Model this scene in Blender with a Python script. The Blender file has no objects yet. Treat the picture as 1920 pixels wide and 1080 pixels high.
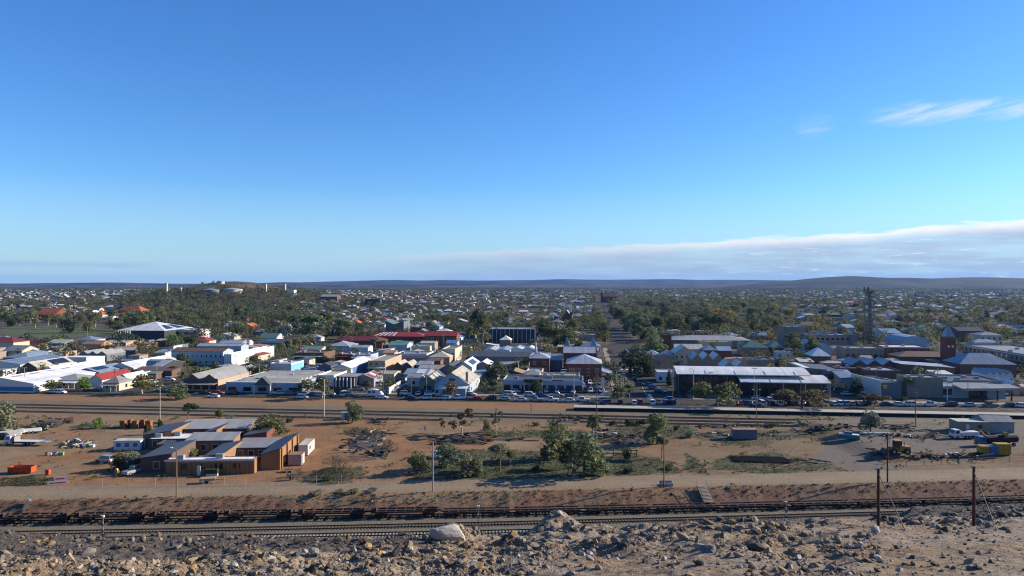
import bpy, bmesh, math, random
import numpy as np
from math import sin, cos, pi, radians, atan2, sqrt
random.seed(7); RNG = np.random.default_rng(7)
SC = bpy.context.scene
COL = SC.collection
# ------------------------------------------------------------------ camera, sky, sun, exposure
F, YH, H = 1340.0, 530.0, 43.0          # focal length in px of a 1920 wide frame, horizon row, camera height
GA = radians(-6.06)                     # heading of the street grid
GC, GS = cos(-GA), sin(-GA)
cam_data = bpy.data.cameras.new('camera'); cam = bpy.data.objects.new('camera', cam_data); COL.objects.link(cam)
cam.location = (0, 0, H); cam.rotation_euler = (pi/2, 0, 0)
cam_data.sensor_width = 36; cam_data.lens = 36*F/1920; cam_data.shift_y = -(540-YH)/1920
cam_data.clip_start = 0.5; cam_data.clip_end = 60000
SC.camera = cam
SUN_EL, SUN_AZ = radians(22), radians(16)        # azimuth: from +X (right of the view) towards +Y (away from the camera)
world = bpy.data.worlds.new('World'); SC.world = world; world.use_nodes = True
sun_data = bpy.data.lights.new('sun', 'SUN'); sun = bpy.data.objects.new('sun', sun_data); COL.objects.link(sun)
sun_data.energy = 5.0; sun_data.angle = radians(0.53); sun_data.color = (1.0, 0.88, 0.72)
sun.rotation_euler = (pi/2-SUN_EL, 0, SUN_AZ+pi/2)
SC.view_settings.view_transform = 'Standard'; SC.view_settings.look = 'None'
SC.view_settings.exposure = 0.88; SC.view_settings.gamma = 1.0; SC.view_settings.use_curve_mapping = False
SC.cycles.max_bounces = 5; SC.cycles.diffuse_bounces = 2; SC.cycles.glossy_bounces = 2; SC.cycles.transparent_max_bounces = 6
SC.cycles.volume_bounces = 1
SC.cycles.use_denoising = True
SC.cycles.pixel_filter_type = 'BLACKMAN_HARRIS'; SC.cycles.filter_width = 1.15

class NT:
    """tiny node-tree writer"""
    def __init__(s, tree): s.t = tree; s.n = tree.nodes; s.l = tree.links
    def add(s, typ, **kw):
        n = s.n.new(typ)
        for k, v in kw.items(): setattr(n, k, v)
        return n
    def put(s, sock, v):
        if isinstance(v, bpy.types.NodeSocket): s.l.new(v, sock)
        elif v is not None:
            if isinstance(v, (tuple, list)) and len(v) == 3 and sock.type == 'RGBA': v = (*v, 1)
            sock.default_value = v
    def math(s, op, a, b=None, c=None, clamp=False):
        n = s.add('ShaderNodeMath', operation=op, use_clamp=clamp)
        s.put(n.inputs[0], a); s.put(n.inputs[1], b)
        if c is not None: s.put(n.inputs[2], c)
        return n.outputs[0]
    def mix(s, f, a, b, mode='MIX'):
        n = s.add('ShaderNodeMix', data_type='RGBA', blend_type=mode)
        s.put(n.inputs[0], f); s.put(n.inputs[6], a); s.put(n.inputs[7], b)
        return n.outputs[2]
    def noise(s, vec, scale, detail=3, rough=.55, out=0):
        n = s.add('ShaderNodeTexNoise'); s.put(n.inputs['Vector'], vec)
        n.inputs['Scale'].default_value = scale; n.inputs['Detail'].default_value = detail; n.inputs['Roughness'].default_value = rough
        return n.outputs[out]
    def mapr(s, v, a, b, c, d, typ='SMOOTHSTEP'):
        n = s.add('ShaderNodeMapRange', interpolation_type=typ)
        s.put(n.inputs[0], v); s.put(n.inputs[1], a); s.put(n.inputs[2], b); s.put(n.inputs[3], c); s.put(n.inputs[4], d)
        return n.outputs[0]
    def comb(s, x, y, z):
        n = s.add('ShaderNodeCombineXYZ'); s.put(n.inputs[0], x); s.put(n.inputs[1], y); s.put(n.inputs[2], z); return n.outputs[0]

def build_world():
    w = NT(world.node_tree)
    for n in list(w.n): w.n.remove(n)
    sky = w.add('ShaderNodeTexSky'); sky.sky_type = 'NISHITA'; sky.sun_disc = False
    sky.sun_elevation = SUN_EL; sky.sun_rotation = pi/2-SUN_AZ
    sky.altitude = 300; sky.air_density = 1.0; sky.dust_density = 0.25; sky.ozone_density = 2.0
    hsv = w.add('ShaderNodeHueSaturation'); hsv.inputs['Saturation'].default_value = 1.22; hsv.inputs['Value'].default_value = 1.0
    w.put(hsv.inputs['Color'], sky.outputs[0])
    tc = w.add('ShaderNodeTexCoord'); sp = w.add('ShaderNodeSeparateXYZ'); w.put(sp.inputs[0], tc.outputs['Generated'])
    x, y, z = sp.outputs
    az = w.math('ARCTAN2', x, y); el = w.math('ARCSINE', z)
    tint = w.mix(1.0, hsv.outputs[0], (.68, 1.0, 1.42), 'MULTIPLY')
    base = w.mix(w.mapr(el, -.02, .13, .9, 0.0, 'LINEAR'), tint, (3.3, 5.0, 6.6))   # cool clear air low over the plain
    # stratus bank low in the right of the sky, thinning out to the left
    q = w.comb(w.math('MULTIPLY', az, 9), w.math('MULTIPLY', el, 90), 0)
    n1 = w.noise(q, 1.0, 5, .6); q2 = w.comb(w.math('MULTIPLY', az, 26), w.math('MULTIPLY', el, 190), 3.0); n2 = w.noise(q2, 1.0, 4, .6)
    nb = w.noise(w.comb(w.math('MULTIPLY', az, 5), w.math('MULTIPLY', el, 8), 7.0), 1.0, 4, .55)
    top = w.math('ADD', w.math('ADD', w.math('MULTIPLY', az, .042), .047), w.math('MULTIPLY', w.math('SUBTRACT', nb, .5), .026))
    top = w.math('MINIMUM', top, .086)
    up = w.math('SUBTRACT', top, el)
    edge = w.math('ADD', up, w.math('MULTIPLY', w.math('SUBTRACT', n2, .5), .016))
    m1 = w.mapr(edge, -.001, .0045, 0, 1)
    m1 = w.math('MULTIPLY', m1, w.mapr(az, -.29, .0, 0, 1))
    lowfade = w.mapr(el, -.002, .02, .9, 1.0)
    m1 = w.math('MULTIPLY', m1, w.math('MULTIPLY', lowfade, w.mapr(n1, .3, .62, .45, 1.0)))
    m1 = w.math('MULTIPLY', m1, w.mapr(el, -.01, 0.0, 0, 1))
    rim = w.math('MULTIPLY', w.mapr(up, .002, .019, 1, 0), w.mapr(az, -.05, .5, .3, 1.0))
    spots = w.math('MULTIPLY', w.mapr(n2, .56, .72, 0, .6), w.mapr(az, .1, .45, 0.1, 1))
    br = w.math('MAXIMUM', rim, spots)
    ccol = w.mix(br, w.mix(w.mapr(el, .0, .045, 0, 1), (2.55, 3.55, 4.95), (3.4, 4.3, 5.65)), (7.9, 7.8, 7.7))
    c1 = w.mix(w.math('MULTIPLY', m1, .93), base, ccol)
    # thin grey band low at the left
    up2 = w.math('ABSOLUTE', w.math('SUBTRACT', el, w.math('ADD', .0215, w.math('MULTIPLY', w.math('SUBTRACT', n1, .5), .006))))
    m2 = w.math('MULTIPLY', w.mapr(up2, .001, .0055, 1, 0), w.mapr(az, -.50, -.44, 1, 0))
    c2 = w.mix(w.math('MULTIPLY', m2, .55), c1, (2.8, 4.1, 5.9))
    # cirrus wisps
    el2 = w.math('SUBTRACT', el, w.math('MULTIPLY', w.math('SUBTRACT', az, .57), .16))
    q3 = w.comb(w.math('MULTIPLY', az, 16), w.math('MULTIPLY', el2, 95), 1.7)
    dist = w.noise(q3, .6, 3, .5, 1)
    v = w.add('ShaderNodeVectorMath', operation='MULTIPLY_ADD'); w.put(v.inputs[0], dist); v.inputs[1].default_value = (2.2, 2.2, 0); w.put(v.inputs[2], q3)
    n3 = w.noise(v.outputs[0], 1.0, 6, .62)
    def blob(az0, el0, ra, re):
        a = w.math('DIVIDE', w.math('SUBTRACT', az, az0), ra); e = w.math('DIVIDE', w.math('SUBTRACT', el, el0), re)
        return w.mapr(w.math('ADD', w.math('MULTIPLY', a, a), w.math('MULTIPLY', e, e)), 0, 1, 1, 0)
    bl = w.math('ADD', blob(.525, .203, .078, .018), w.math('ADD', blob(.60, .198, .055, .016), blob(.647, .089, .04, .008)))
    bl = w.math('ADD', bl, w.math('MULTIPLY', blob(.40, .20, .03, .018), .35))
    m3 = w.math('MULTIPLY', w.mapr(n3, .36, .78, 0, 1), w.math('MINIMUM', bl, 1.0))
    c3 = w.mix(w.math('MULTIPLY', m3, .95), c2, (5.2, 6.2, 7.4))
    bg = w.add('ShaderNodeBackground'); w.put(bg.inputs[0], c3); bg.inputs[1].default_value = 0.0725
    out = w.add('ShaderNodeOutputWorld'); w.l.new(bg.outputs[0], out.inputs[0])
build_world()

# ------------------------------------------------------------------ terrain functions
def smooth(t):
    t = np.clip(t, 0, 1); return t*t*(3-2*t)
def crest(x):                           # top edge of the railway cutting
    return 146.9+.0695*x+7.0e-5*x*x
def track_w(x): return 140.3+.062*x+1.2e-4*x*x
def track_a(x): return 134.9+.070*x+1.2e-4*x*x
def track_b(x): return 130.4+.06*x+1.0e-4*x*x
_k = [(RNG.uniform(.0016, .0045), RNG.uniform(.0016, .0045), RNG.uniform(0, 6.28)) for _ in range(6)]
def gz(x, d):
    x = np.asarray(x, float); d = np.asarray(d, float)
    C = crest(x)
    wob = .12*np.sin(x*.9+2.3*np.sin(x*.21))*np.sin(x*.13+1)+.07*np.sin(x*2.3+1.9*np.sin(x*.5))+.5*np.sin(x*.07)*np.sin(x*.19)
    t = np.clip((C+.3-d+wob*.8)/5.0, 0, 1)
    z = -2.5*t**1.15
    bank = smooth((d-170.5-.03*(x-95))/5.0)*smooth((x-84)/9)*(1-smooth((d-214)/12))
    z = z+1.1*bank
    far = smooth((d-620)/500)
    n = sum(np.sin(a*x+c)*np.sin(b*d+2*c) for a, b, c in _k)
    z = z+far*n*1.6
    z = z+35.5*np.exp(-((x+630)/125)**2-((d-1580)/240)**2)+13*np.exp(-((x+520)/260)**2-((d-1600)/350)**2)
    z = z+14*np.exp(-((x+1150)/700)**2-((d-2500)/700)**2)
    return z
def gzs(x, d): return float(gz(x, d))
_DD = np.concatenate([np.arange(20, 700, .5), np.geomspace(700, 9000, 900)])
def G(px, py):
    """ground point seen at photo pixel px, py: first crossing of the sight line with the terrain"""
    if py > 690:
        z = 0.0
        for _ in range(12):
            d = (H-z)*F/(py-YH); x = (px-960)*d/F; z = gzs(x, d)
        return x, d, z
    X = (px-960)/F*_DD; ray = H-(py-YH)/F*_DD; hit = np.nonzero((ray <= gz(X, _DD)) & (_DD > 150))[0]
    i = hit[0] if len(hit) else len(_DD)-1
    d = float(_DD[i]); x = (px-960)*d/F
    return x, d, gzs(x, d)
def pxof(x, d, z=0.0): return 960+F*x/d, YH+F*(H-z)/d

# ------------------------------------------------------------------ materials
def principled(name):
    m = bpy.data.materials.new(name); m.use_nodes = True
    w = NT(m.node_tree); b = w.n['Principled BSDF']
    return m, w, b
def MAT(name, rgb, rough=.85, var=.18, scale=.6, objvar=0.0, metal=0.0, spec=.3, bump=0.0, streak=False):
    m, w, b = principled(name)
    tc = w.add('ShaderNodeTexCoord'); vec = tc.outputs['Object']
    if streak:
        mp = w.add('ShaderNodeMapping'); w.put(mp.inputs[0], vec); mp.inputs['Scale'].default_value = (1.2, .12, .12) if streak == 'x' else (.12, 1.2, .12); vec = mp.outputs[0]
    n = w.noise(vec, scale, 4, .6)
    f = w.mapr(n, .25, .75, 1-var, 1+var, 'LINEAR')
    if objvar:
        oi = w.add('ShaderNodeObjectInfo'); f = w.math('MULTIPLY', f, w.mapr(oi.outputs['Random'], 0, 1, 1-objvar, 1+objvar, 'LINEAR'))
    c = w.mix(1.0, rgb, w.comb(f, f, f), 'MULTIPLY')
    w.put(b.inputs['Base Color'], c); b.inputs['Roughness'].default_value = rough
    b.inputs['Metallic'].default_value = metal; b.inputs['Specular IOR Level'].default_value = spec
    if bump:
        bp = w.add('ShaderNodeBump'); bp.inputs['Strength'].default_value = bump; bp.inputs['Distance'].default_value = .1
        w.put(bp.inputs['Height'], w.noise(tc.outputs['Object'], scale*6, 4, .6)); w.put(b.inputs['Normal'], bp.outputs[0])
    return m
def roofmat(name, rgb, rough=.5, var=.12, metal=0.0, rust=.5):
    m, w, b = principled(name)
    tc = w.add('ShaderNodeTexCoord'); vec = tc.outputs['Object']; sp = w.add('ShaderNodeSeparateXYZ'); w.put(sp.inputs[0], vec); oi = w.add('ShaderNodeObjectInfo')
    def sheets(ax, step):
        wn = w.add('ShaderNodeTexWhiteNoise', noise_dimensions='2D'); w.put(wn.inputs['Vector'], w.comb(w.math('FLOOR', w.math('MULTIPLY', sp.outputs[ax], step)), w.math('MULTIPLY', oi.outputs['Random'], 50), 0)); return wn.outputs['Value']
    f = w.mapr(w.noise(vec, .35, 4, .6), .25, .75, 1-var, 1+var, 'LINEAR')
    f = w.math('MULTIPLY', f, w.mapr(sheets(0, .8), 0, 1, .90, 1.10, 'LINEAR')); f = w.math('MULTIPLY', f, w.mapr(sheets(1, .22), 0, 1, .92, 1.08, 'LINEAR'))
    f = w.math('MULTIPLY', f, w.mapr(oi.outputs['Random'], 0, 1, .82, 1.12, 'LINEAR'))
    c = w.mix(1.0, rgb, w.comb(f, f, f), 'MULTIPLY')
    st = w.noise(w.comb(w.math('MULTIPLY', sp.outputs[0], 1.1), w.math('MULTIPLY', sp.outputs[1], .25), w.math('MULTIPLY', oi.outputs['Random'], 30)), 1.0, 5, .65)
    c = w.mix(w.mapr(st, .55, .75, 0, rust), c, tuple(.45*q+.55*p for q, p in zip(rgb, (.17, .09, .05))))
    w.put(b.inputs['Base Color'], c); b.inputs['Roughness'].default_value = rough; b.inputs['Metallic'].default_value = metal; b.inputs['Specular IOR Level'].default_value = .35
    return m
R = dict(
    white=roofmat('white roof sheeting', (0.640, 0.640, 0.630)), silver=roofmat('zinc roof sheeting', (0.359, 0.374, 0.390), .42, .14, .25),
    grey=roofmat('weathered iron roof', (.255, .25, .235)), dark=roofmat('charcoal and shade-dark grey roof sheeting', (0.066, 0.070, 0.078), .55),  # dark also serves grey roofs, with the shade of their slope in the colour
    red=roofmat('red roof sheeting', (0.257, 0.035, 0.027), .6), terra=roofmat('terracotta roof tiles', (0.328, 0.090, 0.035), .8, .2),
    maroon=roofmat('maroon roof sheeting', (0.156, 0.027, 0.027), .6), cream=roofmat('cream roof sheeting', (0.437, 0.406, 0.328)),
    beige=roofmat('beige roof sheeting', (0.367, 0.320, 0.242)), green=roofmat('green roof sheeting', (0.101, 0.179, 0.140), .6),
    pale=roofmat('pale green roof sheeting', (0.359, 0.452, 0.328)), blue=roofmat('blue grey and sky-tinted zinc sheeting', (0.211, 0.265, 0.328), .45, .14, .15),  # blue also serves zinc, with the reflected sky put into the colour
    brown=roofmat('brown roof sheeting', (0.125, 0.074, 0.055), .7), rust=roofmat('rusty roof sheeting', (0.281, 0.156, 0.094), .8, .25),
    skyblue=roofmat('bright blue roof sheeting', (0.094, 0.195, 0.374), .5))
W = dict(
    white=MAT('white painted wall', (0.548, 0.540, 0.518), .8, .07, .25), cream=MAT('cream painted wall', (0.459, 0.400, 0.296), .85, .08, .25),
    yellow=MAT('pale yellow wall', (0.474, 0.385, 0.222), .85, .08, .25), peach=MAT('peach rendered wall', (0.407, 0.274, 0.178), .85, .1, .25),
    brick=MAT('dark red brick wall', (0.148, 0.056, 0.037), .9, .16, .4), orange=MAT('orange brick wall', (.27, .145, .066), .9, .12, .4),
    tan=MAT('tan brick wall', (0.266, 0.200, 0.141), .9, .12, .4), brown=MAT('brown brick wall', (0.126, 0.078, 0.056), .9, .14, .4),
    grey=MAT('grey wall', (0.252, 0.255, 0.259), .85, .1, .3), slate=MAT('slate grey wall', (0.126, 0.141, 0.163), .85, .1, .3),
    bluegrey=MAT('pale blue grey wall', (0.311, 0.370, 0.429), .8, .08, .3), dark=MAT('dark cladding', (0.033, 0.036, 0.041), .6, .15, .3),
    sky=MAT('sky blue mural wall', (0.148, 0.370, 0.577), .8, .2, .7), stone=MAT('weathered stone wall', (0.222, 0.192, 0.148), .9, .18, .4),
    green=MAT('olive green wall', (0.163, 0.192, 0.126), .85, .1, .3), rusty=MAT('rusty iron sheet', (0.222, 0.096, 0.044), .9, .3, .8))
M = dict(
    glass=MAT('dark window glass', (0.016, 0.019, 0.024), .12, .2, .5, 0, 0, .6), frame=MAT('white trim', (0.540, 0.540, 0.526), .7, .05),
    solar=MAT('solar panel glass', (0.013, 0.022, 0.050), .15, .2, .4, 0, 0, .6), darkmetal=MAT('dark steel', (0.036, 0.036, 0.040), .6, .2),
    galv=MAT('galvanised steel', (0.288, 0.295, 0.302), .5, .12, .5, .1, .3), timber=MAT('weathered timber', (0.144, 0.108, 0.076), .9, .25, 2, .15),
    wood=MAT('pale timber', (0.324, 0.230, 0.130), .85, .2, 2), rail=MAT('rail steel', (0.040, 0.029, 0.024), .55, .25, 1.5, 0, .3),
    mastgrey=MAT('dull mast steel', (.095, .10, .088), .7, .2),
    ballsleeper=MAT('dusty sleepers', (.115, .098, .072), .95, .25, 1.2),
    sleeper=MAT('timber sleepers', (0.108, 0.086, 0.068), .9, .3, 1.2), csleeper=MAT('concrete sleepers', (0.302, 0.281, 0.238), .9, .15, 1.2),
    rustpaint=MAT('rusty wagon steel', (.052, .033, .025), .85, .35, 1.1, .12), blackiron=MAT('grimy black iron', (0.014, 0.013, 0.012), .8, .3, 1),
    redpole=MAT('dark red painted pole', (0.065, 0.022, 0.018), .8, .25, 1), conc=MAT('concrete', (0.360, 0.331, 0.274), .9, .12, .3, 0, 0, .2, .1),
    asphalt=MAT('worn asphalt', (.058, .055, .052), .95, .22, .25, 0, 0, .08), paint=MAT('road marking paint', (0.518, 0.518, 0.490), .7, .12, 1),
    path=MAT('footpath concrete', (0.238, 0.202, 0.158), .9, .15, .3), tyre=MAT('tyre rubber', (0.013, 0.013, 0.014), .85, .1),
    yellow=MAT('yellow paint', (.34, .215, .02), .55, .12), orange=MAT('orange paint', (0.432, 0.065, 0.014), .6, .15), bluep=MAT('blue plastic', (0.050, 0.144, 0.302), .5, .1),
    teal=MAT('teal shade cloth', (0.022, 0.158, 0.144), .9, .15), catyel=MAT('dusty yellow machine paint', (0.360, 0.216, 0.043), .7, .2), pinkc=MAT('pinkish container paint', (0.374, 0.288, 0.266), .75, .12),
    whitec=MAT('white container paint', (0.547, 0.540, 0.511), .7, .07), purple=MAT('purple grey container paint', (0.158, 0.144, 0.180), .75, .1), signred=MAT('red sign print', (0.396, 0.043, 0.043), .6, .1),
    junk=MAT('mixed scrap', (0.072, 0.061, 0.054), .85, .5, 1.5, .4), gold=MAT('gold sign paint', (0.432, 0.259, 0.029), .5, .1), greenp=MAT('lime plastic', (0.158, 0.360, 0.072), .6, .1),
    violet=MAT('faded violet plastic', (0.158, 0.115, 0.274), .6, .2), bark=MAT('tree bark', (0.158, 0.130, 0.104), .95, .3, 1.5, .25), palebark=MAT('pale gum bark', (0.324, 0.288, 0.245), .9, .2, 1.5, .15),
    twig=MAT('bare grey twigs', (0.122, 0.097, 0.079), .95, .2, 2))
def attrmat(name, rough=.9, noise_scale=None, var=.25, trans=0.0, bump=0.0):
    m, w, b = principled(name)
    at = w.add('ShaderNodeAttribute', attribute_name='Col'); c = at.outputs['Color']
    if noise_scale:
        tc = w.add('ShaderNodeTexCoord')
        n = w.noise(tc.outputs['Object'], noise_scale, 6, .65); f = w.mapr(n, .25, .75, 1-var, 1+var, 'LINEAR')
        c = w.mix(1.0, c, w.comb(f, f, f), 'MULTIPLY')
        if bump:
            bp = w.add('ShaderNodeBump'); bp.inputs['Strength'].default_value = bump; bp.inputs['Distance'].default_value = .25
            w.put(bp.inputs['Height'], n); w.put(b.inputs['Normal'], bp.outputs[0])
    w.put(b.inputs['Base Color'], c); b.inputs['Roughness'].default_value = rough; b.inputs['Specular IOR Level'].default_value = .15
    if trans:
        tr = w.add('ShaderNodeBsdfTranslucent'); w.put(tr.inputs[0], c); mx = w.add('ShaderNodeMixShader'); mx.inputs[0].default_value = trans
        w.l.new(b.outputs[0], mx.inputs[1]); w.l.new(tr.outputs[0], mx.inputs[2]); w.l.new(mx.outputs[0], w.n['Material Output'].inputs[0])
    return m
def leafmat(name, dark, light, hue=.15):
    m, w, b = principled(name)
    tc = w.add('ShaderNodeTexCoord'); oi = w.add('ShaderNodeObjectInfo')
    n = w.noise(tc.outputs['Object'], .9, 3, .6)
    c = w.mix(w.mapr(n, .3, .7, 0, 1, 'LINEAR'), dark, light)
    f = w.mapr(oi.outputs['Random'], 0, 1, 1-hue*1.6, 1+hue*1.6, 'LINEAR')
    c = w.mix(1.0, c, w.comb(f, w.mapr(oi.outputs['Random'], 0, 1, 1-hue, 1+hue*.9, 'LINEAR'), 1.0), 'MULTIPLY')
    w.put(b.inputs['Base Color'], c); b.inputs['Roughness'].default_value = .75; b.inputs['Specular IOR Level'].default_value = .2
    tr = w.add('ShaderNodeBsdfTranslucent'); w.put(tr.inputs[0], c); mx = w.add('ShaderNodeMixShader'); mx.inputs[0].default_value = .33
    w.l.new(b.outputs[0], mx.inputs[1]); w.l.new(tr.outputs[0], mx.inputs[2]); w.l.new(mx.outputs[0], w.n['Material Output'].inputs[0])
    return m
L = dict(
    gum=leafmat('grey green gum leaves', (0.091, 0.118, 0.059), (0.183, 0.222, 0.107)), dark=leafmat('dark dense leaves', (0.035, 0.049, 0.023), (0.074, 0.097, 0.041)),
    olive=leafmat('olive leaves', (0.097, 0.104, 0.041), (0.183, 0.187, 0.074)), bright=leafmat('fresh green leaves', (0.085, 0.156, 0.034), (0.170, 0.274, 0.062)),
    brown=leafmat('bronze leaves', (0.103, 0.079, 0.041), (0.183, 0.137, 0.069)), gold=leafmat('golden autumn leaves', (0.232, 0.169, 0.027), (0.413, 0.313, 0.046)),
    salt=leafmat('saltbush leaves', (0.122, 0.137, 0.091), (0.232, 0.248, 0.160)))
PAINT = dict(white=MAT('white car paint', (0.624, 0.624, 0.624), .25, .03, 1, 0, 0, .5), silver=MAT('silver car paint', (0.360, 0.368, 0.384), .3, .03, 1, 0, .4, .5),
    grey=MAT('grey car paint', (0.128, 0.136, 0.144), .3, .03, 1, 0, .3, .5), black=MAT('black car paint', (0.016, 0.016, 0.018), .2, .03, 1, 0, 0, .5),
    red=MAT('red car paint', (0.304, 0.016, 0.016), .25, .03, 1, 0, 0, .5), blue=MAT('blue car paint', (0.040, 0.080, 0.208), .25, .03, 1, 0, .2, .5), dark=MAT('dark blue car paint', (0.020, 0.028, 0.048), .25, .03, 1, 0, .2, .5))

# ------------------------------------------------------------------ objects and meshes
class MB:
    def __init__(s): s.v = []; s.f = []; s.m = []
    def poly(s, pts, mi=0):
        k = len(s.v); s.v += [tuple(p) for p in pts]; s.f.append(tuple(range(k, k+len(pts)))); s.m.append(mi)
    def box(s, x0, x1, y0, y1, z0, z1, mi=0):
        k = len(s.v)
        s.v += [(x0, y0, z0), (x1, y0, z0), (x1, y1, z0), (x0, y1, z0), (x0, y0, z1), (x1, y0, z1), (x1, y1, z1), (x0, y1, z1)]
        for q in ((0, 3, 2, 1), (4, 5, 6, 7), (0, 1, 5, 4), (1, 2, 6, 5), (2, 3, 7, 6), (3, 0, 4, 7)):
            s.f.append(tuple(k+i for i in q)); s.m.append(mi)
        return s
    def hexa(s, p, mi=0):
        k = len(s.v); s.v += [tuple(q) for q in p]
        for q in ((0, 3, 2, 1), (4, 5, 6, 7), (0, 1, 5, 4), (1, 2, 6, 5), (2, 3, 7, 6), (3, 0, 4, 7)):
            s.f.append(tuple(k+i for i in q)); s.m.append(mi)
        return s
    def prism(s, top, t, mi=0):
        """polygon TOP (ccw from above) given a thickness t downwards"""
        k = len(s.v); n = len(top); s.v += [tuple(p) for p in top]+[(p[0], p[1], p[2]-t) for p in top]
        s.f.append(tuple(range(k, k+n))); s.m.append(mi)
        s.f.append(tuple(range(k+2*n-1, k+n-1, -1))); s.m.append(mi)
        for i in range(n):
            j = (i+1) % n; s.f.append((k+i, k+n+i, k+n+j, k+j)); s.m.append(mi)
        return s
    def tube(s, p, q, r0, r1=None, n=6, mi=0, cap=True):
        r1 = r0 if r1 is None else r1
        p = np.array(p, float); q = np.array(q, float); a = q-p; L_ = np.linalg.norm(a)
        if L_ < 1e-6: return s
        a /= L_; b = np.cross(a, (0, 0, 1) if abs(a[2]) < .9 else (1, 0, 0)); b /= np.linalg.norm(b); c = np.cross(a, b)
        k = len(s.v)
        for P_, r in ((p, r0), (q, r1)):
            for i in range(n):
                t = 2*pi*i/n; s.v.append(tuple(P_+r*(cos(t)*b+sin(t)*c)))
        for i in range(n):
            j = (i+1) % n; s.f.append((k+i, k+j, k+n+j, k+n+i)); s.m.append(mi)
        if cap:
            s.f.append(tuple(k+i for i in range(n-1, -1, -1))); s.m.append(mi); s.f.append(tuple(k+n+i for i in range(n))); s.m.append(mi)
        return s
    def mesh(s, name, *mats):
        me = bpy.data.meshes.new(name); me.from_pydata(s.v, [], s.f)
        for m in mats: me.materials.append(m)
        if len(mats) > 1: me.polygons.foreach_set('material_index', s.m)
        me.update(); return me
def obj(name, me, parent=None, loc=None, rot=None, scale=None):
    o = bpy.data.objects.new(name, me); COL.objects.link(o)
    if parent is not None: o.parent = parent
    if loc is not None: o.location = loc
    if rot is not None: o.rotation_euler = (0, 0, rot) if isinstance(rot, float) else rot
    if scale is not None: o.scale = (scale,)*3 if isinstance(scale, (int, float)) else scale
    return o
def tag(o, label=None, cat=None, group=None, kind=None):
    if label: o['label'] = label
    if cat: o['category'] = cat
    if group: o['group'] = group
    if kind: o['kind'] = kind
    return o
def empty(name, loc, rot=0.0, **kw):
    o = bpy.data.objects.new(name, None); COL.objects.link(o); o.location = loc; o.rotation_euler = (0, 0, rot)
    o.empty_display_size = .5
    return tag(o, **kw)
def bigmesh(name, V, Fq, mats, Fcol=None, Vcol=None, mi=None, smooth_=False):
    """large mesh from arrays: V (n,3), Fq (m,k)"""
    me = bpy.data.meshes.new(name); n, m, k = len(V), len(Fq), Fq.shape[1]
    me.vertices.add(n); me.vertices.foreach_set('co', np.ascontiguousarray(V, np.float32).ravel())
    me.loops.add(m*k); me.loops.foreach_set('vertex_index', np.ascontiguousarray(Fq, np.int32).ravel())
    me.polygons.add(m); me.polygons.foreach_set('loop_start', np.arange(0, m*k, k, dtype=np.int32))
    if Vcol is not None:
        a = me.color_attributes.new('Col', 'FLOAT_COLOR', 'POINT'); a.data.foreach_set('color', np.ascontiguousarray(np.c_[Vcol, np.ones(n)], np.float32).ravel())
    if Fcol is not None:
        a = me.attributes.new('Col', 'FLOAT_COLOR', 'FACE'); a.data.foreach_set('color', np.ascontiguousarray(np.c_[Fcol, np.ones(m)], np.float32).ravel())
    for q in (mats if isinstance(mats, (list, tuple)) else [mats]): me.materials.append(q)
    if mi is not None: me.polygons.foreach_set('material_index', np.ascontiguousarray(mi, np.int32))
    me.polygons.foreach_set('use_smooth', np.full(m, bool(smooth_)))
    me.update(calc_edges=True); me.validate()
    return me

# ------------------------------------------------------------------ labels that single a thing out
LANDMARKS = []            # (phrase, px, py)
AUTO = []                 # (object, description, place, px)
def place_phrase(px, py):
    best, bd = None, 1e18
    for ph, lx, ly in LANDMARKS:
        s = 3+max(0, (620-min(py, ly)))*.06
        dd = (px-lx)**2+((py-ly)*s)**2
        if dd < bd: best, bd = (ph, lx, ly, s), dd
    ph, lx, ly, s = best
    dx, dy = px-lx, (py-ly)*s
    if abs(dx) <= abs(dy): rel = 'behind' if dy < 0 else 'before'
    else: rel = 'left of' if dx < 0 else 'right of'
    return rel+' '+ph
def auto(o, desc, cat, group, px, py, place=None):
    tag(o, cat=cat, group=group); AUTO.append((o, desc, place, px, py))
ORD = 'first second third fourth fifth sixth seventh eighth ninth tenth eleventh twelfth thirteenth fourteenth fifteenth sixteenth seventeenth eighteenth nineteenth twentieth'.split()
TENS = {2: 'twenty', 3: 'thirty', 4: 'forty', 5: 'fifty', 6: 'sixty', 7: 'seventy', 8: 'eighty', 9: 'ninety'}
def ordinal(n):
    if n <= 20: return ORD[n-1]
    if n >= 100: return 'hundred-and-'+ordinal(n-100) if n > 100 else 'hundredth'
    t, u = divmod(n, 10)
    return TENS[t][:-1]+'ieth' if u == 0 else TENS[t]+'-'+ORD[u-1]
def finish_labels():
    by = {}
    for o, desc, place, px, py in AUTO:
        by.setdefault((desc, place or place_phrase(px, py)), []).append((px, o))
    for (desc, place), v in by.items():
        v.sort(key=lambda t: t[0])
        for i, (px, o) in enumerate(v):
            o['label'] = f'{desc} {place}' if len(v) == 1 else f'{desc}, {ordinal(i+1)} from left of those {place}'
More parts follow.
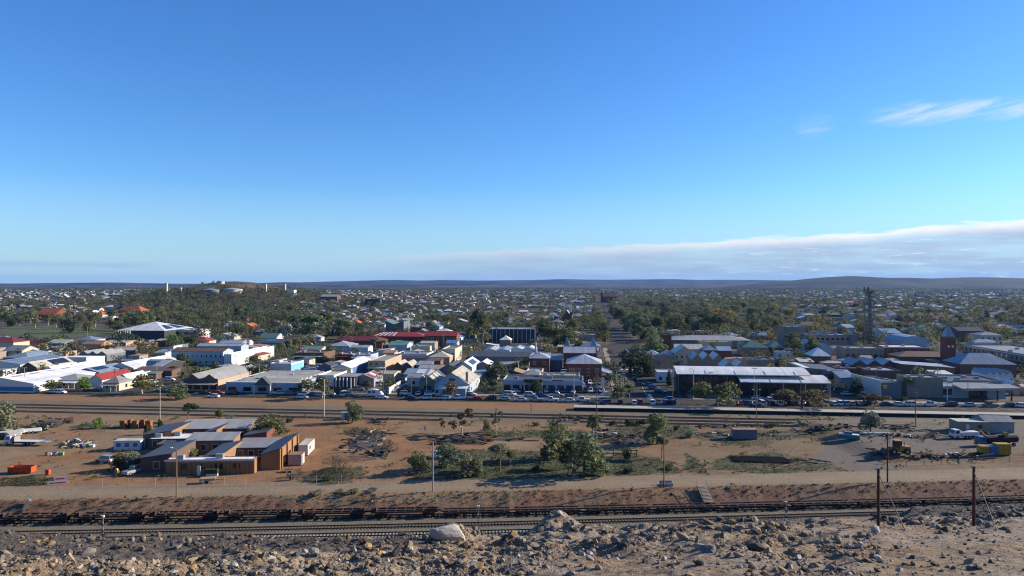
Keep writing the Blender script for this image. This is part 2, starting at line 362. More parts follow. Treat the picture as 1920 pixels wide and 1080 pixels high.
# ------------------------------------------------------------------ value noise for painting albedo
def vnoise(x, y, seed=0):
    def h(i, j):
        v = np.sin(i*127.1+j*311.7+seed*74.7)*43758.5453
        return v-np.floor(v)
    i, j = np.floor(x), np.floor(y); u, v = x-i, y-j
    u, v = u*u*(3-2*u), v*v*(3-2*v)
    return (h(i, j)*(1-u)+h(i+1, j)*u)*(1-v)+(h(i, j+1)*(1-u)+h(i+1, j+1)*u)*v
def fbm(x, y, seed=0, o=4):
    s = 0; a = .5; t = 0
    for k in range(o): s = s+a*vnoise(x*2**k, y*2**k, seed+k); t += a; a *= .55
    return s/t
def inpoly(px, py, poly):
    c = np.zeros(px.shape, bool); n = len(poly)
    for i in range(n):
        x0, y0 = poly[i]; x1, y1 = poly[(i+1) % n]
        if y0 == y1: continue
        k = ((y0 > py) != (y1 > py)) & (px < (x1-x0)*(py-y0)/(y1-y0)+x0)
        c ^= k
    return c

# ------------------------------------------------------------------ ground sheet
def grid_faces(nr, nc):
    i = np.arange(nr-1)[:, None]*nc+np.arange(nc-1)[None, :]
    return np.stack([i, i+1, i+nc+1, i+nc], -1).reshape(-1, 4)
RED, TAN, ROADC, BALL, GRASS = np.array((.225, .118, .056)), np.array((.205, .142, .082)), np.array((.205, .157, .102)), np.array((.150, .128, .092)), np.array((.055, .064, .03))
GRAVEL, TOWN, FARC = np.array((0.124, 0.108, 0.093)), np.array((0.093, 0.074, 0.056)), np.array((0.062, 0.059, 0.034))
GRASS_POLYS = [
    [(1342, 882), (1340, 865), (1380, 852), (1440, 850), (1540, 862), (1590, 884), (1500, 886), (1420, 888)],
    [(760, 898), (770, 860), (880, 842), (1000, 846), (1180, 850), (1270, 868), (1280, 885), (1150, 893), (960, 900)],
    [(880, 822), (890, 806), (1110, 808), (1110, 818)], [(1130, 830), (1160, 800), (1290, 800), (1300, 822)],
    [(0, 912), (0, 896), (70, 892), (120, 900), (100, 910)], [(0, 806), (30, 796), (110, 800), (60, 812)],
    [(560, 905), (600, 880), (665, 872), (660, 908)], [(1290, 815), (1380, 806), (1560, 815), (1400, 835)],
    [(640, 815), (660, 800), (740, 806), (700, 818)], [(140, 806), (150, 796), (280, 798), (250, 806)], [(1290, 880), (1285, 850), (1310, 862), (1330, 892)]]
GRAVEL_POLYS = [[(1555, 835), (1590, 806), (1700, 802), (1990, 792), (1990, 852), (1660, 858), (1720, 890), (1600, 884), (1500, 860)]]
_rr = random.Random(3)
def _rut(x0, d0, x1, d1, k): return (lambda x: d0+(d1-d0)*(x-x0)/(x1-x0)+k*(x-x0)*(x-x1)/((x1-x0)**2)*4, min(x0, x1), max(x0, x1))
RUTS = [_rut(-110, 172, -62, 186, 4), _rut(-110, 180, -50, 206, -5), _rut(-118, 166, -66, 172, 3), _rut(-100, 205, -48, 160, 6), _rut(-45, 168, -8, 205, -9), _rut(-38, 160, 20, 178, -5), _rut(-22, 210, 60, 184, 6), _rut(-14, 196, 90, 190, -3), _rut(-40, 214, 40, 208, 3), _rut(30, 160, 92, 186, 7), _rut(45, 158, 84, 178, 9), _rut(20, 200, 100, 196, 2), _rut(60, 160, 84, 200, -4), _rut(-75, 212, 10, 214, -2), _rut(-30, 172, -4, 188, 8), _rut(-60, 230, 60, 238, 3)]
def paint(x, d, z):
    px, py = 960+F*x/d, YH+F*H/np.maximum(d, 30)       # column and row of the flat plain, so that the photo's patches can be given as outlines
    wx = px+70*(fbm(x/7, d/7, 3)-.5)+26*(fbm(x/1.6, d/1.6, 4)-.5); wy = py+17*(fbm(x/6, d/9, 9)-.5)+9*(fbm(x/1.6, d/1.6, 6)-.5)
    n1, n2, n3 = fbm(x/16, d/16, 1), fbm(x/4, d/4, 5), fbm(x/70, d/70, 2)
    def mixc(c, t, k): return c*(1-t[..., None])+np.asarray(k)*t[..., None]
    c = np.broadcast_to(TAN, x.shape+(3,)).copy()
    c = mixc(c, smooth((n1-.44+.16*np.exp(-((px-830)/330)**2))*3.2), RED*.98)
    c = mixc(c, .75*smooth((px-900)/600), np.array((.130, .094, .052)))              # duller, greyer ground towards the right of the yard
    c = c*(.72+.56*n2)[..., None]
    tr = np.abs(((px-700)*.18+(py-850)*1.0+6*n1) % 9-4.5)                          # wheel tracks
    c = mixc(c, .22*smooth((1.1-tr))*smooth((n1-.45)*6), np.array((.27, .20, .125)))
    for q in GRASS_POLYS:
        m = inpoly(wx, wy, q).astype(float)*smooth((n2-.12)*4)*.93
        c = mixc(c, m, GRASS*(1-.0))
    for fx in RUTS:
        f_, x0_, x1_ = fx; e = np.abs(d-f_(x))/np.sqrt(1+((f_(x+.5)-f_(x-.5)))**2); inr = smooth((x-x0_)/4)*(1-smooth((x-x1_)/4))*(d < 236)
        c = mixc(c, inr*np.maximum(np.exp(-((e-.8)/.32)**2), 0)*.5, np.array((.21, .14, .085)))
        c = mixc(c, inr*np.exp(-(e/.35)**2)*.25, np.array((.10, .065, .04)))
    for q in GRAVEL_POLYS: c = mixc(c, inpoly(wx, wy, q)*.85, GRAVEL)
    b = d*GC+x*GS
    rear = smooth((b-217+4*(n1-.5))/4)*(1-smooth((b-240)/2)); c = mixc(c, rear*.85, BALL*.92*(.8+.4*n2)[..., None])
    strip = smooth((b-240)/2)*(1-smooth((b-259)/1.5))
    c = mixc(c, strip*.8*(1-smooth((px-1000)/200)), np.array((.225, .128, .066)))
    verge = np.exp(-((b-257.5)/1.8)**2)*smooth((n2-.3)*4); c = mixc(c, verge*.7, GRASS*.9)
    town = smooth((b-259)/2); tc = TOWN*(.75+.5*n2)[..., None]; c = c*(1-town[..., None])+tc*town[..., None]
    far = smooth((d-620)/700); fc = mixc(np.broadcast_to(FARC, c.shape), .6*smooth((n3-.45)*4), np.array((0.099, 0.071, 0.043)))
    c = c*(1-far[..., None])+fc*far[..., None]
    outer = smooth((d-3000)/1200); c = mixc(c, outer, np.array((0.043, 0.041, 0.026)))
    C = crest(x)
    road = smooth((d-C-.9+.5*(n1-.5))/.8)*(1-smooth((d-C-9.3-2*(n1-.5))/1.2))
    rc = ROADC*(.86+.28*n2)[..., None]; wheel = np.exp(-((d-C-4.2)/.7)**2)+np.exp(-((d-C-6.0)/.7)**2)
    rc = rc*(1+.10*wheel)[..., None]; c = c*(1-road[..., None])+rc*road[..., None]
    slope = smooth((C+.7-d)/.6)*(1-smooth((C-4.3-d)/1.0))
    sc = mixc(np.broadcast_to(np.array((.185, .105, .063)), c.shape), smooth((fbm(x/9, d/2, 12)-.42)*4)*.8, np.array((.21, .155, .09)))
    sc = mixc(sc, smooth((px-1250)/200)*.6, np.array((.13, .082, .06)))
    sc = sc*(.7+.6*fbm(x/1.1, d/5, 14))[..., None]; c = c*(1-slope[..., None])+sc*slope[..., None]
    corr = smooth((C-4.2-d)/1.2); bc = BALL*(.9+.22*n2)[..., None]
    bed = np.exp(-(np.abs(d-track_w(x))/1.7)**4)*.45
    bc = bc*(1-bed)[..., None]
    c = c*(1-corr[..., None])+bc*corr[..., None]
    gg = smooth((track_b(x)+2.2-d)/.8)*smooth((x+22)/8)*(1-smooth((x-36)/10)); c = mixc(c, gg*.8, np.array((0.081, 0.155, 0.093)))
    bk = smooth((d-170.5-.03*(x-95))/1.0)*(1-smooth((d-176)/1.0))*smooth((x-84)/9); c = mixc(c, bk*.7, np.array((0.167, 0.090, 0.053)))
    hill = np.exp(-((x+590)/330)**2-((d-1540)/300)**2); c = mixc(c, np.minimum(1, hill*1.5)*smooth((n3-.25)*3)*.75, np.array((0.149, 0.096, 0.062)))
    return np.clip(c, .01, .9)
def make_ground():
    d = np.concatenate([np.arange(96, 180, .36), np.arange(180, 270, .7), np.geomspace(270, 16000, 210)])
    u = np.concatenate([np.linspace(-2.6, -.80, 22)[:-1], np.linspace(-.80, .80, 470), np.linspace(.80, 2.6, 22)[1:]])
    X = u[None, :]*np.maximum(d, 110)[:, None]; D = np.broadcast_to(d[:, None], X.shape)
    Z = gz(X, D)
    near = (D < 250)*(D > 128)
    Z = Z+near*.10*(fbm(X/1.6, D/1.6, 20)-.5)*(np.abs(D-crest(X)-5) > 4.5)
    o = obj('ground', bigmesh('ground', np.stack([X, D, Z], -1).reshape(-1, 3), grid_faces(*X.shape), attrmat('dry outback soil', .95, 1.6, .26, 0, .5), Vcol=paint(X, D, Z).reshape(-1, 3), smooth_=True))
    tag(o, 'dry red brown ground of the rail yard and the town plain', 'ground', kind='structure')
make_ground()

# ------------------------------------------------------------------ far hills and haze
def ridge(name, label, prof, d0, depth, col, seed):
    px = np.array([p for p, _ in prof], float); ht = np.array([(YH-y)/F*d0+H for _, y in prof])
    xs = np.linspace(px[0], px[-1], 420); t = np.linspace(-1, 1, 40)
    Xc = (xs-960)/F*d0; hh = np.interp(xs, px, ht); k = np.ones(7)/7; hh = np.convolve(np.pad(hh, 3, 'edge'), k, 'valid')
    X = np.broadcast_to(Xc[None, :], (40, 420)); D = d0+t[:, None]*depth+0*X
    prof_t = np.clip(1-np.abs(t)**1.6, 0, 1)[:, None]
    n = fbm(X/d0*22, D/d0*30, seed, 4)-.5
    Z = (hh[None, :]+6)*prof_t*(1+.55*n*(1-prof_t))+n*16*prof_t**.5*(1-prof_t**3)-6
    g = fbm(X/260, D/260, seed+5, 4); c = np.array(col)[None, None]*(.25+1.5*smooth((g-.25)*2)[..., None])
    o = obj(name, bigmesh(name, np.stack([X, D, Z], -1).reshape(-1, 3), grid_faces(40, 420), attrmat(name+' scrub', .95, .02, .3), Vcol=c.reshape(-1, 3), smooth_=True))
    tag(o, label, 'hills', kind='structure')
ridge('far_hills', 'long low blue range along the whole horizon', [(-700, 530), (0, 531.5), (480, 532), (560, 529.5), (620, 527.8), (690, 526), (745, 524.6), (790, 526.5), (830, 524.6), (880, 526), (930, 525.8), (1000, 525), (1060, 523), (1090, 524), (1130, 524.5), (1200, 524), (1265, 522.8), (1300, 525), (1340, 524.5), (1420, 524.6), (1500, 526), (2600, 527)], 12500, 1500, (.028, .032, .03), 3)
ridge('near_hills', 'low brown range far beyond the town', [(-900, 531), (0, 532), (110, 530.5), (170, 530), (215, 529.3), (260, 530.5), (330, 532), (440, 533.5), (500, 530), (540, 528.8), (580, 530), (640, 532), (760, 532), (900, 531), (1000, 532), (1200, 533), (1320, 530), (1380, 527.5), (1480, 526.5), (2800, 530)], 8200, 1100, (.05, .04, .032), 8)
ridge('scrub_hills', 'dark scrub covered hills rising beyond the town at the right', [(1340, 545), (1440, 530), (1480, 527), (1520, 522.5), (1560, 519), (1595, 517.3), (1630, 519.5), (1670, 521), (1700, 520.6), (1740, 522.2), (1780, 521), (1820, 519.8), (1860, 520), (1920, 522), (2100, 524), (2500, 528)], 5600, 1000, (.02, .024, .017), 5)
def haze():
    me = MB().box(-19000, 19000, -150, 17500, -9, 190).mesh('haze')
    m = bpy.data.materials.new('pale dry air'); m.use_nodes = True; w = NT(m.node_tree)
    for n in list(w.n):
        if n.type == 'BSDF_PRINCIPLED': w.n.remove(n)
    v = w.add('ShaderNodeVolumePrincipled'); v.inputs['Color'].default_value = (.19, .44, 1, 1); v.inputs['Density'].default_value = HAZE; v.inputs['Anisotropy'].default_value = 0.2
    w.l.new(v.outputs[0], w.n['Material Output'].inputs['Volume']); me.materials.append(m)
    tag(obj('haze', me), 'thin blue haze over the plain', 'haze', kind='stuff')
HAZE = 2.6e-5
haze()

# ------------------------------------------------------------------ street grid: a runs across, b along the streets away from the viewer
def ab(a, b): return (a*GC+b*GS, -a*GS+b*GC)
def to_ab(x, d): return (x*GC-d*GS, x*GS+d*GC)
STREETS_A = [(-595, 14), (-390, 14), (-185, 17), (25, 24), (212, 18), (420, 14), (625, 14)]     # streets running away from the viewer (centre, width)
STREETS_B = [(261.5, 13), (486, 20), (705, 18), (925, 16), (1140, 16)]                            # streets running across
def sheet(name, quads, mat, label, cat, z):
    mb = MB()
    for q in quads: mb.poly([(*ab(a, b), z+zz) for a, b, zz in q])
    return tag(obj(name, mb.mesh(name, mat)), label, cat, kind='structure')
def strip_a(c, w0, b0, b1, step=40):
    q = []; b = b0
    while b < b1:
        w = w0 if b < 500 else min(w0, 18)
        e = min(b+step, b1)
        z = [gzs(*ab(c, t)) if t > 600 else 0 for t in (b, e)]
        q.append([(c-w/2, b, z[0]), (c+w/2, b, z[0]), (c+w/2, e, z[1]), (c-w/2, e, z[1])]); b = e
    return q
def strip_b(c, w, a0, a1): return [[(a, c-w/2, 0), (min(a+60, a1), c-w/2, 0), (min(a+60, a1), c+w/2, 0), (a, c+w/2, 0)] for a in np.arange(a0, a1, 60)]
NAMES_A = ['side street far left', 'side street', 'side street beside the curved parapet shop', 'wide straight main street running to the horizon', 'street beside the clock tower', 'side street', 'outer side street']
lab = ['outermost asphalt side street at the left of the town', 'second asphalt side street from the left', 'asphalt side street beside the curved parapet shop', 'wide straight asphalt street running from the rail yard towards the horizon', 'asphalt street passing the brick clock tower', 'second asphalt side street from the right', 'outermost asphalt side street at the right of the town']
for (c, w_), lb in zip(STREETS_A, lab): sheet('road', strip_a(c, w_, 268, 2600 if c == 25 else 1400), M['asphalt'], lb, 'road', .016)
lab = ['asphalt street along the rail yard lined with parked cars', 'asphalt cross street behind the first town block', 'asphalt cross street before the park', 'asphalt cross street beyond the park', 'farthest asphalt cross street']
for (c, w_), lb in zip(STREETS_B, lab): sheet('road', strip_b(c, w_, -420 if c < 300 else -900, 420 if c < 300 else 900), M['asphalt'], lb, 'road', .010)
mb = MB()
for b in np.arange(300, 480, 9): mb.box(24.92, 25.08, b, b+4.5, .021, .024)
for a in np.arange(-240, 10, 9): mb.box(a, a+4.5, 261.4, 261.55, .021, .024)
mb.box(22.8, 24.2, 270, 280, .021, .025); mb.box(22.2, 22.35, 268.5, 300, .021, .024)
for k in range(7): mb.box(16+k*2.6, 17.3+k*2.6, 356, 359, .021, .024)
for k in range(14): mb.box(37.4, 41.5, 300+k*3, 300.15+k*3, .021, .024); mb.box(8.6, 12.6, 300+k*3, 300.15+k*3, .021, .024)
o = obj('road_marking', mb.mesh('road_marking', M['paint'])); o.rotation_euler = (0, 0, GA); tag(o, 'white lane lines and traffic island on the streets', 'road marking', kind='structure')
def kerb(label, a0, a1, b0, b1, m='path', h=.12):
    o = obj('footpath', MB().box(a0, a1, b0, b1, -.05, h).mesh('footpath', M[m])); o.rotation_euler = (0, 0, GA); tag(o, label, 'footpath', kind='structure')
kerb('pale footpath along the shop fronts left of the main street', -173, 11, 268.2, 272.5)
kerb('pale footpath at the white sheds at the far left', -420, -195, 268.2, 272.5)
kerb('pale footpath before the curved white roof building', 38.5, 200, 268.2, 272.5)
kerb('pale footpath at the right end of the car lined street', 222, 420, 268.2, 272.5)
kerb('footpath along the left edge of the main street', 9.6, 12.4, 273, 474); kerb('footpath along the right edge of the main street', 37.6, 40.4, 273, 474)
# car park apron on the yard side of the street, right of the main street
mb = MB(); mb.poly([(*ab(a, b), .012) for a, b in ((10, 243.6), (420, 243.6), (420, 255.0), (10, 255.0))])
tag(obj('car_park', mb.mesh('car_park', M['asphalt'])), 'asphalt car park strip between platform and street', 'car park', kind='structure')
# station platform
px0 = G(1076, 770); a0, b0 = to_ab(px0[0], px0[1])
mb = MB().box(a0, a0+330, b0, b0+4.6, -.2, 1.05); pl = obj('platform', mb.mesh('platform', W['stone'])); pl.rotation_euler = (0, 0, GA)
tag(pl, 'long pale concrete railway platform with dark brick face', 'platform')
mb = MB()
for k in range(66): mb.box(a0+k*5+.02, a0+k*5+4.98, b0-.25, b0+4.7, 1.053, 1.20)
obj('paving', mb.mesh('paving', M['conc']), pl)['kind'] = 'stuff'
obj('edge_beam', MB().box(a0, a0+330, b0-.05, b0-.002, .0, 1.05).mesh('edge_beam', M['blackiron']), pl)

# ------------------------------------------------------------------ railway tracks
def track(label, xs, dfun, zf, mat, sp=.62, sl=2.5):
    t = empty('railway_track', (0, 0, 0), label=label, cat='railway track')
    xs = np.arange(xs[0], xs[1], 4.0); P_ = np.array([(x, dfun(x), zf(x)) for x in xs])
    T = np.gradient(P_[:, :2], axis=0); T /= np.linalg.norm(T, axis=1)[:, None]; N = np.stack([-T[:, 1], T[:, 0]], 1)
    for s in (-.75, .75):
        mb = MB(); k = 0
        for i in range(len(xs)):
            for o_, zz in ((-.05, .05), (.05, .05), (.05, .23), (-.05, .23)): mb.v.append((P_[i, 0]+N[i, 0]*(s+o_), P_[i, 1]+N[i, 1]*(s+o_), P_[i, 2]+zz))
        for i in range(len(xs)-1):
            for j in range(4): mb.f.append((4*i+j, 4*i+(j+1) % 4, 4*i+4+(j+1) % 4, 4*i+4+j)); mb.m.append(0)
        obj('rail', mb.mesh('rail', M['rail']), t)
    mb = MB(); s = 0; L_ = xs[-1]-xs[0]
    for x in np.arange(xs[0], xs[-1], sp):
        d, z = dfun(x), zf(x); e = (dfun(x+.5)-dfun(x-.5)); n = sqrt(1+e*e); tx, ty = 1/n, e/n; w_, l_ = .12, sl/2+random.uniform(-.04, .04)
        c = [(x+sx*w_*tx-sy*l_*ty, d+sx*w_*ty+sy*l_*tx) for sx, sy in ((-1, -1), (1, -1), (1, 1), (-1, 1))]
        mb.prism([(p[0], p[1], z+.052) for p in c], .25)
    obj('sleepers', mb.mesh('sleepers', mat), t)['kind'] = 'stuff'
zc = lambda x: -2.48
track('railway track under the string of rusty flat wagons', (-150, 160), track_w, zc, M['ballsleeper'])
track('empty railway track in front of the rusty wagons', (-150, 170), track_a, zc, M['ballsleeper'])
track('nearest railway track with pale concrete sleepers beside the rubble', (-120, 60), track_b, zc, M['csleeper'])
def grid_line(b, bend=0.0, a1=1e9): return lambda x: (b-x*GS)/GC
z0 = lambda x: .02
for b, x0, x1, lb in ((226.5, -190, 190, 'middle railway track in the back of the yard'), (231.6, -190, 190, 'railway track running along the platform face'), (219.5, -190, -20, 'short railway siding behind the brick complex'), (221.5, 20, 190, 'railway siding behind the right scrap heaps')):
    track(lb, (x0, x1), grid_line(b), z0, M['sleeper'])
# ------------------------------------------------------------------ buildings
_wm = {}
def shared_box(w, h, d=.08, mat='glass'):
    k = (round(w, 2), round(h, 2), d, mat)
    if k not in _wm: _wm[k] = MB().box(-w/2, w/2, -d/2, d/2, 0, h).mesh('pane', M[mat] if isinstance(mat, str) else mat)
    return _wm[k]
BLDG = []      # footprints (a0, a1, b0, b1) kept clear by the filler houses
def roof_polys(kind, w, dp, h, rh, over, n=1):
    o = over
    if kind == 'gx':      # ridge runs across
        m = dp/2; e = rh*o/m
        return [[(-o, -o, h-e), (w+o, -o, h-e), (w+o, m, h+rh), (-o, m, h+rh)], [(-o, m, h+rh), (w+o, m, h+rh), (w+o, dp+o, h-e), (-o, dp+o, h-e)]]
    if kind == 'gy':      # ridge runs away from the viewer, n gables side by side
        q = []; g = w/n
        for i in range(n):
            x0, x1 = i*g, (i+1)*g; m = (x0+x1)/2; oo = o if n == 1 else 0; e = rh*oo/(g/2)
            q += [[(x0-oo, -o, h-e), (m, -o, h+rh), (m, dp+o, h+rh), (x0-oo, dp+o, h-e)], [(m, -o, h+rh), (x1+oo, -o, h-e), (x1+oo, dp+o, h-e), (m, dp+o, h+rh)]]
        return q
    if kind == 'hip':
        i = min(w, dp)/2; z = h+rh
        if w >= dp: A, B = (i, dp/2, z), (w-i, dp/2, z)
        else: A, B = (w/2, i, z), (w/2, dp-i, z)
        c = [(-o, -o, h-.1), (w+o, -o, h-.1), (w+o, dp+o, h-.1), (-o, dp+o, h-.1)]
        if w >= dp: return [[c[0], c[1], B, A], [c[2], c[3], A, B], [c[3], c[0], A], [c[1], c[2], B]]
        return [[c[1], c[2], B, A], [c[3], c[0], A, B], [c[0], c[1], A], [c[2], c[3], B]]
    if kind == 'sf': return [[(-o, -o, h), (w+o, -o, h), (w+o, dp+o, h+rh), (-o, dp+o, h+rh)]]          # lean-to falling to the front
    if kind == 'sb': return [[(-o, -o, h+rh), (w+o, -o, h+rh), (w+o, dp+o, h), (-o, dp+o, h)]]
    if kind == 'sr': return [[(-o, -o, h+rh), (w+o, -o, h), (w+o, dp+o, h), (-o, dp+o, h+rh)]]          # falls to the right
    if kind == 'sl': return [[(-o, -o, h), (w+o, -o, h+rh), (w+o, dp+o, h+rh), (-o, dp+o, h)]]
    if kind == 'butterfly':
        m = w*.45; return [[(-o, -o, h+rh), (m, -o, h), (m, dp+o, h), (-o, dp+o, h+rh)], [(m, -o, h), (w+o, -o, h+rh*.8), (w+o, dp+o, h+rh*.8), (m, dp+o, h)]]
    if kind == 'barrel':
        q = []; k = 7
        for i in range(k):
            a0, a1 = pi*i/k, pi*(i+1)/k
            p = [(w/2-cos(a)*(w/2+o), h+sin(a)*rh) for a in (a0, a1)]
            q.append([(p[0][0], -o, p[0][1]), (p[1][0], -o, p[1][1]), (p[1][0], dp+o, p[1][1]), (p[0][0], dp+o, p[0][1])])
        return q
    return []
def patch(poly, u0, u1, v0, v1, up=.09, t=.06):
    A, B, C_, D = [np.array(p, float) for p in (poly if len(poly) == 4 else poly+[poly[-1]])]
    f = lambda u, v: (A*(1-u)+B*u)*(1-v)+(D*(1-u)+C_*u)*v
    nrm = np.cross(B-A, D-A); nrm /= np.linalg.norm(nrm)
    if nrm[2] < 0: nrm = -nrm
    return [tuple(f(u, v)+nrm*up) for u, v in ((u0, v0), (u1, v0), (u1, v1), (u0, v1))]
def building(label, cat, px0, px1, ye, h, dp, kind, roof, wall, rh=1.6, name='building', n=1, over=.3, nwin=0, win=(1.2, 1.4, .9), nwin2=0, side=0, door=None, ver=None, awn=None,
             solar=(), light=(), chim=0, par=.5, base=None, rot=GA, parent=None, vents=0, columns=0, trim=None, loc=None, w=None, auto_desc=None, group=None):
    cc, ss = cos(-rot), sin(-rot)
    if loc is None:
        d = (H-h)*F/(ye-YH)
        if d > 620:
            ii = np.nonzero((H-h-(ye-YH)/F*_DD <= gz((px0-960)/F*_DD, _DD)) & (_DD > 300))[0]; d = float(_DD[ii[0]])
        x = (px0-960)*d/F; k = (px1-960)/F; w = (k*d-x)/(cc+k*ss)
    else: x, d = loc
    z = gzs(x, d)
    root = empty(name, (x, d, z), rot, label=label, cat=cat, group=group)
    a0, b0 = to_ab(x, d); BLDG.append((a0-1, a0+w+1, b0-1, b0+dp+1))
    if kind == 'flat' and not vents and w > 9: vents = 2
    wm = W[wall] if isinstance(wall, str) else wall; rm = R[roof] if isinstance(roof, str) else roof
    mb = MB(); zb = -.4 if z == 0 else -3
    polys = roof_polys(kind, w, dp, h, rh, over, n)
    if kind == 'flat':
        t = .22
        mb.box(0, w, 0, t, zb, h); mb.box(0, w, dp-t, dp, zb, h); mb.box(0, t, t, dp-t, zb, h); mb.box(w-t, w, t, dp-t, zb, h)
        obj('wall', mb.mesh('wall', wm), root)
        rb = MB().box(t, w-t, t, dp-t, h-par-.2, h-par)
        polys = [[(0, 0, h-par), (w, 0, h-par), (w, dp, h-par), (0, dp, h-par)]]
    else:
        mb.box(0, w, 0, dp, zb, h-.12)
        if kind == 'gx': mb.poly([(0, 0, h-.12), (0, dp, h-.12), (0, dp/2, h+rh-.08)][::-1]); mb.poly([(w, 0, h-.12), (w, dp, h-.12), (w, dp/2, h+rh-.08)])
        if kind == 'gy':
            g = w/n
            for i in range(n):
                for yy in (0, dp): mb.poly([(i*g, yy, h-.12), ((i+1)*g, yy, h-.12), ((i+.5)*g, yy, h+rh-.08)])
        if kind in ('sf', 'sb'):
            yh = dp if kind == 'sf' else 0
            mb.poly([(0, yh, h-.12), (w, yh, h-.12), (w, yh, h+rh-.1), (0, yh, h+rh-.1)]); yl = dp-yh
            for xx in (0, w): mb.poly([(xx, yl, h-.12), (xx, yh, h-.12), (xx, yh, h+rh-.1)])
        if kind in ('sr', 'sl'):
            xh = 0 if kind == 'sr' else w
            mb.poly([(xh, 0, h-.12), (xh, dp, h-.12), (xh, dp, h+rh-.1), (xh, 0, h+rh-.1)])
            for yy in (0, dp): mb.poly([(w-xh, yy, h-.12), (xh, yy, h-.12), (xh, yy, h+rh-.1)])
        if kind == 'butterfly':
            for yy in (0, dp): mb.poly([(0, yy, h-.12), (w, yy, h-.12), (w, yy, h+rh*.8-.1), (w*.45, yy, h-.1), (0, yy, h+rh-.1)])
            for xx, zz in ((0, rh), (w, rh*.8)): mb.poly([(xx, 0, h-.12), (xx, dp, h-.12), (xx, dp, h+zz-.1), (xx, 0, h+zz-.1)])
        if kind == 'barrel':
            for yy in (0, dp): mb.poly([(w/2-cos(pi*i/8)*w/2, yy, h-.12+sin(pi*i/8)*(rh-.05)) for i in range(9)])
        obj('wall', mb.mesh('wall', wm), root)
        rb = MB()
        for q in polys: rb.prism(q, .14)
        if kind in ('gx', 'gy', 'hip') and n == 1:   # ridge capping
            top = max(p[2] for q in polys for p in q); r = sorted({p for q in polys for p in q if abs(p[2]-top) < 1e-6})
            if len(r) >= 2: rb.tube(r[0], r[-1], .13, n=5)
    ro = obj('roof', rb.mesh('roof', rm), root)
    for j, (pi_, u0, u1, v0, v1) in enumerate(solar): obj('solar_array', MB().prism(patch(polys[pi_], u0, u1, v0, v1, .16), .07).mesh('solar_array', M['solar']), ro)
    for (pi_, u0, u1, v0, v1, mname) in light: obj('roof_sheet', MB().prism(patch(polys[pi_], u0, u1, v0, v1, .07), .05).mesh('roof_sheet', R[mname]), ro)
    for i in range(chim):
        cx = w*(.28+.5*i); zt = h+rh*(1.0 if kind != 'flat' else 0)+.9
        obj('chimney', MB().box(cx-.35, cx+.35, dp*.45-.35, dp*.45+.35, h*.5, zt).box(cx-.42, cx+.42, dp*.45-.42, dp*.45+.42, zt+.002, zt+.18).mesh('chimney', W['brick'] if wall != 'white' else W['cream']), root)
    for i in range(vents):
        vx, vy = w*(.15+.7*((i*.618) % 1)), dp*(.2+.6*((i*.377+.3) % 1)); zr = h-par if kind == 'flat' else h+rh*.5
        obj('air_conditioner', MB().box(vx-.8, vx+.8, vy-.6, vy+.6, zr, zr+1.0).mesh('air_conditioner', M['galv']), ro)
    def wins(cnt, zz, ww, wh):
        for i in range(cnt):
            f = obj('window', shared_box(ww+.22, wh+.22, .06, 'frame'), root, (w*(i+.5)/cnt, -.03, zz-.11)); obj('pane', shared_box(ww, wh, .05), f, (0, -.03, .11))
    if nwin: wins(nwin, *((win[2], win[0], win[1])))
    if nwin2: wins(nwin2, win[2]+3.1, win[0], win[1])
    for i in range(side):
        f = obj('window', shared_box(win[0]+.2, win[1]+.2, .06, 'frame'), root, (w+.03, dp*(i+.5)/side, win[2]-.1), pi/2); obj('pane', shared_box(win[0], win[1], .05), f, (0, -.03, .1))
    if door is not None: obj('door', shared_box(1.1 if door < 1 else door, 2.2, .07, 'darkmetal'), root, (w*.5 if door >= 1 else w*door, -.035, .02))
    for i in range(columns): obj('column', shared_box(.28, h-.2, .3, 'frame'), root, (w*(i+.02)/(columns-1)*.98+.15, -.16, 0))
    if ver:   # (depth, height at the wall, material, posts)
        vd, vh, vm, vp = ver
        obj('verandah_roof', MB().prism([(-.2, -vd, vh-.5), (w+.2, -vd, vh-.5), (w+.2, -.01, vh), (-.2, -.01, vh)], .1).mesh('verandah_roof', R[vm]), root)
        for i in range(vp): obj('post', shared_box(.14, vh-.55, .14, 'frame'), root, (w*i/(vp-1)*.97+.1, -vd+.2, 0))
    if awn:   # (z, depth, material)
        obj('awning', MB().prism([(0, -awn[1], awn[0]-.25), (w, -awn[1], awn[0]-.25), (w, -.01, awn[0]), (0, -.01, awn[0])], .14).mesh('awning', R[awn[2]]), root)
    if trim: obj('fascia', MB().box(-.05, w+.05, -.09, -.005, h-trim[1], h+.04).mesh('fascia', M[trim[0]]), root)
    if auto_desc:
        px, py = pxof(x+w/2*cc, d-w/2*ss); auto(root, auto_desc, cat, group, px, py)
    root['w_'] = w; del root['w_']
    return root, w
def mark(ph, px, py): LANDMARKS.append((ph, px, py))
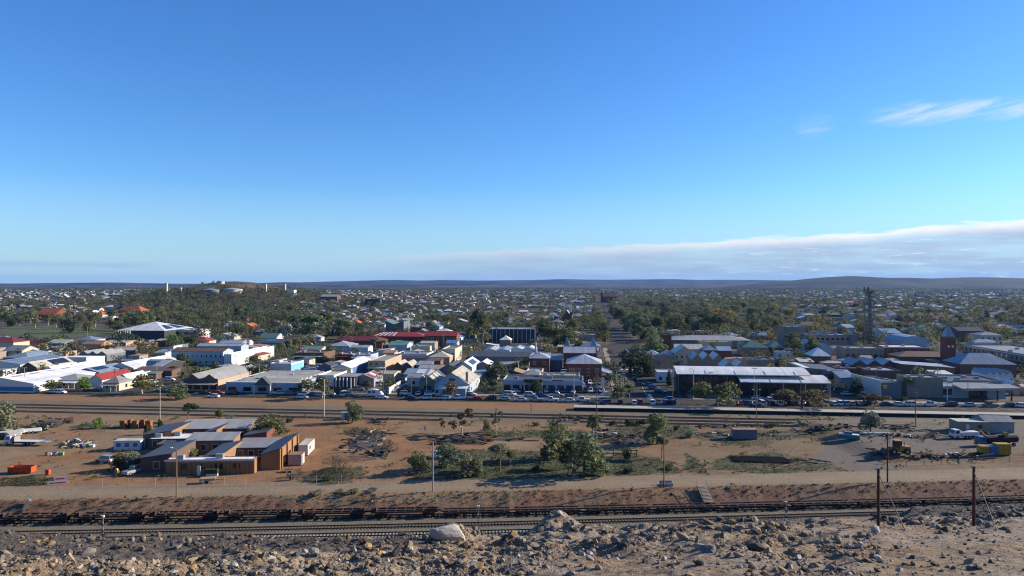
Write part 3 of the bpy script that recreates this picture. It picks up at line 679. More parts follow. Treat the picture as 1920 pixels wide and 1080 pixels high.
# ------------------------------------------------------------------ brick office complex in the yard
YR = radians(3.0)  # left-falling roofs below are grey, coloured dark for facing away from the sun
def yard(label, px0, px1, ye, h, dp, kind, roof, wall, **k): return building(label, 'building', px0, px1, ye, h, dp, kind, roof, wall, name='brick_office', rot=YR, group='linked blocks of the brick office complex', **k)
b, w_ = yard('front brick block with white edged flat roof facing the dirt road', 310, 477, 862.5, 3.3, 2.8, 'flat', 'white', 'orange', par=.12)
for i in range(9):
    obj('pier', MB().box(-.2, .2, -.28, -.01, -.3, 3.0).mesh('pier', W['orange']), b, (w_*(i+.5)/9.2, 0, 0))
obj('fascia', MB().box(-.15, w_+.15, -.32, -.29, 2.98, 3.34).mesh('fascia', M['frame']), b)
for i in range(4): obj('window', shared_box(1.6, 1.2, .06), b, (w_*(.2+.2*i), -.035, 1.2))
b, w_ = yard('tall right hand brick block with shade-coloured roof and lit piers', 489, 525, 852, 3.6, 17, 'sl', 'dark', 'orange', rh=1.5)
for i in range(4): obj('pier', MB().box(.01, .35, -.3, .3, -.3, 4.8).mesh('pier', W['orange']), b, (w_, 1+i*4.9, 0))
for i in range(3): obj('window', shared_box(2.4, 1.6, .06), b, (w_+.035, 3.4+i*4.9, .9), pi/2)
yard('brick block with pale grey lean-to roof behind the tall right block', 441, 520, 839, 3.1, 7, 'sf', 'grey', 'brown', rh=.8, nwin=4)
yard('small brick block with shade-coloured roof between two courtyards', 381, 419, 856, 3.2, 13, 'sl', 'dark', 'orange', rh=.9, side=2)
yard('left front brick block with shade-coloured roof beside the shade cloth', 264, 322, 858, 3.3, 14, 'sl', 'dark', 'brown', rh=1.0, nwin=1, side=2)
yard('middle brick block with pale grey lean-to roof and white beams in front', 349, 437, 826, 3.4, 5.5, 'sf', 'grey', 'orange', rh=.9, nwin=4)
yard('left rear brick block with shade-coloured roof above the white site hut', 268, 322, 815, 3.3, 13, 'sl', 'dark', 'orange', rh=1.1, side=2)
yard('rearmost long brick block with pale grey lean-to roof', 333, 464, 804, 3.3, 7, 'sf', 'grey', 'brown', rh=1.2, nwin=6)
yard('small rear brick link with shade-coloured roof and lit end wall', 383, 406, 811, 3.2, 9, 'sl', 'dark', 'orange', rh=.9, side=1)
yard('low flat roofed brick link with white edge behind the left block', 279, 350, 823, 2.9, 7, 'flat', 'white', 'brown', par=.12, nwin=3)
yard('low dark flat roofed link in the middle courtyard', 292, 340, 833, 2.7, 6, 'flat', 'dark', 'brown', par=.1)
yard('small brick block with shade-coloured roof beside the big courtyard tree', 458, 500, 816, 3.1, 8, 'sl', 'dark', 'brick', rh=.9)
x, d, z = G(392, 848)
t = empty('pergola', (x, d, z), YR, label='white timber pergola frame in the middle courtyard of the brick complex', cat='pergola')
for i in range(5):
    obj('post', shared_box(.16, 2.7, .16, 'frame'), t, (-6+i*3, 0, 0))
obj('beam', MB().box(-6.5, 6.5, -.1, .1, 2.701, 2.95).mesh('beam', M['frame']), t)
mark('the brick office complex', 400, 850); mark('the white site hut', 238, 840); mark('the white flatbed truck', 50, 828); mark('the red skip bin', 40, 885)
mark('the scrap rows', 695, 820); mark('the dark timber stack', 880, 822); mark('the grey shed', 1396, 818); mark('the wheel loader', 1675, 845); mark('the parked work trucks', 1850, 825)
mark('the rail stack on the grass', 1430, 863); mark('the tall weeping gum', 1095, 885); mark('the end of the platform', 1080, 775); mark('the white containers', 570, 850); mark('the twin lamp mast', 300, 785)

def container(label, px, py, w, dp, h, mat, rot=YR, name='shipping_container', rib=True):
    x, d, z = G(px, py); t = empty(name, (x, d, z), rot, label=label, cat='container')
    mb = MB().box(0, w, 0, dp, .12, h)
    if rib:
        for i in range(int(dp/.6)): mb.box(w, w+.05, .15+i*.6, .45+i*.6, .3, h-.2)
        for i in range(int(w/.6)): mb.box(.12+i*.6, .42+i*.6, -.05, 0, .3, h-.2)
    obj('body', mb.mesh('body', mat), t)
    obj('roof', MB().box(-.04, w+.04, -.04, dp+.04, h+.002, h+.1).mesh('roof', R['cream'] if mat is not M['pinkc'] and mat is not M['purple'] else R['rust']), t)
    for cx in (.1, w-.1):
        for cy in (.1, dp-.1): obj('corner_foot', shared_box(.2, .12, .2, 'darkmetal'), t, (cx, cy, 0))
    return t
t = container('white shipping container with a small window beside the tall brick block', 559.5, 855, 2.3, 7.5, 2.6, M['whitec']); obj('window', shared_box(.9, .8, .05), t, (2.36, 2.2, 1.2), pi/2)
t = container('pinkish shipping container with open end next to the white one', 540, 873.5, 3.1, 3.2, 2.5, M['pinkc']); obj('door', shared_box(1.4, 2.2, .06, 'whitec'), t, (3.18, 1.6, .2), pi/2)
t = container('grey shed like container with a reddish roof alone in the yard', 1375.5, 824.5, 6.4, 2.6, 2.7, M['purple'], GA*.3)
t = container('white site hut with blue windows left of the brick complex', 213, 845.5, 6.6, 3.0, 2.5, M['whitec'], YR, 'site_hut', False)
for i in range(3): obj('window', shared_box(1.1, 1.0, .06, 'bluep'), t, (1.2+i*2.1, -.04, 1.0))
obj('door', shared_box(.8, 2.0, .06, 'bluep'), t, (6.64, 1.5, .2), pi/2)
t = container('grey portable office shed at the top right of the yard', 1796, 811, 8.2, 5, 3.0, W['tan'], GA, 'portable_office', False); obj('window', shared_box(1.0, .9, .06), t, (5.8, -.04, 1.3)); obj('door', shared_box(.9, 2.1, .06, 'frame'), t, (2.6, -.04, .2))
building('long grey gabled iron shed behind the portable office', 'shed', 1848, 1902, 797, 3.2, 7, 'gx', 'grey', 'grey', rh=1.2, name='iron_shed')
for px, mat, w, h, lb in ((1840, 'yellow', 1.9, 2.0, 'smaller yellow box bin beside the blue one'), (1857, 'bluep', 1.9, 2.0, 'blue box bin between the two yellow ones'), (1870, 'yellow', 3.3, 2.6, 'largest yellow box bin at the edge of the gravel yard')):
    x, d, z = G(px, 852); t = empty('box_bin', (x, d, z), GA*.5, label=lb, cat='bin', group='box bins on the gravel yard')
    obj('body', MB().box(0, w, 0, 2.0, .1, h).mesh('body', M[mat]), t); obj('lid', MB().box(-.05, w+.05, -.05, 2.05, h+.002, h+.1).mesh('lid', M[mat]), t)
    for i in range(3): obj('rib', shared_box(.1, h-.3, .08, mat), t, (w*(.2+.3*i), -.045, .2))
# skip bin
x, d, z = G(14, 889.5); t = empty('skip_bin', (x, d, z), radians(5), label='orange red open skip bin by the road at the left edge', cat='skip bin')
mb = MB(); w, dp, h = 5.0, 2.2, 1.5
mb.hexa([(.5, .1, .1), (w-.3, .1, .1), (w-.3, dp-.1, .1), (.5, dp-.1, .1), (0, 0, h), (w, 0, h), (w, .08, h), (0, .08, h)]); mb.box(0, .1, 0, dp, .3, h); mb.box(w-.1, w, 0, dp, .2, h); mb.box(.1, w-.1, dp-.08, dp, .1, h)
obj('body', mb.mesh('body', M['orange']), t)
for i in range(4): obj('rib', shared_box(.14, 1.2, .12, 'orange'), t, (.8+i*1.2, .0, .25))
obj('rim', MB().box(-.05, w+.05, -.06, .04, h+.002, h+.1).mesh('rim', M['orange']), t)

# ------------------------------------------------------------------ work vehicles
_wheel = {}
def wheel_mesh(r, w):
    if (r, w) not in _wheel:
        mb = MB().tube((0, -w/2, 0), (0, w/2, 0), r, n=12).tube((0, -w/2-.02, 0), (0, w/2+.02, 0), r*.5, n=8, mi=1); _wheel[r, w] = mb.mesh('wheel', M['tyre'], M['galv'])
    return _wheel[r, w]
def wheels(t, xs, half, r=.48, w=.3):
    for x in xs:
        for s in (-1, 1): obj('wheel', wheel_mesh(r, w), t, (x, s*half, r))
def cab(t, x0, paint, w=2.2, h=2.5, L_=1.7):
    mb = MB(); y = w/2
    mb.hexa([(x0, -y, .55), (x0+L_, -y, .55), (x0+L_, y, .55), (x0, y, .55), (x0, -y, 1.45), (x0+L_+.02, -y, 1.45), (x0+L_+.02, y, 1.45), (x0, y, 1.45)])
    mb.hexa([(x0, -y, 1.45), (x0+L_, -y, 1.45), (x0+L_, y, 1.45), (x0, y, 1.45), (x0, -y+.12, h), (x0+L_-.35, -y+.12, h), (x0+L_-.35, y-.12, h), (x0, y-.12, h)])
    obj('cab', mb.mesh('cab', paint), t)
    g = MB(); g.hexa([(x0+L_-.015, -y+.15, 1.5), (x0+L_+.015, -y+.15, 1.5), (x0+L_+.015, y-.15, 1.5), (x0+L_-.015, y-.15, 1.5), (x0+L_-.31, -y+.22, h-.15), (x0+L_-.27, -y+.22, h-.15), (x0+L_-.27, y-.22, h-.15), (x0+L_-.31, y-.22, h-.15)])
    obj('windscreen', g.mesh('windscreen', M['glass']), t)
    for s in (-1, 1): obj('side_window', MB().hexa([(x0+.3, s*(y-.0)-.02, 1.55), (x0+L_-.3, s*y-.02, 1.55), (x0+L_-.3, s*y+.02, 1.55), (x0+.3, s*y+.02, 1.55), (x0+.3, s*(y-.1)-.02, h-.25), (x0+L_-.5, s*(y-.1)-.02, h-.25), (x0+L_-.5, s*(y-.1)+.02, h-.25), (x0+.3, s*(y-.1)+.02, h-.25)]).mesh('side_window', M['glass']), t)
    obj('bumper', MB().box(x0+L_+.03, x0+L_+.15, -y, y, .4, .7).mesh('bumper', M['darkmetal']), t)
    for s in (-1, 1): obj('headlight', MB().box(x0+L_+.03, x0+L_+.07, s*.75-.16, s*.75+.16, .8, 1.05).mesh('headlight', M['frame']), t)
def truck(label, px, py, head, paint, bed, L_=7.5):
    x, d, z = G(px, py); t = empty('work_truck', (x, d, z), radians(head), label=label, cat='truck', group='work trucks parked in the rail yard')
    cab(t, L_/2-1.7, paint)
    obj('chassis', MB().box(-L_/2, L_/2-1.7, -.45, .45, .55, .85).mesh('chassis', M['darkmetal']), t)
    wheels(t, (L_/2-.9, -L_/2+1.4, -L_/2+2.5), .95)
    if bed == 'flat':
        obj('tray', MB().box(-L_/2-1.5, L_/2-2.9, -1.2, 1.2, 1.0, 1.15).mesh('tray', M['whitec']), t); obj('headboard', MB().box(L_/2-2.9, L_/2-2.75, -1.1, 1.1, 1.0, 2.3).mesh('headboard', M['galv']), t)
        obj('crane', MB().box(L_/2-2.6, L_/2-2.0, -.4, .4, .9, 2.3).tube((L_/2-2.3, 0, 2.2), (L_/2-1.9, .3, 2.7), .15).mesh('crane', M['orange']), t)
        obj('ramp', MB().hexa([(-L_/2-3.8, -1, .9), (-L_/2-1.5, -1, 1.0), (-L_/2-1.5, 1, 1.0), (-L_/2-3.8, 1, .9), (-L_/2-3.8, -1, .98), (-L_/2-1.5, -1, 1.14), (-L_/2-1.5, 1, 1.14), (-L_/2-3.8, 1, .98)]).mesh('ramp', M['galv']), t)
    if bed == 'box': obj('body', MB().box(-L_/2, L_/2-1.9, -1.15, 1.15, .9, 1.9).mesh('body', M['whitec']), t); obj('crane', MB().tube((L_/2-2.4, 0, 1.9), (-L_/2+1, .2, 2.6), .16).mesh('crane', M['darkmetal']), t)
    if bed == 'tank':
        obj('tank', MB().tube((-L_/2-2, 0, 1.8), (L_/2-2.1, 0, 1.8), .95, n=14).mesh('tank', M['blackiron']), t); obj('hose_reel', MB().tube((-L_/2+1, -.5, 2.9), (-L_/2+1, .5, 2.9), .6, n=10).mesh('hose_reel', M['catyel']), t); wheels(t, (-L_/2-.6,), .95)
        obj('boom', MB().tube((L_/2-2.2, .3, 2.5), (L_/2-.2, .5, 4.2), .13).mesh('boom', M['orange']), t)
truck('white flatbed truck with orange crane and lowered ramps at the left', 40, 834, 176, PAINT['white'], 'flat', 8)
truck('white truck with a box body near the portable office', 1808, 822, 184, PAINT['white'], 'box', 7)
truck('blue and white truck towing a black tank near the yellow bins', 1862, 836, 184, PAINT['blue'], 'tank', 8.5)
def loader():
    x, d, z = G(1680, 851); t = empty('wheel_loader', (x, d, z), radians(178), label='yellow wheel loader with lowered bucket on the gravel yard', cat='wheel loader')
    y = M['catyel']
    obj('engine_body', MB().hexa([(-3.2, -.9, .9), (-.6, -.9, .9), (-.6, .9, .9), (-3.2, .9, .9), (-3.1, -.8, 1.9), (-.6, -.8, 2.2), (-.6, .8, 2.2), (-3.1, .8, 1.9)]).mesh('engine_body', y), t)
    obj('front_frame', MB().box(-.5, 1.2, -.6, .6, .8, 1.6).mesh('front_frame', y), t)
    obj('cab', MB().box(-1.0, .4, -.75, .75, 1.6, 3.2).mesh('cab', M['glass']), t); obj('cab_roof', MB().box(-1.15, .55, -.85, .85, 3.202, 3.4).mesh('cab_roof', y), t)
    for sx in (-1.0, .4):
        for sy in (-.75, .75): obj('cab_pillar', MB().box(sx-.06, sx+.06, sy-.06, sy+.06, 1.6, 3.2).mesh('cab_pillar', M['darkmetal']), t)
    for s in (-.5, .5): obj('lift_arm', MB().tube((.2, s, 1.7), (2.6, s, .7), .14).mesh('lift_arm', y), t)
    b = MB(); b.hexa([(2.5, -1.35, .15), (3.6, -1.35, .1), (3.6, 1.35, .1), (2.5, 1.35, .15), (2.5, -1.35, 1.25), (2.7, -1.35, 1.35), (2.7, 1.35, 1.35), (2.5, 1.35, 1.25)]); obj('bucket', b.mesh('bucket', M['junk']), t)
    obj('exhaust', MB().tube((-1.8, .4, 2.0), (-1.8, .4, 3.0), .07).mesh('exhaust', M['darkmetal']), t)
    wheels(t, (1.0, -2.2), 1.0, .78, .55)
loader()

# ------------------------------------------------------------------ heaps, stacks and odd things lying in the yard
_beams = []
for i, (l, a, b_) in enumerate(((3.2, .18, .2), (4.5, .12, .25), (2.0, .3, .15), (1.2, .5, .35), (5.5, .1, .1), (.9, .9, .5))):
    _beams.append([MB().box(-l/2, l/2, -a/2, a/2, 0, b_).mesh('beam', M[m]) for m in ('timber', 'rustpaint', 'junk', 'blackiron', 'conc')])
def heap(label, px0, px1, py0, py1, n, mats, height=.8, cat='scrap heap', name='scrap_heap', ang=None):
    xa, da, za = G((px0+px1)/2, (py0+py1)/2); t = empty(name, (xa, da, za), label=label, cat=cat)
    mb = MB(); rx, ry = (px1-px0)/2*da/F, abs(G(px0, py0)[1]-G(px0, py1)[1])/2
    k = 14; ring = [(rx*.9*cos(2*pi*i/k)*random.uniform(.8, 1.1), ry*.9*sin(2*pi*i/k)*random.uniform(.8, 1.1)) for i in range(k)]
    inner = [(p[0]*.5, p[1]*.5, height*random.uniform(.35, .6)) for p in ring]
    for i in range(k):
        j = (i+1) % k; mb.poly([(*ring[i], -.1), (*ring[j], -.1), inner[j], inner[i]]); mb.poly([inner[i], inner[j], (0, 0, height*.6)])
    obj('mound', mb.mesh('mound', M['junk']), t)
    for i in range(n):
        me = random.choice(_beams)[mats[i % len(mats)]]; u, v = random.uniform(-1, 1), random.uniform(-1, 1); zz = max(.0, height*.6*(1-max(abs(u), abs(v))))
        a = random.uniform(0, pi) if ang is None else ang+random.gauss(0, .22)
        obj('beam', me, t, (u*rx, v*ry, zz+random.uniform(0, .25)), (random.gauss(0, .12), random.gauss(0, .12), a))
    return t
heap('long rows of mixed rusty scrap left of the red track', 648, 722, 806, 848, 46, (1, 2, 0, 4, 3), .9)
heap('dark scrap heap with an arched frame near the bare tree', 690, 735, 838, 858, 24, (3, 2, 0), 1.5)
heap('small dark scrap pile behind the scrap rows', 698, 724, 786, 797, 12, (3, 0), .9)
heap('long stack of dark old sleepers under the leafless tree', 815, 918, 815, 834, 56, (0, 3, 3, 0), 1.6, 'timber stack', 'timber_stack', .2)
heap('few loose timbers at the right of the dark stack', 905, 995, 820, 828, 10, (0, 3), .2, 'timber pile', 'timber_pile', .1)
heap('white and grey concrete pieces in front of the slim gum', 1108, 1165, 806, 822, 26, (4, 4, 2, 3), .7)
heap('dark row of old sleepers between the two middle gums', 1120, 1228, 818, 834, 46, (3, 0, 3), 1.3, 'timber stack', 'timber_stack', .5)
heap('rusty junk left of the grey shed', 1318, 1376, 812, 824, 18, (2, 4, 0), .6)
heap('low rusty rail offcuts right of the grey shed', 1420, 1530, 810, 818, 14, (1, 0), .15)
heap('dark sleepers lying beside the round bush at the right', 1652, 1735, 797, 810, 26, (3, 0), .2, 'timber stack', 'timber_stack', -.5)
heap('row of mixed parts along the back of the gravel yard', 1612, 1780, 815, 822, 34, (4, 1, 2, 3), .4)
heap('dark junk beside the bucket of the loader', 1633, 1668, 842, 855, 16, (3, 2, 0), .5)
heap('long low line of timber and parts edging the gravel yard', 1700, 1850, 851, 855, 24, (0, 4, 3), .25)
heap('rusty heap of old steel in the far left corner of the yard', 68, 128, 786, 802, 34, (1, 1, 2), 1.2)
heap('mixed market stall junk pile in the left yard', 118, 178, 825, 840, 34, (4, 2, 0, 4), .9)
heap('sleeper heap beyond the platform end', 1030, 1110, 783, 795, 20, (3, 0, 1), .3)
heap('dark timber fragments behind the grey shed', 1300, 1420, 797, 803, 18, (3, 0), .3)
heap('bundle of loose bars at the top of the gravel yard', 1510, 1600, 795, 808, 26, (3, 1), .35)
x, d, z = G(1425, 863); t = empty('rail_stack', (x, d, z), GA, label='flat stack of dark steel rails lying on the grass', cat='rail stack')
me = MB().box(-6.5, 6.5, -.07, .07, 0, .16).mesh('rail', M['blackiron']); me2 = MB().box(-5.2, 5.2, -.07, .07, 0, .16).mesh('rail', M['rustpaint'])
for i in range(26): obj('rail', random.choice((me, me, me2)), t, (random.uniform(-1, 1), -2.6+.21*i, .02+(.17 if i % 3 == 1 else 0)), random.gauss(0, .012))
for i in range(5): obj('rail', me2, t, (8+i*1.8, random.uniform(-1.5, 2), .02), radians(-32)+random.gauss(0, .1), (.28, 1, 1))
for i, px in enumerate((232, 243, 254, 268, 280)):
    x, d, z = G(px, 802-(i % 2)*2); t = empty('crate_stack', (x, d, z), GA*.4, cat='crate stack')
    auto(t, 'stack of red wooden crates', 'crate stack', 'red crate stacks behind the yard', px, 801, 'near the rear tracks')
    for k in range(3):
        c = obj('crate', MB().box(-.8, .8, -.8, .8, .05, .72).mesh('crate', W['rusty']), t, (random.uniform(-.08, .08), 0, k*.74)) if i == 0 and k == 0 else obj('crate', bpy.data.meshes['crate'], t, (random.uniform(-.08, .08), 0, k*.74))
for px, py, n, lb in ((160, 838, 5, 'white and violet plastic crates in front of the market junk pile'), (110, 853, 4, 'small heap of violet and lime green plastic pieces')):
    x, d, z = G(px, py); t = empty('plastic_crates', (x, d, z), label=lb, cat='crate pile')
    for k in range(n): obj('crate', shared_box(.9, .6+.2*(k % 2), .8, ('whitec', 'violet', 'whitec', 'greenp')[k % 4]), t, (-2+k*1.0, random.uniform(-.5, .5), 0), random.uniform(-.4, .4))
for k, (px, py) in enumerate(((55, 812), (68, 808), (22, 816), (30, 812), (16, 820))):
    x, d, z = G(px, py); t = empty('boat_hull' if k < 2 else 'covered_trailer', (x, d, z), radians(30), cat='trailer')
    auto(t, ('white pipe bundle' if k < 2 else 'cream covered trailer'), 'trailer', 'trailers behind the flatbed truck', px, py, 'behind the white flatbed truck')
    obj('cover', MB().hexa([(-3, -.9, .5), (3, -.9, .5), (3, .9, .5), (-3, .9, .5), (-2.8, -.5, 1.3), (2.8, -.5, 1.3), (2.8, .5, 1.3), (-2.8, .5, 1.3)]).mesh('cover', M['whitec'] if k < 2 else R['cream']), t); wheels(t, (0, .9), .85, .33, .2)
def boxes(name, label, cat, px, py, parts, rot=0.0):
    x, d, z = G(px, py); t = empty(name, (x, d, z), rot, label=label, cat=cat)
    for pn, bx, m in parts: obj(pn, MB().box(*bx).mesh(pn, m if not isinstance(m, str) else M[m]), t)
    return t
boxes('banner_frame', 'white banners with red print on a leaning frame by the yard gate', 'banner', 118, 906, [('banner', (-1.6, .6, 0, .04, .6, 1.5), 'whitec'), ('banner', (-2.6, 1.2, -1.2, -1.16, .1, .9), 'whitec'), ('print', (-1.3, .3, -.012, -.002, .9, 1.15), 'signred'), ('print', (-2.2, .9, -1.212, -1.202, .35, .6), 'signred'), ('post', (.62, .7, 0, .08, 0, 2.6), 'galv'), ('post', (-1.7, -1.62, 0, .08, 0, 1.6), 'galv')], radians(20))
boxes('drum', 'orange red drum standing beside the skip bin', 'drum', 90, 890, [('drum', (-.4, .4, -.4, .4, .1, 1.1), 'orange'), ('lid', (-.43, .43, -.43, .43, 1.102, 1.2), 'orange')])
boxes('hydrant_post', 'bright yellow post with white cap in front of the brick complex', 'marker post', 219, 893, [('post', (-.3, .3, -.3, .3, 0, 1.4), 'yellow'), ('cap', (-.2, .2, -.2, .2, 1.402, 1.7), 'whitec'), ('arm', (.31, .6, -.1, .1, .9, 1.15), 'yellow')])
boxes('shade_screen', 'teal shade cloth screen beside the left brick block', 'screen', 238, 882, [('cloth', (-1.5, 1.5, -.02, .02, .2, 2.6), 'teal'), ('post', (-1.6, -1.5, -.05, .05, 0, 2.7), 'galv'), ('post', (1.5, 1.6, -.05, .05, 0, 2.7), 'galv')], radians(25))
boxes('small_trailer', 'small wooden trailer with drawbar before the front brick wall', 'trailer', 392, 905, [('tray', (-1.8, 1.4, -.9, .9, .95, 1.1), 'wood'), ('side', (-1.8, 1.4, -.95, -.902, .6, .95), 'wood'), ('drawbar', (1.41, 3.4, -.08, .08, .55, .7), 'wood'), ('leg', (.9, 1.1, -.7, -.5, 0, .6), 'whitec'), ('wheel', (-.7, .0, -1.1, -.96, 0, .66), 'tyre'), ('wheel', (-.7, .0, .96, 1.1, 0, .66), 'tyre')], radians(12))
boxes('planter', 'white planter stand with green shrub at the front brick wall', 'planter', 398, 893, [('stand', (-1.3, 1.3, -.4, .4, .1, .7), 'whitec'), ('shrub', (-1.5, 1.3, -.6, .6, .7, 1.6), L['dark']), ('sail', (-3.4, -2.6, -.05, .05, .2, 2.3), 'whitec')])
boxes('picnic_table', 'dark picnic table beside the pinkish container', 'table', 542, 885, [('table_top', (-1, 1, -.4, .4, .7, .78), 'timber'), ('bench', (-1, 1, -.9, -.6, .4, .46), 'timber'), ('bench', (-1, 1, .6, .9, .4, .46), 'timber'), ('leg', (-.7, -.6, -.8, .8, 0, .4), 'timber'), ('leg', (.6, .7, -.8, .8, 0, .4), 'timber')], radians(10))
boxes('white_sign', 'small white board on a post in the red yard', 'sign', 797, 812, [('board', (-.35, .35, -.03, .03, .9, 2.0), 'whitec'), ('post', (-.04, .04, .031, .09, 0, 1.8), 'galv')])
boxes('concrete_box', 'small concrete box on the slope of the cutting', 'box', 1249, 932, [('side', (-1.3, 1.3, -.9, -.7, -.2, .7), 'conc'), ('side', (-1.3, 1.3, .5, .7, -.2, .9), 'conc'), ('inside', (-1.3, 1.3, -.7, .5, -.2, .3), 'blackiron')])
boxes('white_relay_hut', 'small white hut beside the tree at the rear tracks', 'hut', 650, 786, [('wall', (-1.6, 1.6, -1, 1, 0, 2.1), 'whitec'), ('roof', (-1.8, 1.8, -1.2, 1.2, 2.102, 2.25), 'galv'), ('door', (-.4, .4, -1.06, -1.002, .05, 1.8), 'bluep')])
boxes('timber_rail_fence', 'long low timber frame beside the tall weeping gum', 'frame', 1150, 856, [('rail', (-6, 6, 0, .15, 1.5, 1.7), 'timber'), ('rail', (-6, 6, 0, .15, .7, .9), 'timber'), ('post', (-5.8, -5.6, .151, .35, 0, 1.8), 'timber'), ('post', (-.1, .1, .151, .35, 0, 1.8), 'timber'), ('post', (5.6, 5.8, .151, .35, 0, 1.8), 'timber')], GA)
boxes('pale_pipe', 'pale pipe lying along the back of the gravel yard', 'pipe', 1640, 816, [('pipe', (-4, 4, -.3, .3, .1, .7), 'whitec'), ('cradle', (-2.2, -2, -.5, .5, 0, .1), 'timber'), ('cradle', (2, 2.2, -.5, .5, 0, .1), 'timber')], GA)
boxes('turquoise_boat', 'turquoise and white old boat on the gravel yard', 'boat', 1592, 824, [('hull', (-2.6, 2.6, -1, 1, .3, 1.3), 'teal'), ('deck', (-2.4, 2.4, -.9, .9, 1.302, 1.5), 'whitec'), ('cabin', (-1.2, .8, -.7, .7, 1.502, 2.1), 'bluep')], radians(-25))
def stairs(label, px, py_top, px_bot, py_bot, n):
    zb, zt = -2.0, .45
    db = (H-zb)*F/(py_bot-YH); xb = (px_bot-960)*db/F; dt = (H-zt)*F/(py_top-YH); xt = (px-960)*dt/F
    t = empty('stairway', (0, 0, 0), label=label, cat='stairs')
    dir_ = np.array([xt-xb, dt-db]); L_ = np.linalg.norm(dir_); u = dir_/L_; nrm = np.array([-u[1], u[0]])*1.0
    for i in range(n):
        f = (i+.5)/n; c = np.array([xb, db])+dir_*f; z = zb+(zt-zb)*f+.25; hw = .17
        obj('tread', MB().prism([(*(c-u*hw-nrm*-1), z), (*(c-u*hw+nrm*-1), z), (*(c+u*hw+nrm*-1), z), (*(c+u*hw-nrm*-1), z)][::-1], .08).mesh('tread', M['conc']), t)
    for s in (-1, 1):
        A = np.array([xb, db])+nrm*s*1.05; B = np.array([xt, dt])+nrm*s*1.05
        obj('stringer', MB().tube((*A, zb+.1), (*B, zt+.1), .1, n=4).mesh('stringer', M['timber']), t); obj('handrail', MB().tube((*A, zb+1.1), (*B, zt+1.1), .05, n=4).mesh('handrail', M['timber']), t)
stairs('pale stairway down the cutting behind the middle wagons', 1314, 911, 1329, 944, 13)
stairs('white stairway down the cutting at the left edge', 57, 938, 37, 965, 11)

# ------------------------------------------------------------------ poles, masts, fences
def pole(label, px, py, h, r=.13, cross=1.6, mat='timber', lamp=0, cat='utility pole', name='utility_pole', group=None, desc=None, place=None, z=None):
    x, d, zz = G(px, py)
    t = empty(name, (x, d, zz), GA, label=label, cat=cat, group=group)
    obj('pole', MB().tube((0, 0, -.4), (0, 0, h), r, r*.7, n=7).mesh('pole', M[mat]), t)
    if cross:
        for k in range(2 if h > 9 else 1):
            c = obj('crossarm', MB().box(-cross/2, cross/2, -r-.12, -r-.01, h-.35-k*.9, h-.2-k*.9).mesh('crossarm', M['timber']), t)
            obj('insulator', MB().box(-cross/2+.05, -cross/2+.17, -r-.1, -r-.02, h-.199-k*.9, h-k*.9+.05).box(cross/2-.17, cross/2-.05, -r-.1, -r-.02, h-.199-k*.9, h-k*.9+.05).mesh('insulator', M['frame']), c)
    for k in range(lamp):
        s = (-1, 1)[k % 2]
        a = obj('lamp_arm', MB().tube((0, 0, h-.1), (s*1.0, -.2, h+.25), .05, n=5).mesh('lamp_arm', M['galv']), t); obj('lamp', MB().box(s*1.0-.28, s*1.0+.28, -.38, -.05, h+.16, h+.30).mesh('lamp', M['frame']), a)
    if desc: auto(t, desc, cat, group, px, py, place)
    return t
pole('dark timber pole at the cutting edge before the front brick wall', 331, 939.5, 9.6, .16, 0, 'timber', 1)
pole('pale grey pole at the cutting edge in the middle of the yard', 812, 922, 10.2, .17, 0, 'galv', 0)
pole('dark timber pole with small lamp left of the concrete box', 1245, 912.5, 10.6, .15, 0, 'timber', 1)
pole('dark timber pole behind the left guyed red pole', 1664, 904, 10.6, .18, 1.2, 'redpole', 0)
pole('concrete light mast with two lamps behind the brick complex', 300, 786, 10.4, .14, 0, 'conc', 2, 'light mast', 'light_mast')
pole('white light mast beside the rear tracks right of the courtyard tree', 608, 781, 12.0, .13, 0, 'frame', 1, 'light mast', 'light_mast')
pole('tall dark pole standing at the start of the platform', 1119, 778, 15.0, .15, 1.4, 'timber', 0)
pole('dark pole with lamp behind the platform left of the round street tree', 1418, 796, 10.4, .14, 0, 'timber', 2)
pole('dark pole near the right end of the rear tracks', 1717, 798, 10.6, .15, 1.2, 'timber', 0)
def railsignal(label, px, py, h, z=None):
    d = track_b((px-960)*128/F)-2.2 if py > 960 else G(px, py)[1]; x = (px-960)*d/F; z = -2.4 if py > 960 else 0
    t = empty('signal_post', (x, d, z), label=label, cat='signal post')
    obj('post', MB().tube((0, 0, -.3), (0, 0, h), .11, n=6).mesh('post', M['timber']), t)
    for k in range(4): obj('marker_plate', MB().box(-.16, .16, -.15, -.115, h*.45+k*.5, h*.45+.28+k*.5).mesh('marker_plate', M['frame' if k % 2 else 'darkmetal']), t)
    obj('lamp', MB().box(-.22, .22, -.2, .2, h+.002, h+.3).mesh('lamp', M['frame']), t)
railsignal('signal post with white head by tracks near the left edge', 193, 1000, 4.6)
railsignal('signal post with white head right of the big pale boulder', 897, 1000, 5.2)
railsignal('signal post with white head left of the guyed red poles', 1474, 976, 4.9)
railsignal('small signal beside the start of the platform', 996, 774, 3.0)
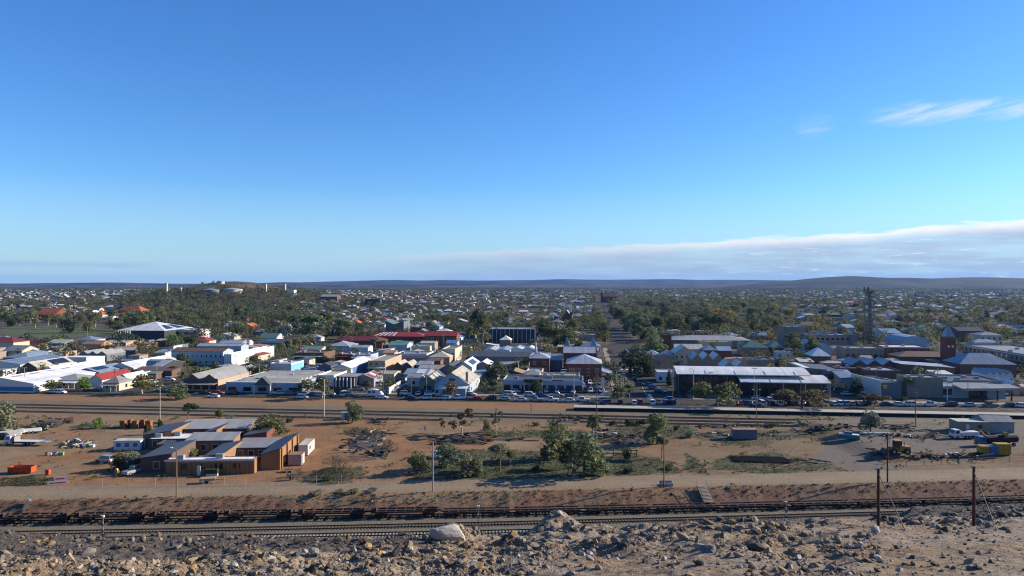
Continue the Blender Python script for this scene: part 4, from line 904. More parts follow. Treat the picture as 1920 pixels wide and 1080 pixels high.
def fence(label, pts, sp, h, mat, wires=3, name='wire_fence', r=.05):
    t = empty(name, (0, 0, 0), label=label, cat='fence'); P_ = [G(*p) for p in pts]
    pm = MB().tube((0, 0, -.2), (0, 0, h), r, n=5).mesh('post', M[mat]); mb = MB()
    for (x0, d0, z0_), (x1, d1, z1_) in zip(P_, P_[1:]):
        L_ = math.hypot(x1-x0, d1-d0); n = max(1, int(L_/sp))
        for i in range(n+1): f = i/n; obj('post', pm, t, (x0+(x1-x0)*f, d0+(d1-d0)*f, z0_+(z1_-z0_)*f))
        for k in range(wires): q = h*(k+.6)/wires; mb.tube((x0, d0, z0_+q), (x1, d1, z1_+q), .018, n=3, cap=False)
    obj('wire', mb.mesh('wire', M['galv']), t)['kind'] = 'stuff'
fence('wire fence between the dirt road and the brick complex', [(192, 913), (340, 911), (500, 909), (640, 907)], 4.2, 1.9, 'galv')
fence('low wire fence on the bank before the gravel yard', [(1700, 874), (1925, 864)], 4.5, 1.3, 'timber')
fence('wire fence along the platform end of the car park', [(1080, 763), (1500, 767)], 6, 1.2, 'galv')

# ------------------------------------------------------------------ flat wagons
def wagon_parts():
    q = {}
    q['sill'] = MB().box(-6.4, 6.4, -.1, .1, .95, 1.25).mesh('side_sill', M['rustpaint'])
    q['cross'] = MB().box(-.1, .1, -1.15, 1.15, 1.0, 1.22).mesh('crossbeam', M['rustpaint'])
    q['spine'] = MB().box(-6.5, 6.5, -.2, .2, .85, 1.2).mesh('centre_beam', M['rustpaint'])
    q['stake'] = MB().hexa([(-.12, -1.3, 1.3), (.12, -1.3, 1.3), (.12, 1.3, 1.3), (-.12, 1.3, 1.3), (-.12, -1.3, 2.0), (.12, -1.3, 2.0), (.12, 1.3, 1.55), (-.12, 1.3, 1.55)]).mesh('end_stake', M['rustpaint'])
    q['bogie'] = MB().box(-1.2, 1.2, -1.05, -.85, .35, .75).box(-1.2, 1.2, .85, 1.05, .35, .75).box(-.25, .25, -.85, .85, .5, .85).mesh('bogie', M['blackiron'])
    q['wheelset'] = MB().tube((0, -.85, .42), (0, -.68, .42), .42, n=12).tube((0, .68, .42), (0, .85, .42), .42, n=12).tube((0, -.68, .42), (0, .68, .42), .08).mesh('wheelset', M['blackiron'])
    q['coupler'] = MB().box(6.4, 6.95, -.12, .12, .85, 1.1).mesh('coupler', M['blackiron'])
    q['deck'] = MB().box(-6.3, 6.3, -1.12, 1.12, 1.36, 1.42).mesh('deck', M['rustpaint'])
    q['bar'] = MB().tube((-.4, -.9, 1.4), (.5, .9, 2.1), .09, n=4).mesh('loose_bar', M['rustpaint'])
    return q
WP = wagon_parts(); x = -118.0; k = 0
while x < 150:
    s = (track_w(x+.5)-track_w(x-.5)); a = math.atan(s); d = track_w(x); skel = x < -18
    t = empty('flat_wagon', (x, d, -2.32), a); t.scale = (1, 1, 1 if skel else .74)
    auto(t, 'skeletal rusty wagon with stakes' if skel else 'low rusty flat wagon', 'railway wagon', 'rusty flat wagons standing in one string', *pxof(x, d, -2), 'below the cutting')
    for sy in (-1.25, 1.25): obj('side_sill', WP['sill'], t, (0, sy, 0))
    obj('centre_beam', WP['spine'], t)
    for i in range(7): obj('crossbeam', WP['cross'], t, (-5.4+i*1.8, 0, 0))
    for sx in (-4.6, 4.6):
        b_ = obj('bogie', WP['bogie'], t, (sx, 0, 0))
        for e in (-.8, .8): obj('wheelset', WP['wheelset'], b_, (e, 0, 0))
    obj('coupler', WP['coupler'], t); obj('coupler', WP['coupler'], t, rot=pi)
    if skel:
        for sx in (-6.2, -5.5, 5.5, 6.2): obj('end_stake', WP['stake'], t, (sx, 0, 0), random.choice((0.0, 0.0, .1)))
        for i in range(3): obj('loose_bar', WP['bar'], t, (random.choice((-1, 1))*random.uniform(3.5, 6), 0, 0), random.uniform(-.6, .6))
    x += 13.9*cos(a); k += 1
# ------------------------------------------------------------------ town buildings seen one by one (photo columns of the front wall, row of the eave, height, depth)
def B(label, px0, px1, ye, h, dp, kind, roof, wall, rh=1.6, cat='building', name='town_building', lm=None, **k):
    r = building(label, cat, px0, px1, ye, h, dp, kind, roof, wall, rh=rh, name=name, **k)
    if lm: mark(lm, (px0+px1)/2, ye+8)
    return r
S1 = [(1, .1, .9, .2, .8)]; S0 = [(0, .1, .9, .2, .8)]
# -- left: along the street and behind
t, w_ = B('big white gabled shed with blue band at the far left of the street', -62, 63, 717, 3.6, 44, 'gy', 'white', 'white', 2.2, 'shed', 'shed', lm='the big white shed', light=[(1, .1+.0*i, .16, .1+.2*i, .2+.2*i, 'grey') for i in range(4)])
obj('band', MB().box(.3, w_-.3, -.05, -.005, .6, 2.2).mesh('band', M['bluep']), t)
B('cottage with pale hip roof and dark verandah behind the street tree', 92, 148, 712, 3.2, 13, 'hip', 'grey', 'cream', 1.8, 'house', 'house', ver=(2.6, 2.9, 'white', 6), nwin=3)
B('narrow red gabled house beside the round street tree', 168, 191, 711, 3.3, 20, 'gy', 'red', 'white', 2.0, 'house', 'house', lm='the narrow red roofed house')
B('cream corner cottage with grey hip roof and yellow verandah', 192, 223, 717, 3.3, 9, 'hip', 'grey', 'cream', 1.9, 'house', 'house', ver=(1.8, 2.8, 'beige', 4), nwin=2, side=1)
B('cream wing with white gable roof behind the corner cottage', 222, 240, 709, 3.1, 13, 'gy', 'white', 'cream', 1.6, 'house', 'house', side=2)
B('small white gabled house with violet shaded front', 80, 104, 695, 3.2, 17, 'gy', 'white', 'white', 1.9, 'house', 'house', nwin=1)
B('brown fronted gabled shed with two solar strips', 39, 69, 688, 3.3, 24, 'gy', 'cream', 'brown', 2.3, 'shed', 'shed', solar=[(1, .1, .9, .45, .9)])
B('long white walled shed with blue grey roof', -40, 38, 682, 4.2, 32, 'gy', 'blue', 'white', 1.5, 'shed', 'shed', lm='the long blue grey roofed shed')
B('white flat roofed store with orange parapet end', 108, 162, 672, 4, 14, 'sb', 'white', 'white', .8, nwin=5)
B('low blue grey hip roofed hall at the left', 5, 52, 670, 4, 24, 'hip', 'blue', 'grey', 2.2, 'hall', 'hall')
B('cream house with grey gable roof facing the lit side', 6, 41, 657, 3.5, 13, 'gx', 'grey', 'cream', 2.4, 'house', 'house', nwin=2)
B('tall cream house with dark red hip roof at the left edge', -32, 25, 641, 6, 13, 'hip', 'maroon', 'cream', 2.4, 'house', 'house', nwin=4, chim=1, lm='the tall cream house', side=2)
B('pale green gabled shed roof beyond the car yard', 88, 121, 643, 3.4, 13, 'gx', 'pale', 'slate', 2.0, 'shed', 'shed')
B('low pink house with dark red roof beside the pale green roof', 48, 70, 647, 3, 9, 'gx', 'maroon', 'peach', 1.4, 'house', 'house')
B('grey blue hip roofed cottage behind the orange roof', 137, 172, 637, 3.6, 14, 'hip', 'blue', 'white', 2.2, 'house', 'house')
B('peach rendered two storey house with rusty orange roof', 153, 188, 645, 5.6, 11, 'gx', 'rust', 'peach', 1.8, 'house', 'house', nwin=3, side=1, lm='the rusty orange roof')
B('workshop with three dark gables in a row', 149, 200, 664, 3.8, 16, 'gy', 'grey', 'slate', 1.8, 'workshop', 'workshop', n=3, lm='the three dark gables')
B('long low cream roofed shop row', 191, 236, 642, 3.6, 18, 'gx', 'beige', 'peach', 1.0, nwin=4)
B('cream roofed low hall with dark front', 209, 252, 656, 3.4, 13, 'gx', 'beige', 'slate', 1.5)
B('white steel shed roof between the grey sheds', 119, 149, 688, 3.4, 18, 'gy', 'white', 'white', 1.4, 'shed', 'shed')
B('shed with dark solar covered roof and grey wall', 138, 186, 697, 3.6, 20, 'gy', 'blue', 'slate', 1.7, 'shed', 'shed', solar=[(0, .08, .95, .1, .9), (1, .1, .6, .1, .5)])
B('long white shed with solar panels on its left slope', 205, 250, 689, 3.8, 36, 'gy', 'white', 'white', 2.2, 'shed', 'shed', solar=[(0, .1, .9, .1, .8)], lm='the long solar shed')
B('low brown verandah roofed row beside the car court', 250, 322, 694, 3.2, 7, 'sf', 'brown', 'brown', .9)
B('grey gabled pavilion with open side and solar panel', 258, 301, 686, 3.6, 20, 'gx', 'silver', 'dark', 2.0, 'pavilion', 'pavilion', solar=[(0, .05, .6, .1, .8)])
B('small white block wall hut near the brown roof', 249, 267, 698, 3.2, 6, 'flat', 'white', 'white')
B('small green roofed shed behind the corner tree', 262, 292, 700, 2.6, 7, 'sf', 'green', 'brown', .6, 'shed', 'shed')
t, w_ = B('two storey white hotel with brown roof and rows of small windows', 321, 418, 658, 7.2, 11, 'gx', 'brown', 'bluegrey', 1.4, 'hotel', 'hotel', nwin=8, nwin2=11, win=(.8, 1.3, .9), lm='the white hotel')
B('long white side wing of the hotel with stepped parapet', 420, 434, 664, 6.4, 50, 'flat', 'blue', 'white', cat='hotel', name='hotel_wing')
B('blue shaded rear wing of the hotel with parapet windows', 369, 452, 648, 7.4, 9, 'gx', 'silver', 'bluegrey', 1.0, 'hotel', 'hotel_wing', nwin=8, nwin2=8, win=(1., 1.4, .9))
B('shop with wide dark red verandah roof beside the hotel', 440, 484, 666, 3.4, 15, 'hip', 'maroon', 'cream', 2.0, 'shop', 'shop', ver=(2.5, 3.0, 'maroon', 6), lm='the red verandah shop')
t, w_ = B('old brick shop with two scrolled parapets and white awning', 345, 409, 712, 4.4, 36, 'gy', 'grey', 'peach', 2.4, 'shop', 'shop', n=2, awn=(3.4, 4.0, 'grey'), lm='the curved parapet shop')
mb = MB(); k = 26
for i in range(k):
    f0, f1 = i/k, (i+1)/k; hh = lambda f: 5.0+.9*max(0, 1-abs(((f*2) % 1)-.5)*4.4)+1.1*max(0, 1-abs(((f*2) % 1)-.5)*7)
    mb.hexa([(f0*w_, -.35, 3.5), (f1*w_, -.35, 3.5), (f1*w_, -.01, 3.5), (f0*w_, -.01, 3.5), (f0*w_, -.35, hh(f0)), (f1*w_, -.35, hh(f1)), (f1*w_, -.01, hh(f1)), (f0*w_, -.01, hh(f0))])
obj('parapet', mb.mesh('parapet', W['brown']), t)
for i in range(4): obj('shop_window', shared_box(2.4, 1.8, .06), t, (w_*(.14+.24*i), -.04, .7))
t, w_ = B('wide low white and blue shopfront with pale ridged roof', 424, 566, 716, 4.0, 34, 'flat', 'cream', 'bluegrey', par=.25, lm='the wide white shopfront', trim=('frame', .35), vents=3)
for i in range(6): obj('roof_ridge', MB().hexa([(3+i*.0, 5+i*4.7, 3.76), (w_-3, 5+i*4.7, 3.76), (w_-3, 8.4+i*4.7, 3.76), (3, 8.4+i*4.7, 3.76), (3, 5.1+i*4.7, 3.8), (w_-3, 5.1+i*4.7, 3.8), (w_-3, 8.3+i*4.7, 4.7), (3, 8.3+i*4.7, 4.7)]).mesh('roof_ridge', R['cream']), t)
for i in range(5): obj('shop_window', shared_box(3.2, 1.5, .06), t, (w_*(.08+.2*i), -.04, .6))
obj('entry_gable', MB().hexa([(w_*.52-3.4, -3, 3.3), (w_*.52+3.4, -3, 3.3), (w_*.52+3.4, -.3, 3.3), (w_*.52-3.4, -.3, 3.3), (w_*.52-.2, -3, 6.4), (w_*.52+.2, -3, 6.4), (w_*.52+.2, -.3, 6.4), (w_*.52-.2, -.3, 6.4)]).mesh('entry_gable', R['dark']), t)
for s in (-3.2, 3.2): obj('entry_column', shared_box(.5, 3.3, .5, 'frame'), t, (w_*.52+s, -2.7, 0))
B('white block wall building right end of the wide shopfront', 594, 626, 703, 4.6, 18, 'flat', 'cream', 'white', side=1)
t, w_ = B('white flat roofed building with bright blue mural side', 506, 546, 681, 4.6, 15, 'flat', 'white', 'white', lm='the blue mural building', vents=2)
obj('mural', MB().box(w_+.01, w_+.05, .3, 14.5, .3, 3.9).mesh('mural', W['sky']), t)
B('dark brown shop row with pale awnings', 552, 607, 661, 4.8, 18, 'flat', 'brown', 'brown', awn=(3.2, 2.4, 'pale'), nwin=4, lm='the dark brown shop row')
B('teal roofed long shop behind the brown row', 566, 601, 655, 4, 13, 'gx', 'green', 'cream', 1.6, 'shop', 'shop')
B('large zinc hip roofed hall before the red school', 614, 655, 648, 4.4, 17, 'hip', 'silver', 'bluegrey', 2.2, 'hall', 'hall', lm='the zinc hip roofed hall')
B('low zinc roofed annex right of the zinc hall', 655, 690, 651, 3.6, 10, 'gx', 'silver', 'white', 1.0)
t, w_ = B('south wing of the school with long dark red hip roof', 629, 716, 638, 5, 14, 'hip', 'maroon', 'brick', 2.6, 'school', 'school', nwin=7, lm='the dark red school wing')
B('long north wing of the school with red roof and white skylights', 690, 796, 630, 5, 17, 'hip', 'red', 'brick', 2.6, 'school', 'school_wing', nwin=8, light=[(0, .08+.085*i, .115+.085*i, .15, .9, 'white') for i in range(5)], lm='the long red roof')
B('east block of the school with red gable roof and cream end', 796, 856, 629, 7, 13, 'gx', 'red', 'brick', 2.6, 'school', 'school_wing', nwin=6, nwin2=6, lm='the school gable')
B('shop with red awning in the brown row', 628, 660, 664, 4.4, 14, 'flat', 'grey', 'brick', awn=(3.6, 2.6, 'maroon'))
B('shop with pale green awning next to the red awning', 660, 695, 665, 4.4, 14, 'flat', 'grey', 'bluegrey', awn=(3.4, 2.6, 'pale'))
t, w_ = B('long vaulted shed with solar roof and bright blue side', 621, 657, 689, 4.2, 34, 'gy', 'white', 'white', 1.6, 'shed', 'shed', solar=[(0, .15, .9, .1, .85)], lm='the blue sided shed')
obj('blue_side', MB().box(w_+.02, w_+.06, .2, 33, .3, 4.0).mesh('blue_side', R['skyblue']), t)
B('pale yellow stepped parapet wall before the blue sided shed', 621, 658, 692, 5.0, 2.2, 'flat', 'cream', 'yellow')
t, w_ = B('open carport roof on white posts beside the grey shed', 630, 668, 706, 4.6, 12, 'flat', 'grey', 'dark', cat='carport', name='carport', par=.1)
for i in range(6): obj('column', shared_box(.4, 4.3, .4, 'frame'), t, (.4+i*(w_-.8)/5, -1.2, 0))
B('grey shed with red and white striped roof sheets', 664, 701, 709, 3.6, 13, 'gy', 'grey', 'grey', 1.6, 'shed', 'shed', light=[(1, .1, .9, .1, .3, 'red'), (1, .1, .9, .4, .6, 'white'), (1, .1, .9, .7, .9, 'red')], lm='the red striped shed')
B('two storey cream and peach shop with long lit side', 690, 722, 676, 6.2, 30, 'flat', 'grey', 'peach', nwin=3, nwin2=3, side=5, awn=(3.2, 2.2, 'white'), lm='the peach shop')
B('grey roofed shop row with red awning and white party wall', 741, 800, 663, 4.8, 17, 'flat', 'grey', 'white', awn=(3.3, 3.2, 'red'), lm='the red awning row')
B('blue grey shed roof behind the fence of parked cars', 757, 800, 701, 3.6, 16, 'gx', 'blue', 'grey', 1.5, 'shed', 'shed', light=[(0, .5, .85, .1, .9, 'white')])
B('cream low roof right of the blue grey shed', 784, 826, 691, 3.6, 12, 'gx', 'beige', 'grey', 1.2)
B('brown gabled pair of old houses in the block', 737, 772, 686, 3.4, 13, 'gy', 'beige', 'brown', 1.9, 'house', 'house', n=2)
B('blue grey lean-to roof between the house pair and fence', 780, 806, 684, 3.4, 9, 'sf', 'blue', 'slate', 1.0)
B('rusty iron walled yard shed behind the cream cottage', 799, 826, 676, 3.6, 7, 'sf', 'brown', 'rusty', .6, 'shed', 'shed')
B('green roofed shop with white side walls behind the row', 728, 762, 647, 5.2, 16, 'gx', 'green', 'bluegrey', 1.8, 'shop', 'shop', lm='the green roofed shop')
B('cream shop with flat roof and dark opening', 771, 806, 649, 5, 15, 'flat', 'cream', 'cream', nwin=2, vents=1)
B('low cream roof right of the green roofed shop', 788, 815, 643, 5, 10, 'gx', 'cream', 'tan', 1.0)
B('cream two storey shop with lit side wall on the cross street', 829, 853, 654, 7.4, 22, 'flat', 'grey', 'cream', nwin2=3, nwin=3, side=3, lm='the cream shop')
B('blue roofed house behind the cream two storey shop', 836, 856, 643, 4, 10, 'gx', 'skyblue', 'cream', 1.6, 'house', 'house')
B('cottage with cream hip roof and brick chimney', 804, 843, 669, 4, 13, 'hip', 'cream', 'peach', 2.4, 'house', 'house', chim=1, lm='the cream cottage')
B('dark roofed gabled workshop with cream skylight sheets', 786, 817, 716, 3.7, 20, 'gy', 'dark', 'green', 2.6, 'workshop', 'workshop', light=[(1, .15, .85, .05, .3, 'beige'), (1, .1, .9, .4, .55, 'cream'), (1, .1, .9, .6, .75, 'cream')], door=3, lm='the skylight workshop')
t, w_ = B('tall gabled hall with beige roof and pale blue front', 815, 879, 719, 4.2, 24, 'gy', 'beige', 'bluegrey', 4.3, 'hall', 'hall', chim=0, lm='the beige roofed hall', side=2)
obj('chimney', MB().box(w_-1.4, w_-.5, 1.0, 1.9, 3.5, 8.6).mesh('chimney', M['galv']), t)
obj('sign', MB().box(w_*.42, w_*.6, -.06, -.01, 5.4, 6.2).mesh('sign', M['darkmetal']), t)
obj('annex', MB().box(2, w_*.95, -3.2, -.02, -.2, 2.9).mesh('annex', W['bluegrey']), t); obj('annex_roof', MB().prism([(1.8, -3.4, 2.92), (w_, -3.4, 2.92), (w_, -.02, 3.6), (1.8, -.02, 3.6)], .1).mesh('annex_roof', R['white']), t)
B('small white kiosk with flat roof in front of the beige roofed hall', 816, 832, 727.5, 2.9, 3.5, 'flat', 'white', 'white', cat='kiosk', name='kiosk', nwin=2)
B('long silver roofed shed with blue solar band', 856, 885, 688, 4, 24, 'gy', 'white', 'white', 2.4, 'shed', 'shed', solar=[(1, .2, .8, .25, .75)], lm='the silver solar shed')
B('dark slate roofed shed left of the silver shed', 828, 856, 690, 3.8, 20, 'gy', 'dark', 'slate', 1.6, 'shed', 'shed')
B('long dark verandah roofed hall across the block', 878, 992, 668, 4.4, 12, 'sf', 'dark', 'stone', 1.6, lm='the dark verandah roof')
B('small blue and white sheds in the yard behind the round tree', 893, 918, 684, 3.4, 14, 'gy', 'white', 'slate', 1.6, 'shed', 'shed')
B('white pavilion with pyramid roof above the blue roofs', 937, 957, 637, 5.6, 9, 'hip', 'white', 'tan', 2.4, 'pavilion', 'pavilion', lm='the white pyramid roof')
B('blue grey shop roofs with white skylight strips', 906, 956, 657, 4.6, 22, 'gy', 'blue', 'white', 1.0, 'shop', 'shop', n=2, light=[(1, .2, .8, .1+.25*i, .22+.25*i, 'white') for i in range(3)], lm='the white skylight strips')
B('blue and white gabled shop at the corner with pale pillar', 958, 1003, 655, 4.6, 18, 'gy', 'blue', 'white', 1.2, 'shop', 'shop', n=2, light=[(1, .1, .9, .1, .5, 'white'), (3, .1, .9, .3, .8, 'white')])
B('big dark office block with pale flat roof and thin columns', 915, 1004, 616, 10, 22, 'flat', 'silver', 'dark', cat='office', name='office_block', columns=12, lm='the dark columned office', trim=('galv', .5), vents=2)
t, w_ = B('two storey red brick hotel with silver hip roof on the corner', 1062, 1128, 681, 8.2, 17, 'hip', 'silver', 'brick', 3.2, 'hotel', 'brick_hotel', nwin=4, nwin2=4, win=(1, 1.7, 1.2), lm='the red brick hotel')
obj('verandah_roof', MB().prism([(w_+.02, -1, 5.2), (w_+4.6, -2, 4.0), (w_+4.6, 17, 4.0), (w_+.02, 17, 5.2)], .14).mesh('verandah_roof', R['silver']), t)
for i in range(6): obj('verandah_post', shared_box(.16, 3.9, .16, 'frame'), t, (w_+4.4, -1.6+i*3.6, 0))
t, w_ = B('rear wing of the brick hotel with two pointed blue turrets', 1057, 1116, 661, 9, 14, 'gx', 'silver', 'brick', 2.4, 'hotel', 'brick_hotel_wing', nwin2=4, win=(1, 1.7, 1.2))
for fx in (.08, .95):
    tu = obj('turret', MB().box(w_*fx-1.6, w_*fx+1.6, 9, 12.2, 5, 10.6).mesh('turret', W['brick']), t); mb = MB(); c = [(w_*fx-1.9, 8.7, 10.602), (w_*fx+1.9, 8.7, 10.602), (w_*fx+1.9, 12.5, 10.602), (w_*fx-1.9, 12.5, 10.602)]
    for i in range(4): mb.poly([c[i], c[(i+1) % 4], (w_*fx, 10.6, 16)])
    obj('turret_roof', mb.mesh('turret_roof', R['blue']), tu)
B('two storey dark brick house with silver roof behind the dealership', 993, 1030, 671, 7.2, 12, 'hip', 'silver', 'brick', 2.0, 'house', 'brick_house', nwin=2, nwin2=2)
B('low blue lean-to roofs between the brick house and hotel', 1031, 1053, 675, 5, 12, 'sf', 'blue', 'slate', 1.6)
B('flat cream roofed store behind the car dealership', 1010, 1086, 703, 5.2, 9, 'flat', 'cream', 'cream', vents=3)
t, w_ = B('car dealership with dark flat roof and white sign fascia', 943, 1093, 711, 4.8, 14, 'flat', 'dark', 'bluegrey', cat='dealership', name='car_dealership', lm='the car dealership', trim=('frame', .5))
for i in range(9): obj('showroom_window', shared_box(2.6, 2.4, .06), t, (w_*(i+.5)/9, -.04, .3))
obj('portal', MB().box(w_*.27, w_*.5, -2.4, -.1, 4.0, 5.2).mesh('portal', M['darkmetal']), t)
for f in (.275, .495): obj('portal_post', shared_box(.4, 4.0, .4, 'frame'), t, (w_*f, -2.1, 0))
obj('sign', MB().box(w_*.62, w_*.75, -.14, -.095, 4.35, 4.75).mesh('sign', M['darkmetal']), t)
x, d, z = G(977, 712); t = empty('shade_structure', (x, d, z), GA, label='tilted timber shade structure behind the dealership', cat='shade structure')
obj('roof', MB().prism([(-3, -2, 4.2), (3, -3, 2.6), (3.4, 2, 3.4), (-2.6, 2.4, 5.2)], .25).mesh('roof', M['wood']), t)
for q in ((-2.6, -1.6), (2.6, -2.4), (3, 1.6), (-2.3, 2)): obj('post', shared_box(.2, 2.7, .2, 'timber'), t, (*q, 0))
def signmast(px, py, h): 
    x, d, z = G(px, py); t = empty('sign_mast', (x, d, z), GA, label='tall pale sign mast beside the dealership corner', cat='sign'); obj('post', shared_box(.3, h, .3, 'frame'), t); obj('panel', MB().box(-.7, .7, -.3, -.16, h-3, h-.1).mesh('panel', M['whitec']), t)
signmast(1130, 742, 7)
x, d, z = G(1005, 690); t = empty('pale_pillar', (x, d, z), GA, label='tall pale sign pillar before the cross street lawn', cat='pillar'); obj('shaft', MB().hexa([(-.9, -.5, 0), (.9, -.5, 0), (.9, .5, 0), (-.9, .5, 0), (-.5, -.4, 13), (.2, -.4, 13), (.2, .4, 13), (-.5, .4, 13)]).mesh('shaft', W['white']), t)
# -- right of the main street
t = empty('civic_building', (0, 0, 0), label='long low civic building with two curved white roof sheets and dark glass front', cat='building')
x0, d0, _ = G(1262, 742); a_, b_ = to_ab(x0, d0); t.location = (x0, d0, 0); t.rotation_euler = (0, 0, GA); mark('the civic building', 1400, 735)
def vault(x0, x1, y0, y1, zf, rise, nm):
    g = 10; pts = [(y0+(y1-y0)*i/g, zf+rise*sin(pi/2*min(1, (i/g)*1.12))) for i in range(g+1)]
    mb = MB()
    for (ya, za), (yb, zb_) in zip(pts, pts[1:]): mb.prism([(x0, ya, za), (x1, ya, za), (x1, yb, zb_), (x0, yb, zb_)], .3)
    obj('roof', mb.mesh('roof', R['white']), t)
    for k in range(int((x1-x0)/11)): obj('roof_seam', MB().hexa([(x0+11*(k+1)-.08, y0, zf+.02), (x0+11*(k+1)+.08, y0, zf+.02), (x0+11*(k+1)+.08, pts[3][0], pts[3][1]+.02), (x0+11*(k+1)-.08, pts[3][0], pts[3][1]+.02), (x0+11*(k+1)-.08, y0, zf+.12), (x0+11*(k+1)+.08, y0, zf+.12), (x0+11*(k+1)+.08, pts[3][0], pts[3][1]+.12), (x0+11*(k+1)-.08, pts[3][0], pts[3][1]+.12)]).mesh('roof_seam', M['galv']), t)
vault(1.5, 51, 1.5, 13, 8.2, 1.7, 'upper'); vault(24.5, 57, -2.5, 8, 6.0, 1.6, 'lower')
obj('wall', MB().box(2, 50.5, 5.5, 13, -.3, 8.0).box(25, 56, 2, 5.49, -.3, 5.9).mesh('wall', W['dark']), t)
for i in range(15): obj('glass_panel', shared_box(2.6, 6.4, .1), t, (4.2+i*3.16 if i < 7 else 27+(i-7)*3.6, 5.4 if i < 7 else 1.92, .5 if i < 7 else .3), None, (1, 1, 1 if i < 7 else .8))
for i in range(9): obj('mullion', shared_box(.16, 7.4 if i < 4 else 5.6, .2, 'galv'), t, (2.6+i*6.2 if i < 4 else 25+(i-4)*7.4, 5.2 if i < 4 else 1.7, 0))
for i in range(3): obj('column', shared_box(.3, 5.9, .3, 'galv'), t, (40+8*i, -1.8, 0))
BLDG.append((a_, a_+58, b_-3, b_+14))
B('small white walled shop with flat roof left of the civic building', 1232, 1271, 697, 4.4, 10, 'flat', 'white', 'white', nwin=3, lm='the small white shop')
B('tan house with two steep red gables', 1206, 1266, 683, 5.2, 14, 'gy', 'red', 'tan', 4.0, 'house', 'house', n=2, nwin=4, lm='the red twin gables', chim=1)
B('tan building with three zinc gables in a row', 1297, 1357, 674, 5.2, 16, 'gy', 'silver', 'tan', 2.8, n=3, lm='the three zinc gables', nwin=3)
B('cream house with wide blue shaded gable and small windows', 1264, 1303, 662, 6, 14, 'gy', 'silver', 'cream', 3.6, 'house', 'house', nwin=4, nwin2=0, win=(.8, 1.4, 3.4), lm='the wide blue gable')
B('long cream roof behind the wide gabled house', 1266, 1318, 654, 5, 12, 'gx', 'cream', 'cream', 2.4)
B('zinc hip roofed cottage left of the wide gable', 1244, 1263, 667, 4.6, 13, 'hip', 'silver', 'grey', 2.6, 'house', 'house')
B('small zinc hip roof behind the red twin gables', 1211, 1238, 665, 4.6, 10, 'hip', 'silver', 'cream', 2.2, 'house', 'house')
B('long pale yellow building with flat roof edge', 1312, 1373, 640, 5.6, 10, 'flat', 'cream', 'yellow', nwin=7)
B('tall dark brick block with a white stack', 1240, 1259, 627, 10, 13, 'flat', 'dark', 'brick', side=2, lm='the tall dark brick block')
B('very long dark zinc roofed arcade in the second block', 1260, 1408, 637, 5.4, 26, 'hip', 'grey', 'slate', 2.2, 'arcade', 'arcade', lm='the very long zinc roof')
B('thin white roofed platform awning behind the zinc arcade', 1300, 1334, 623, 4, 7, 'barrel', 'white', 'white', 1.2)
B('white tent like roof left of the thin white awning', 1254, 1278, 622, 4, 8, 'barrel', 'white', 'white', 1.3)
B('mustard yellow blank wall building among the street trees', 1201, 1228, 617, 8.5, 10, 'flat', 'cream', 'yellow', lm='the mustard wall')
B('large green hip roofed villa', 1391, 1441, 651, 5.2, 14, 'hip', 'green', 'tan', 3.6, 'house', 'house', lm='the green hip roofed villa')
B('second green hip roofed villa on its right', 1442, 1470, 651, 5.2, 13, 'hip', 'green', 'brown', 3.4, 'house', 'house')
B('red brick shop with blue roof left of the green villa', 1346, 1372, 657, 4.8, 14, 'gx', 'blue', 'brick', 1.8, 'shop', 'shop')
B('blue hip roofed house between the gables', 1318, 1346, 656, 5, 12, 'hip', 'blue', 'brown', 2.4, 'house', 'house')
B('plain tan flat roofed block behind the white roof', 1403, 1452, 674, 6, 14, 'flat', 'dark', 'tan', nwin=4, vents=3)
B('pair of zinc hip roofs just behind the civic building', 1355, 1402, 688, 5, 12, 'gy', 'silver', 'grey', 2.4, 'house', 'house', n=2)
B('tall tan end block of the flat roofed offices', 1469, 1509, 612, 14, 14, 'flat', 'silver', 'stone', cat='office', name='office_block', vents=2, lm='the tan office tower')
B('long tan office wing with a row of large windows', 1510, 1594, 627, 10, 14, 'flat', 'silver', 'stone', cat='office', name='office_wing', nwin2=9, win=(1.8, 1.8, 3.2), vents=5, lm='the tan office wing')
B('dark stone block at the right end of the office wing', 1595, 1607, 628, 10, 12, 'flat', 'silver', 'slate')
B('silver roofed hall lying lengthwise behind the white pyramid house', 1536, 1560, 652, 5.6, 42, 'gy', 'silver', 'bluegrey', 2.0, 'hall', 'hall')
B('house with bright white pyramid roof and dark walls', 1522, 1557, 667, 4, 12, 'hip', 'white', 'brown', 4.0, 'house', 'house', lm='the bright pyramid roof')
t, w_ = B('old stone arcade building with round arches', 1585, 1658, 652, 8, 14, 'flat', 'grey', 'stone', cat='building', lm='the stone arcade')
for i in range(7):
    mb = MB().box(-1.1, 1.1, -.06, -.01, .3, 3.6); [mb.poly([(0, -.06, 3.6), (1.1*cos(pi*k/8), -.06, 3.6+1.1*sin(pi*k/8)), (1.1*cos(pi*(k+1)/8), -.06, 3.6+1.1*sin(pi*(k+1)/8))][::-1]) for k in range(8)]
    obj('arch', mb.mesh('arch', M['glass']), t, (w_*(i+.5)/7, 0, 0))
obj('cornice', MB().box(-.2, w_+.2, -.3, -.005, 7.4, 7.7).mesh('cornice', W['cream']), t)
B('long red brick court building with pale roof edge', 1658, 1743, 650, 8, 16, 'flat', 'white', 'brick', cat='court', name='court_building', nwin=6, nwin2=6, win=(1, 1.8, 1.0), trim=('frame', .7), lm='the red brick court')
t, w_ = B('square red brick clock tower with blue pyramid cap', 1773, 1792, 633, 15, 5.6, 'flat', 'dark', 'brick', cat='clock tower', name='clock_tower', lm='the brick clock tower')
c = [(.4, .4, 15.6), (w_-.4, .4, 15.6), (w_-.4, 5.2, 15.6), (.4, 5.2, 15.6)]; mb = MB(); mb.box(.8, w_-.8, .8, 4.9, 14.2, 15.6)
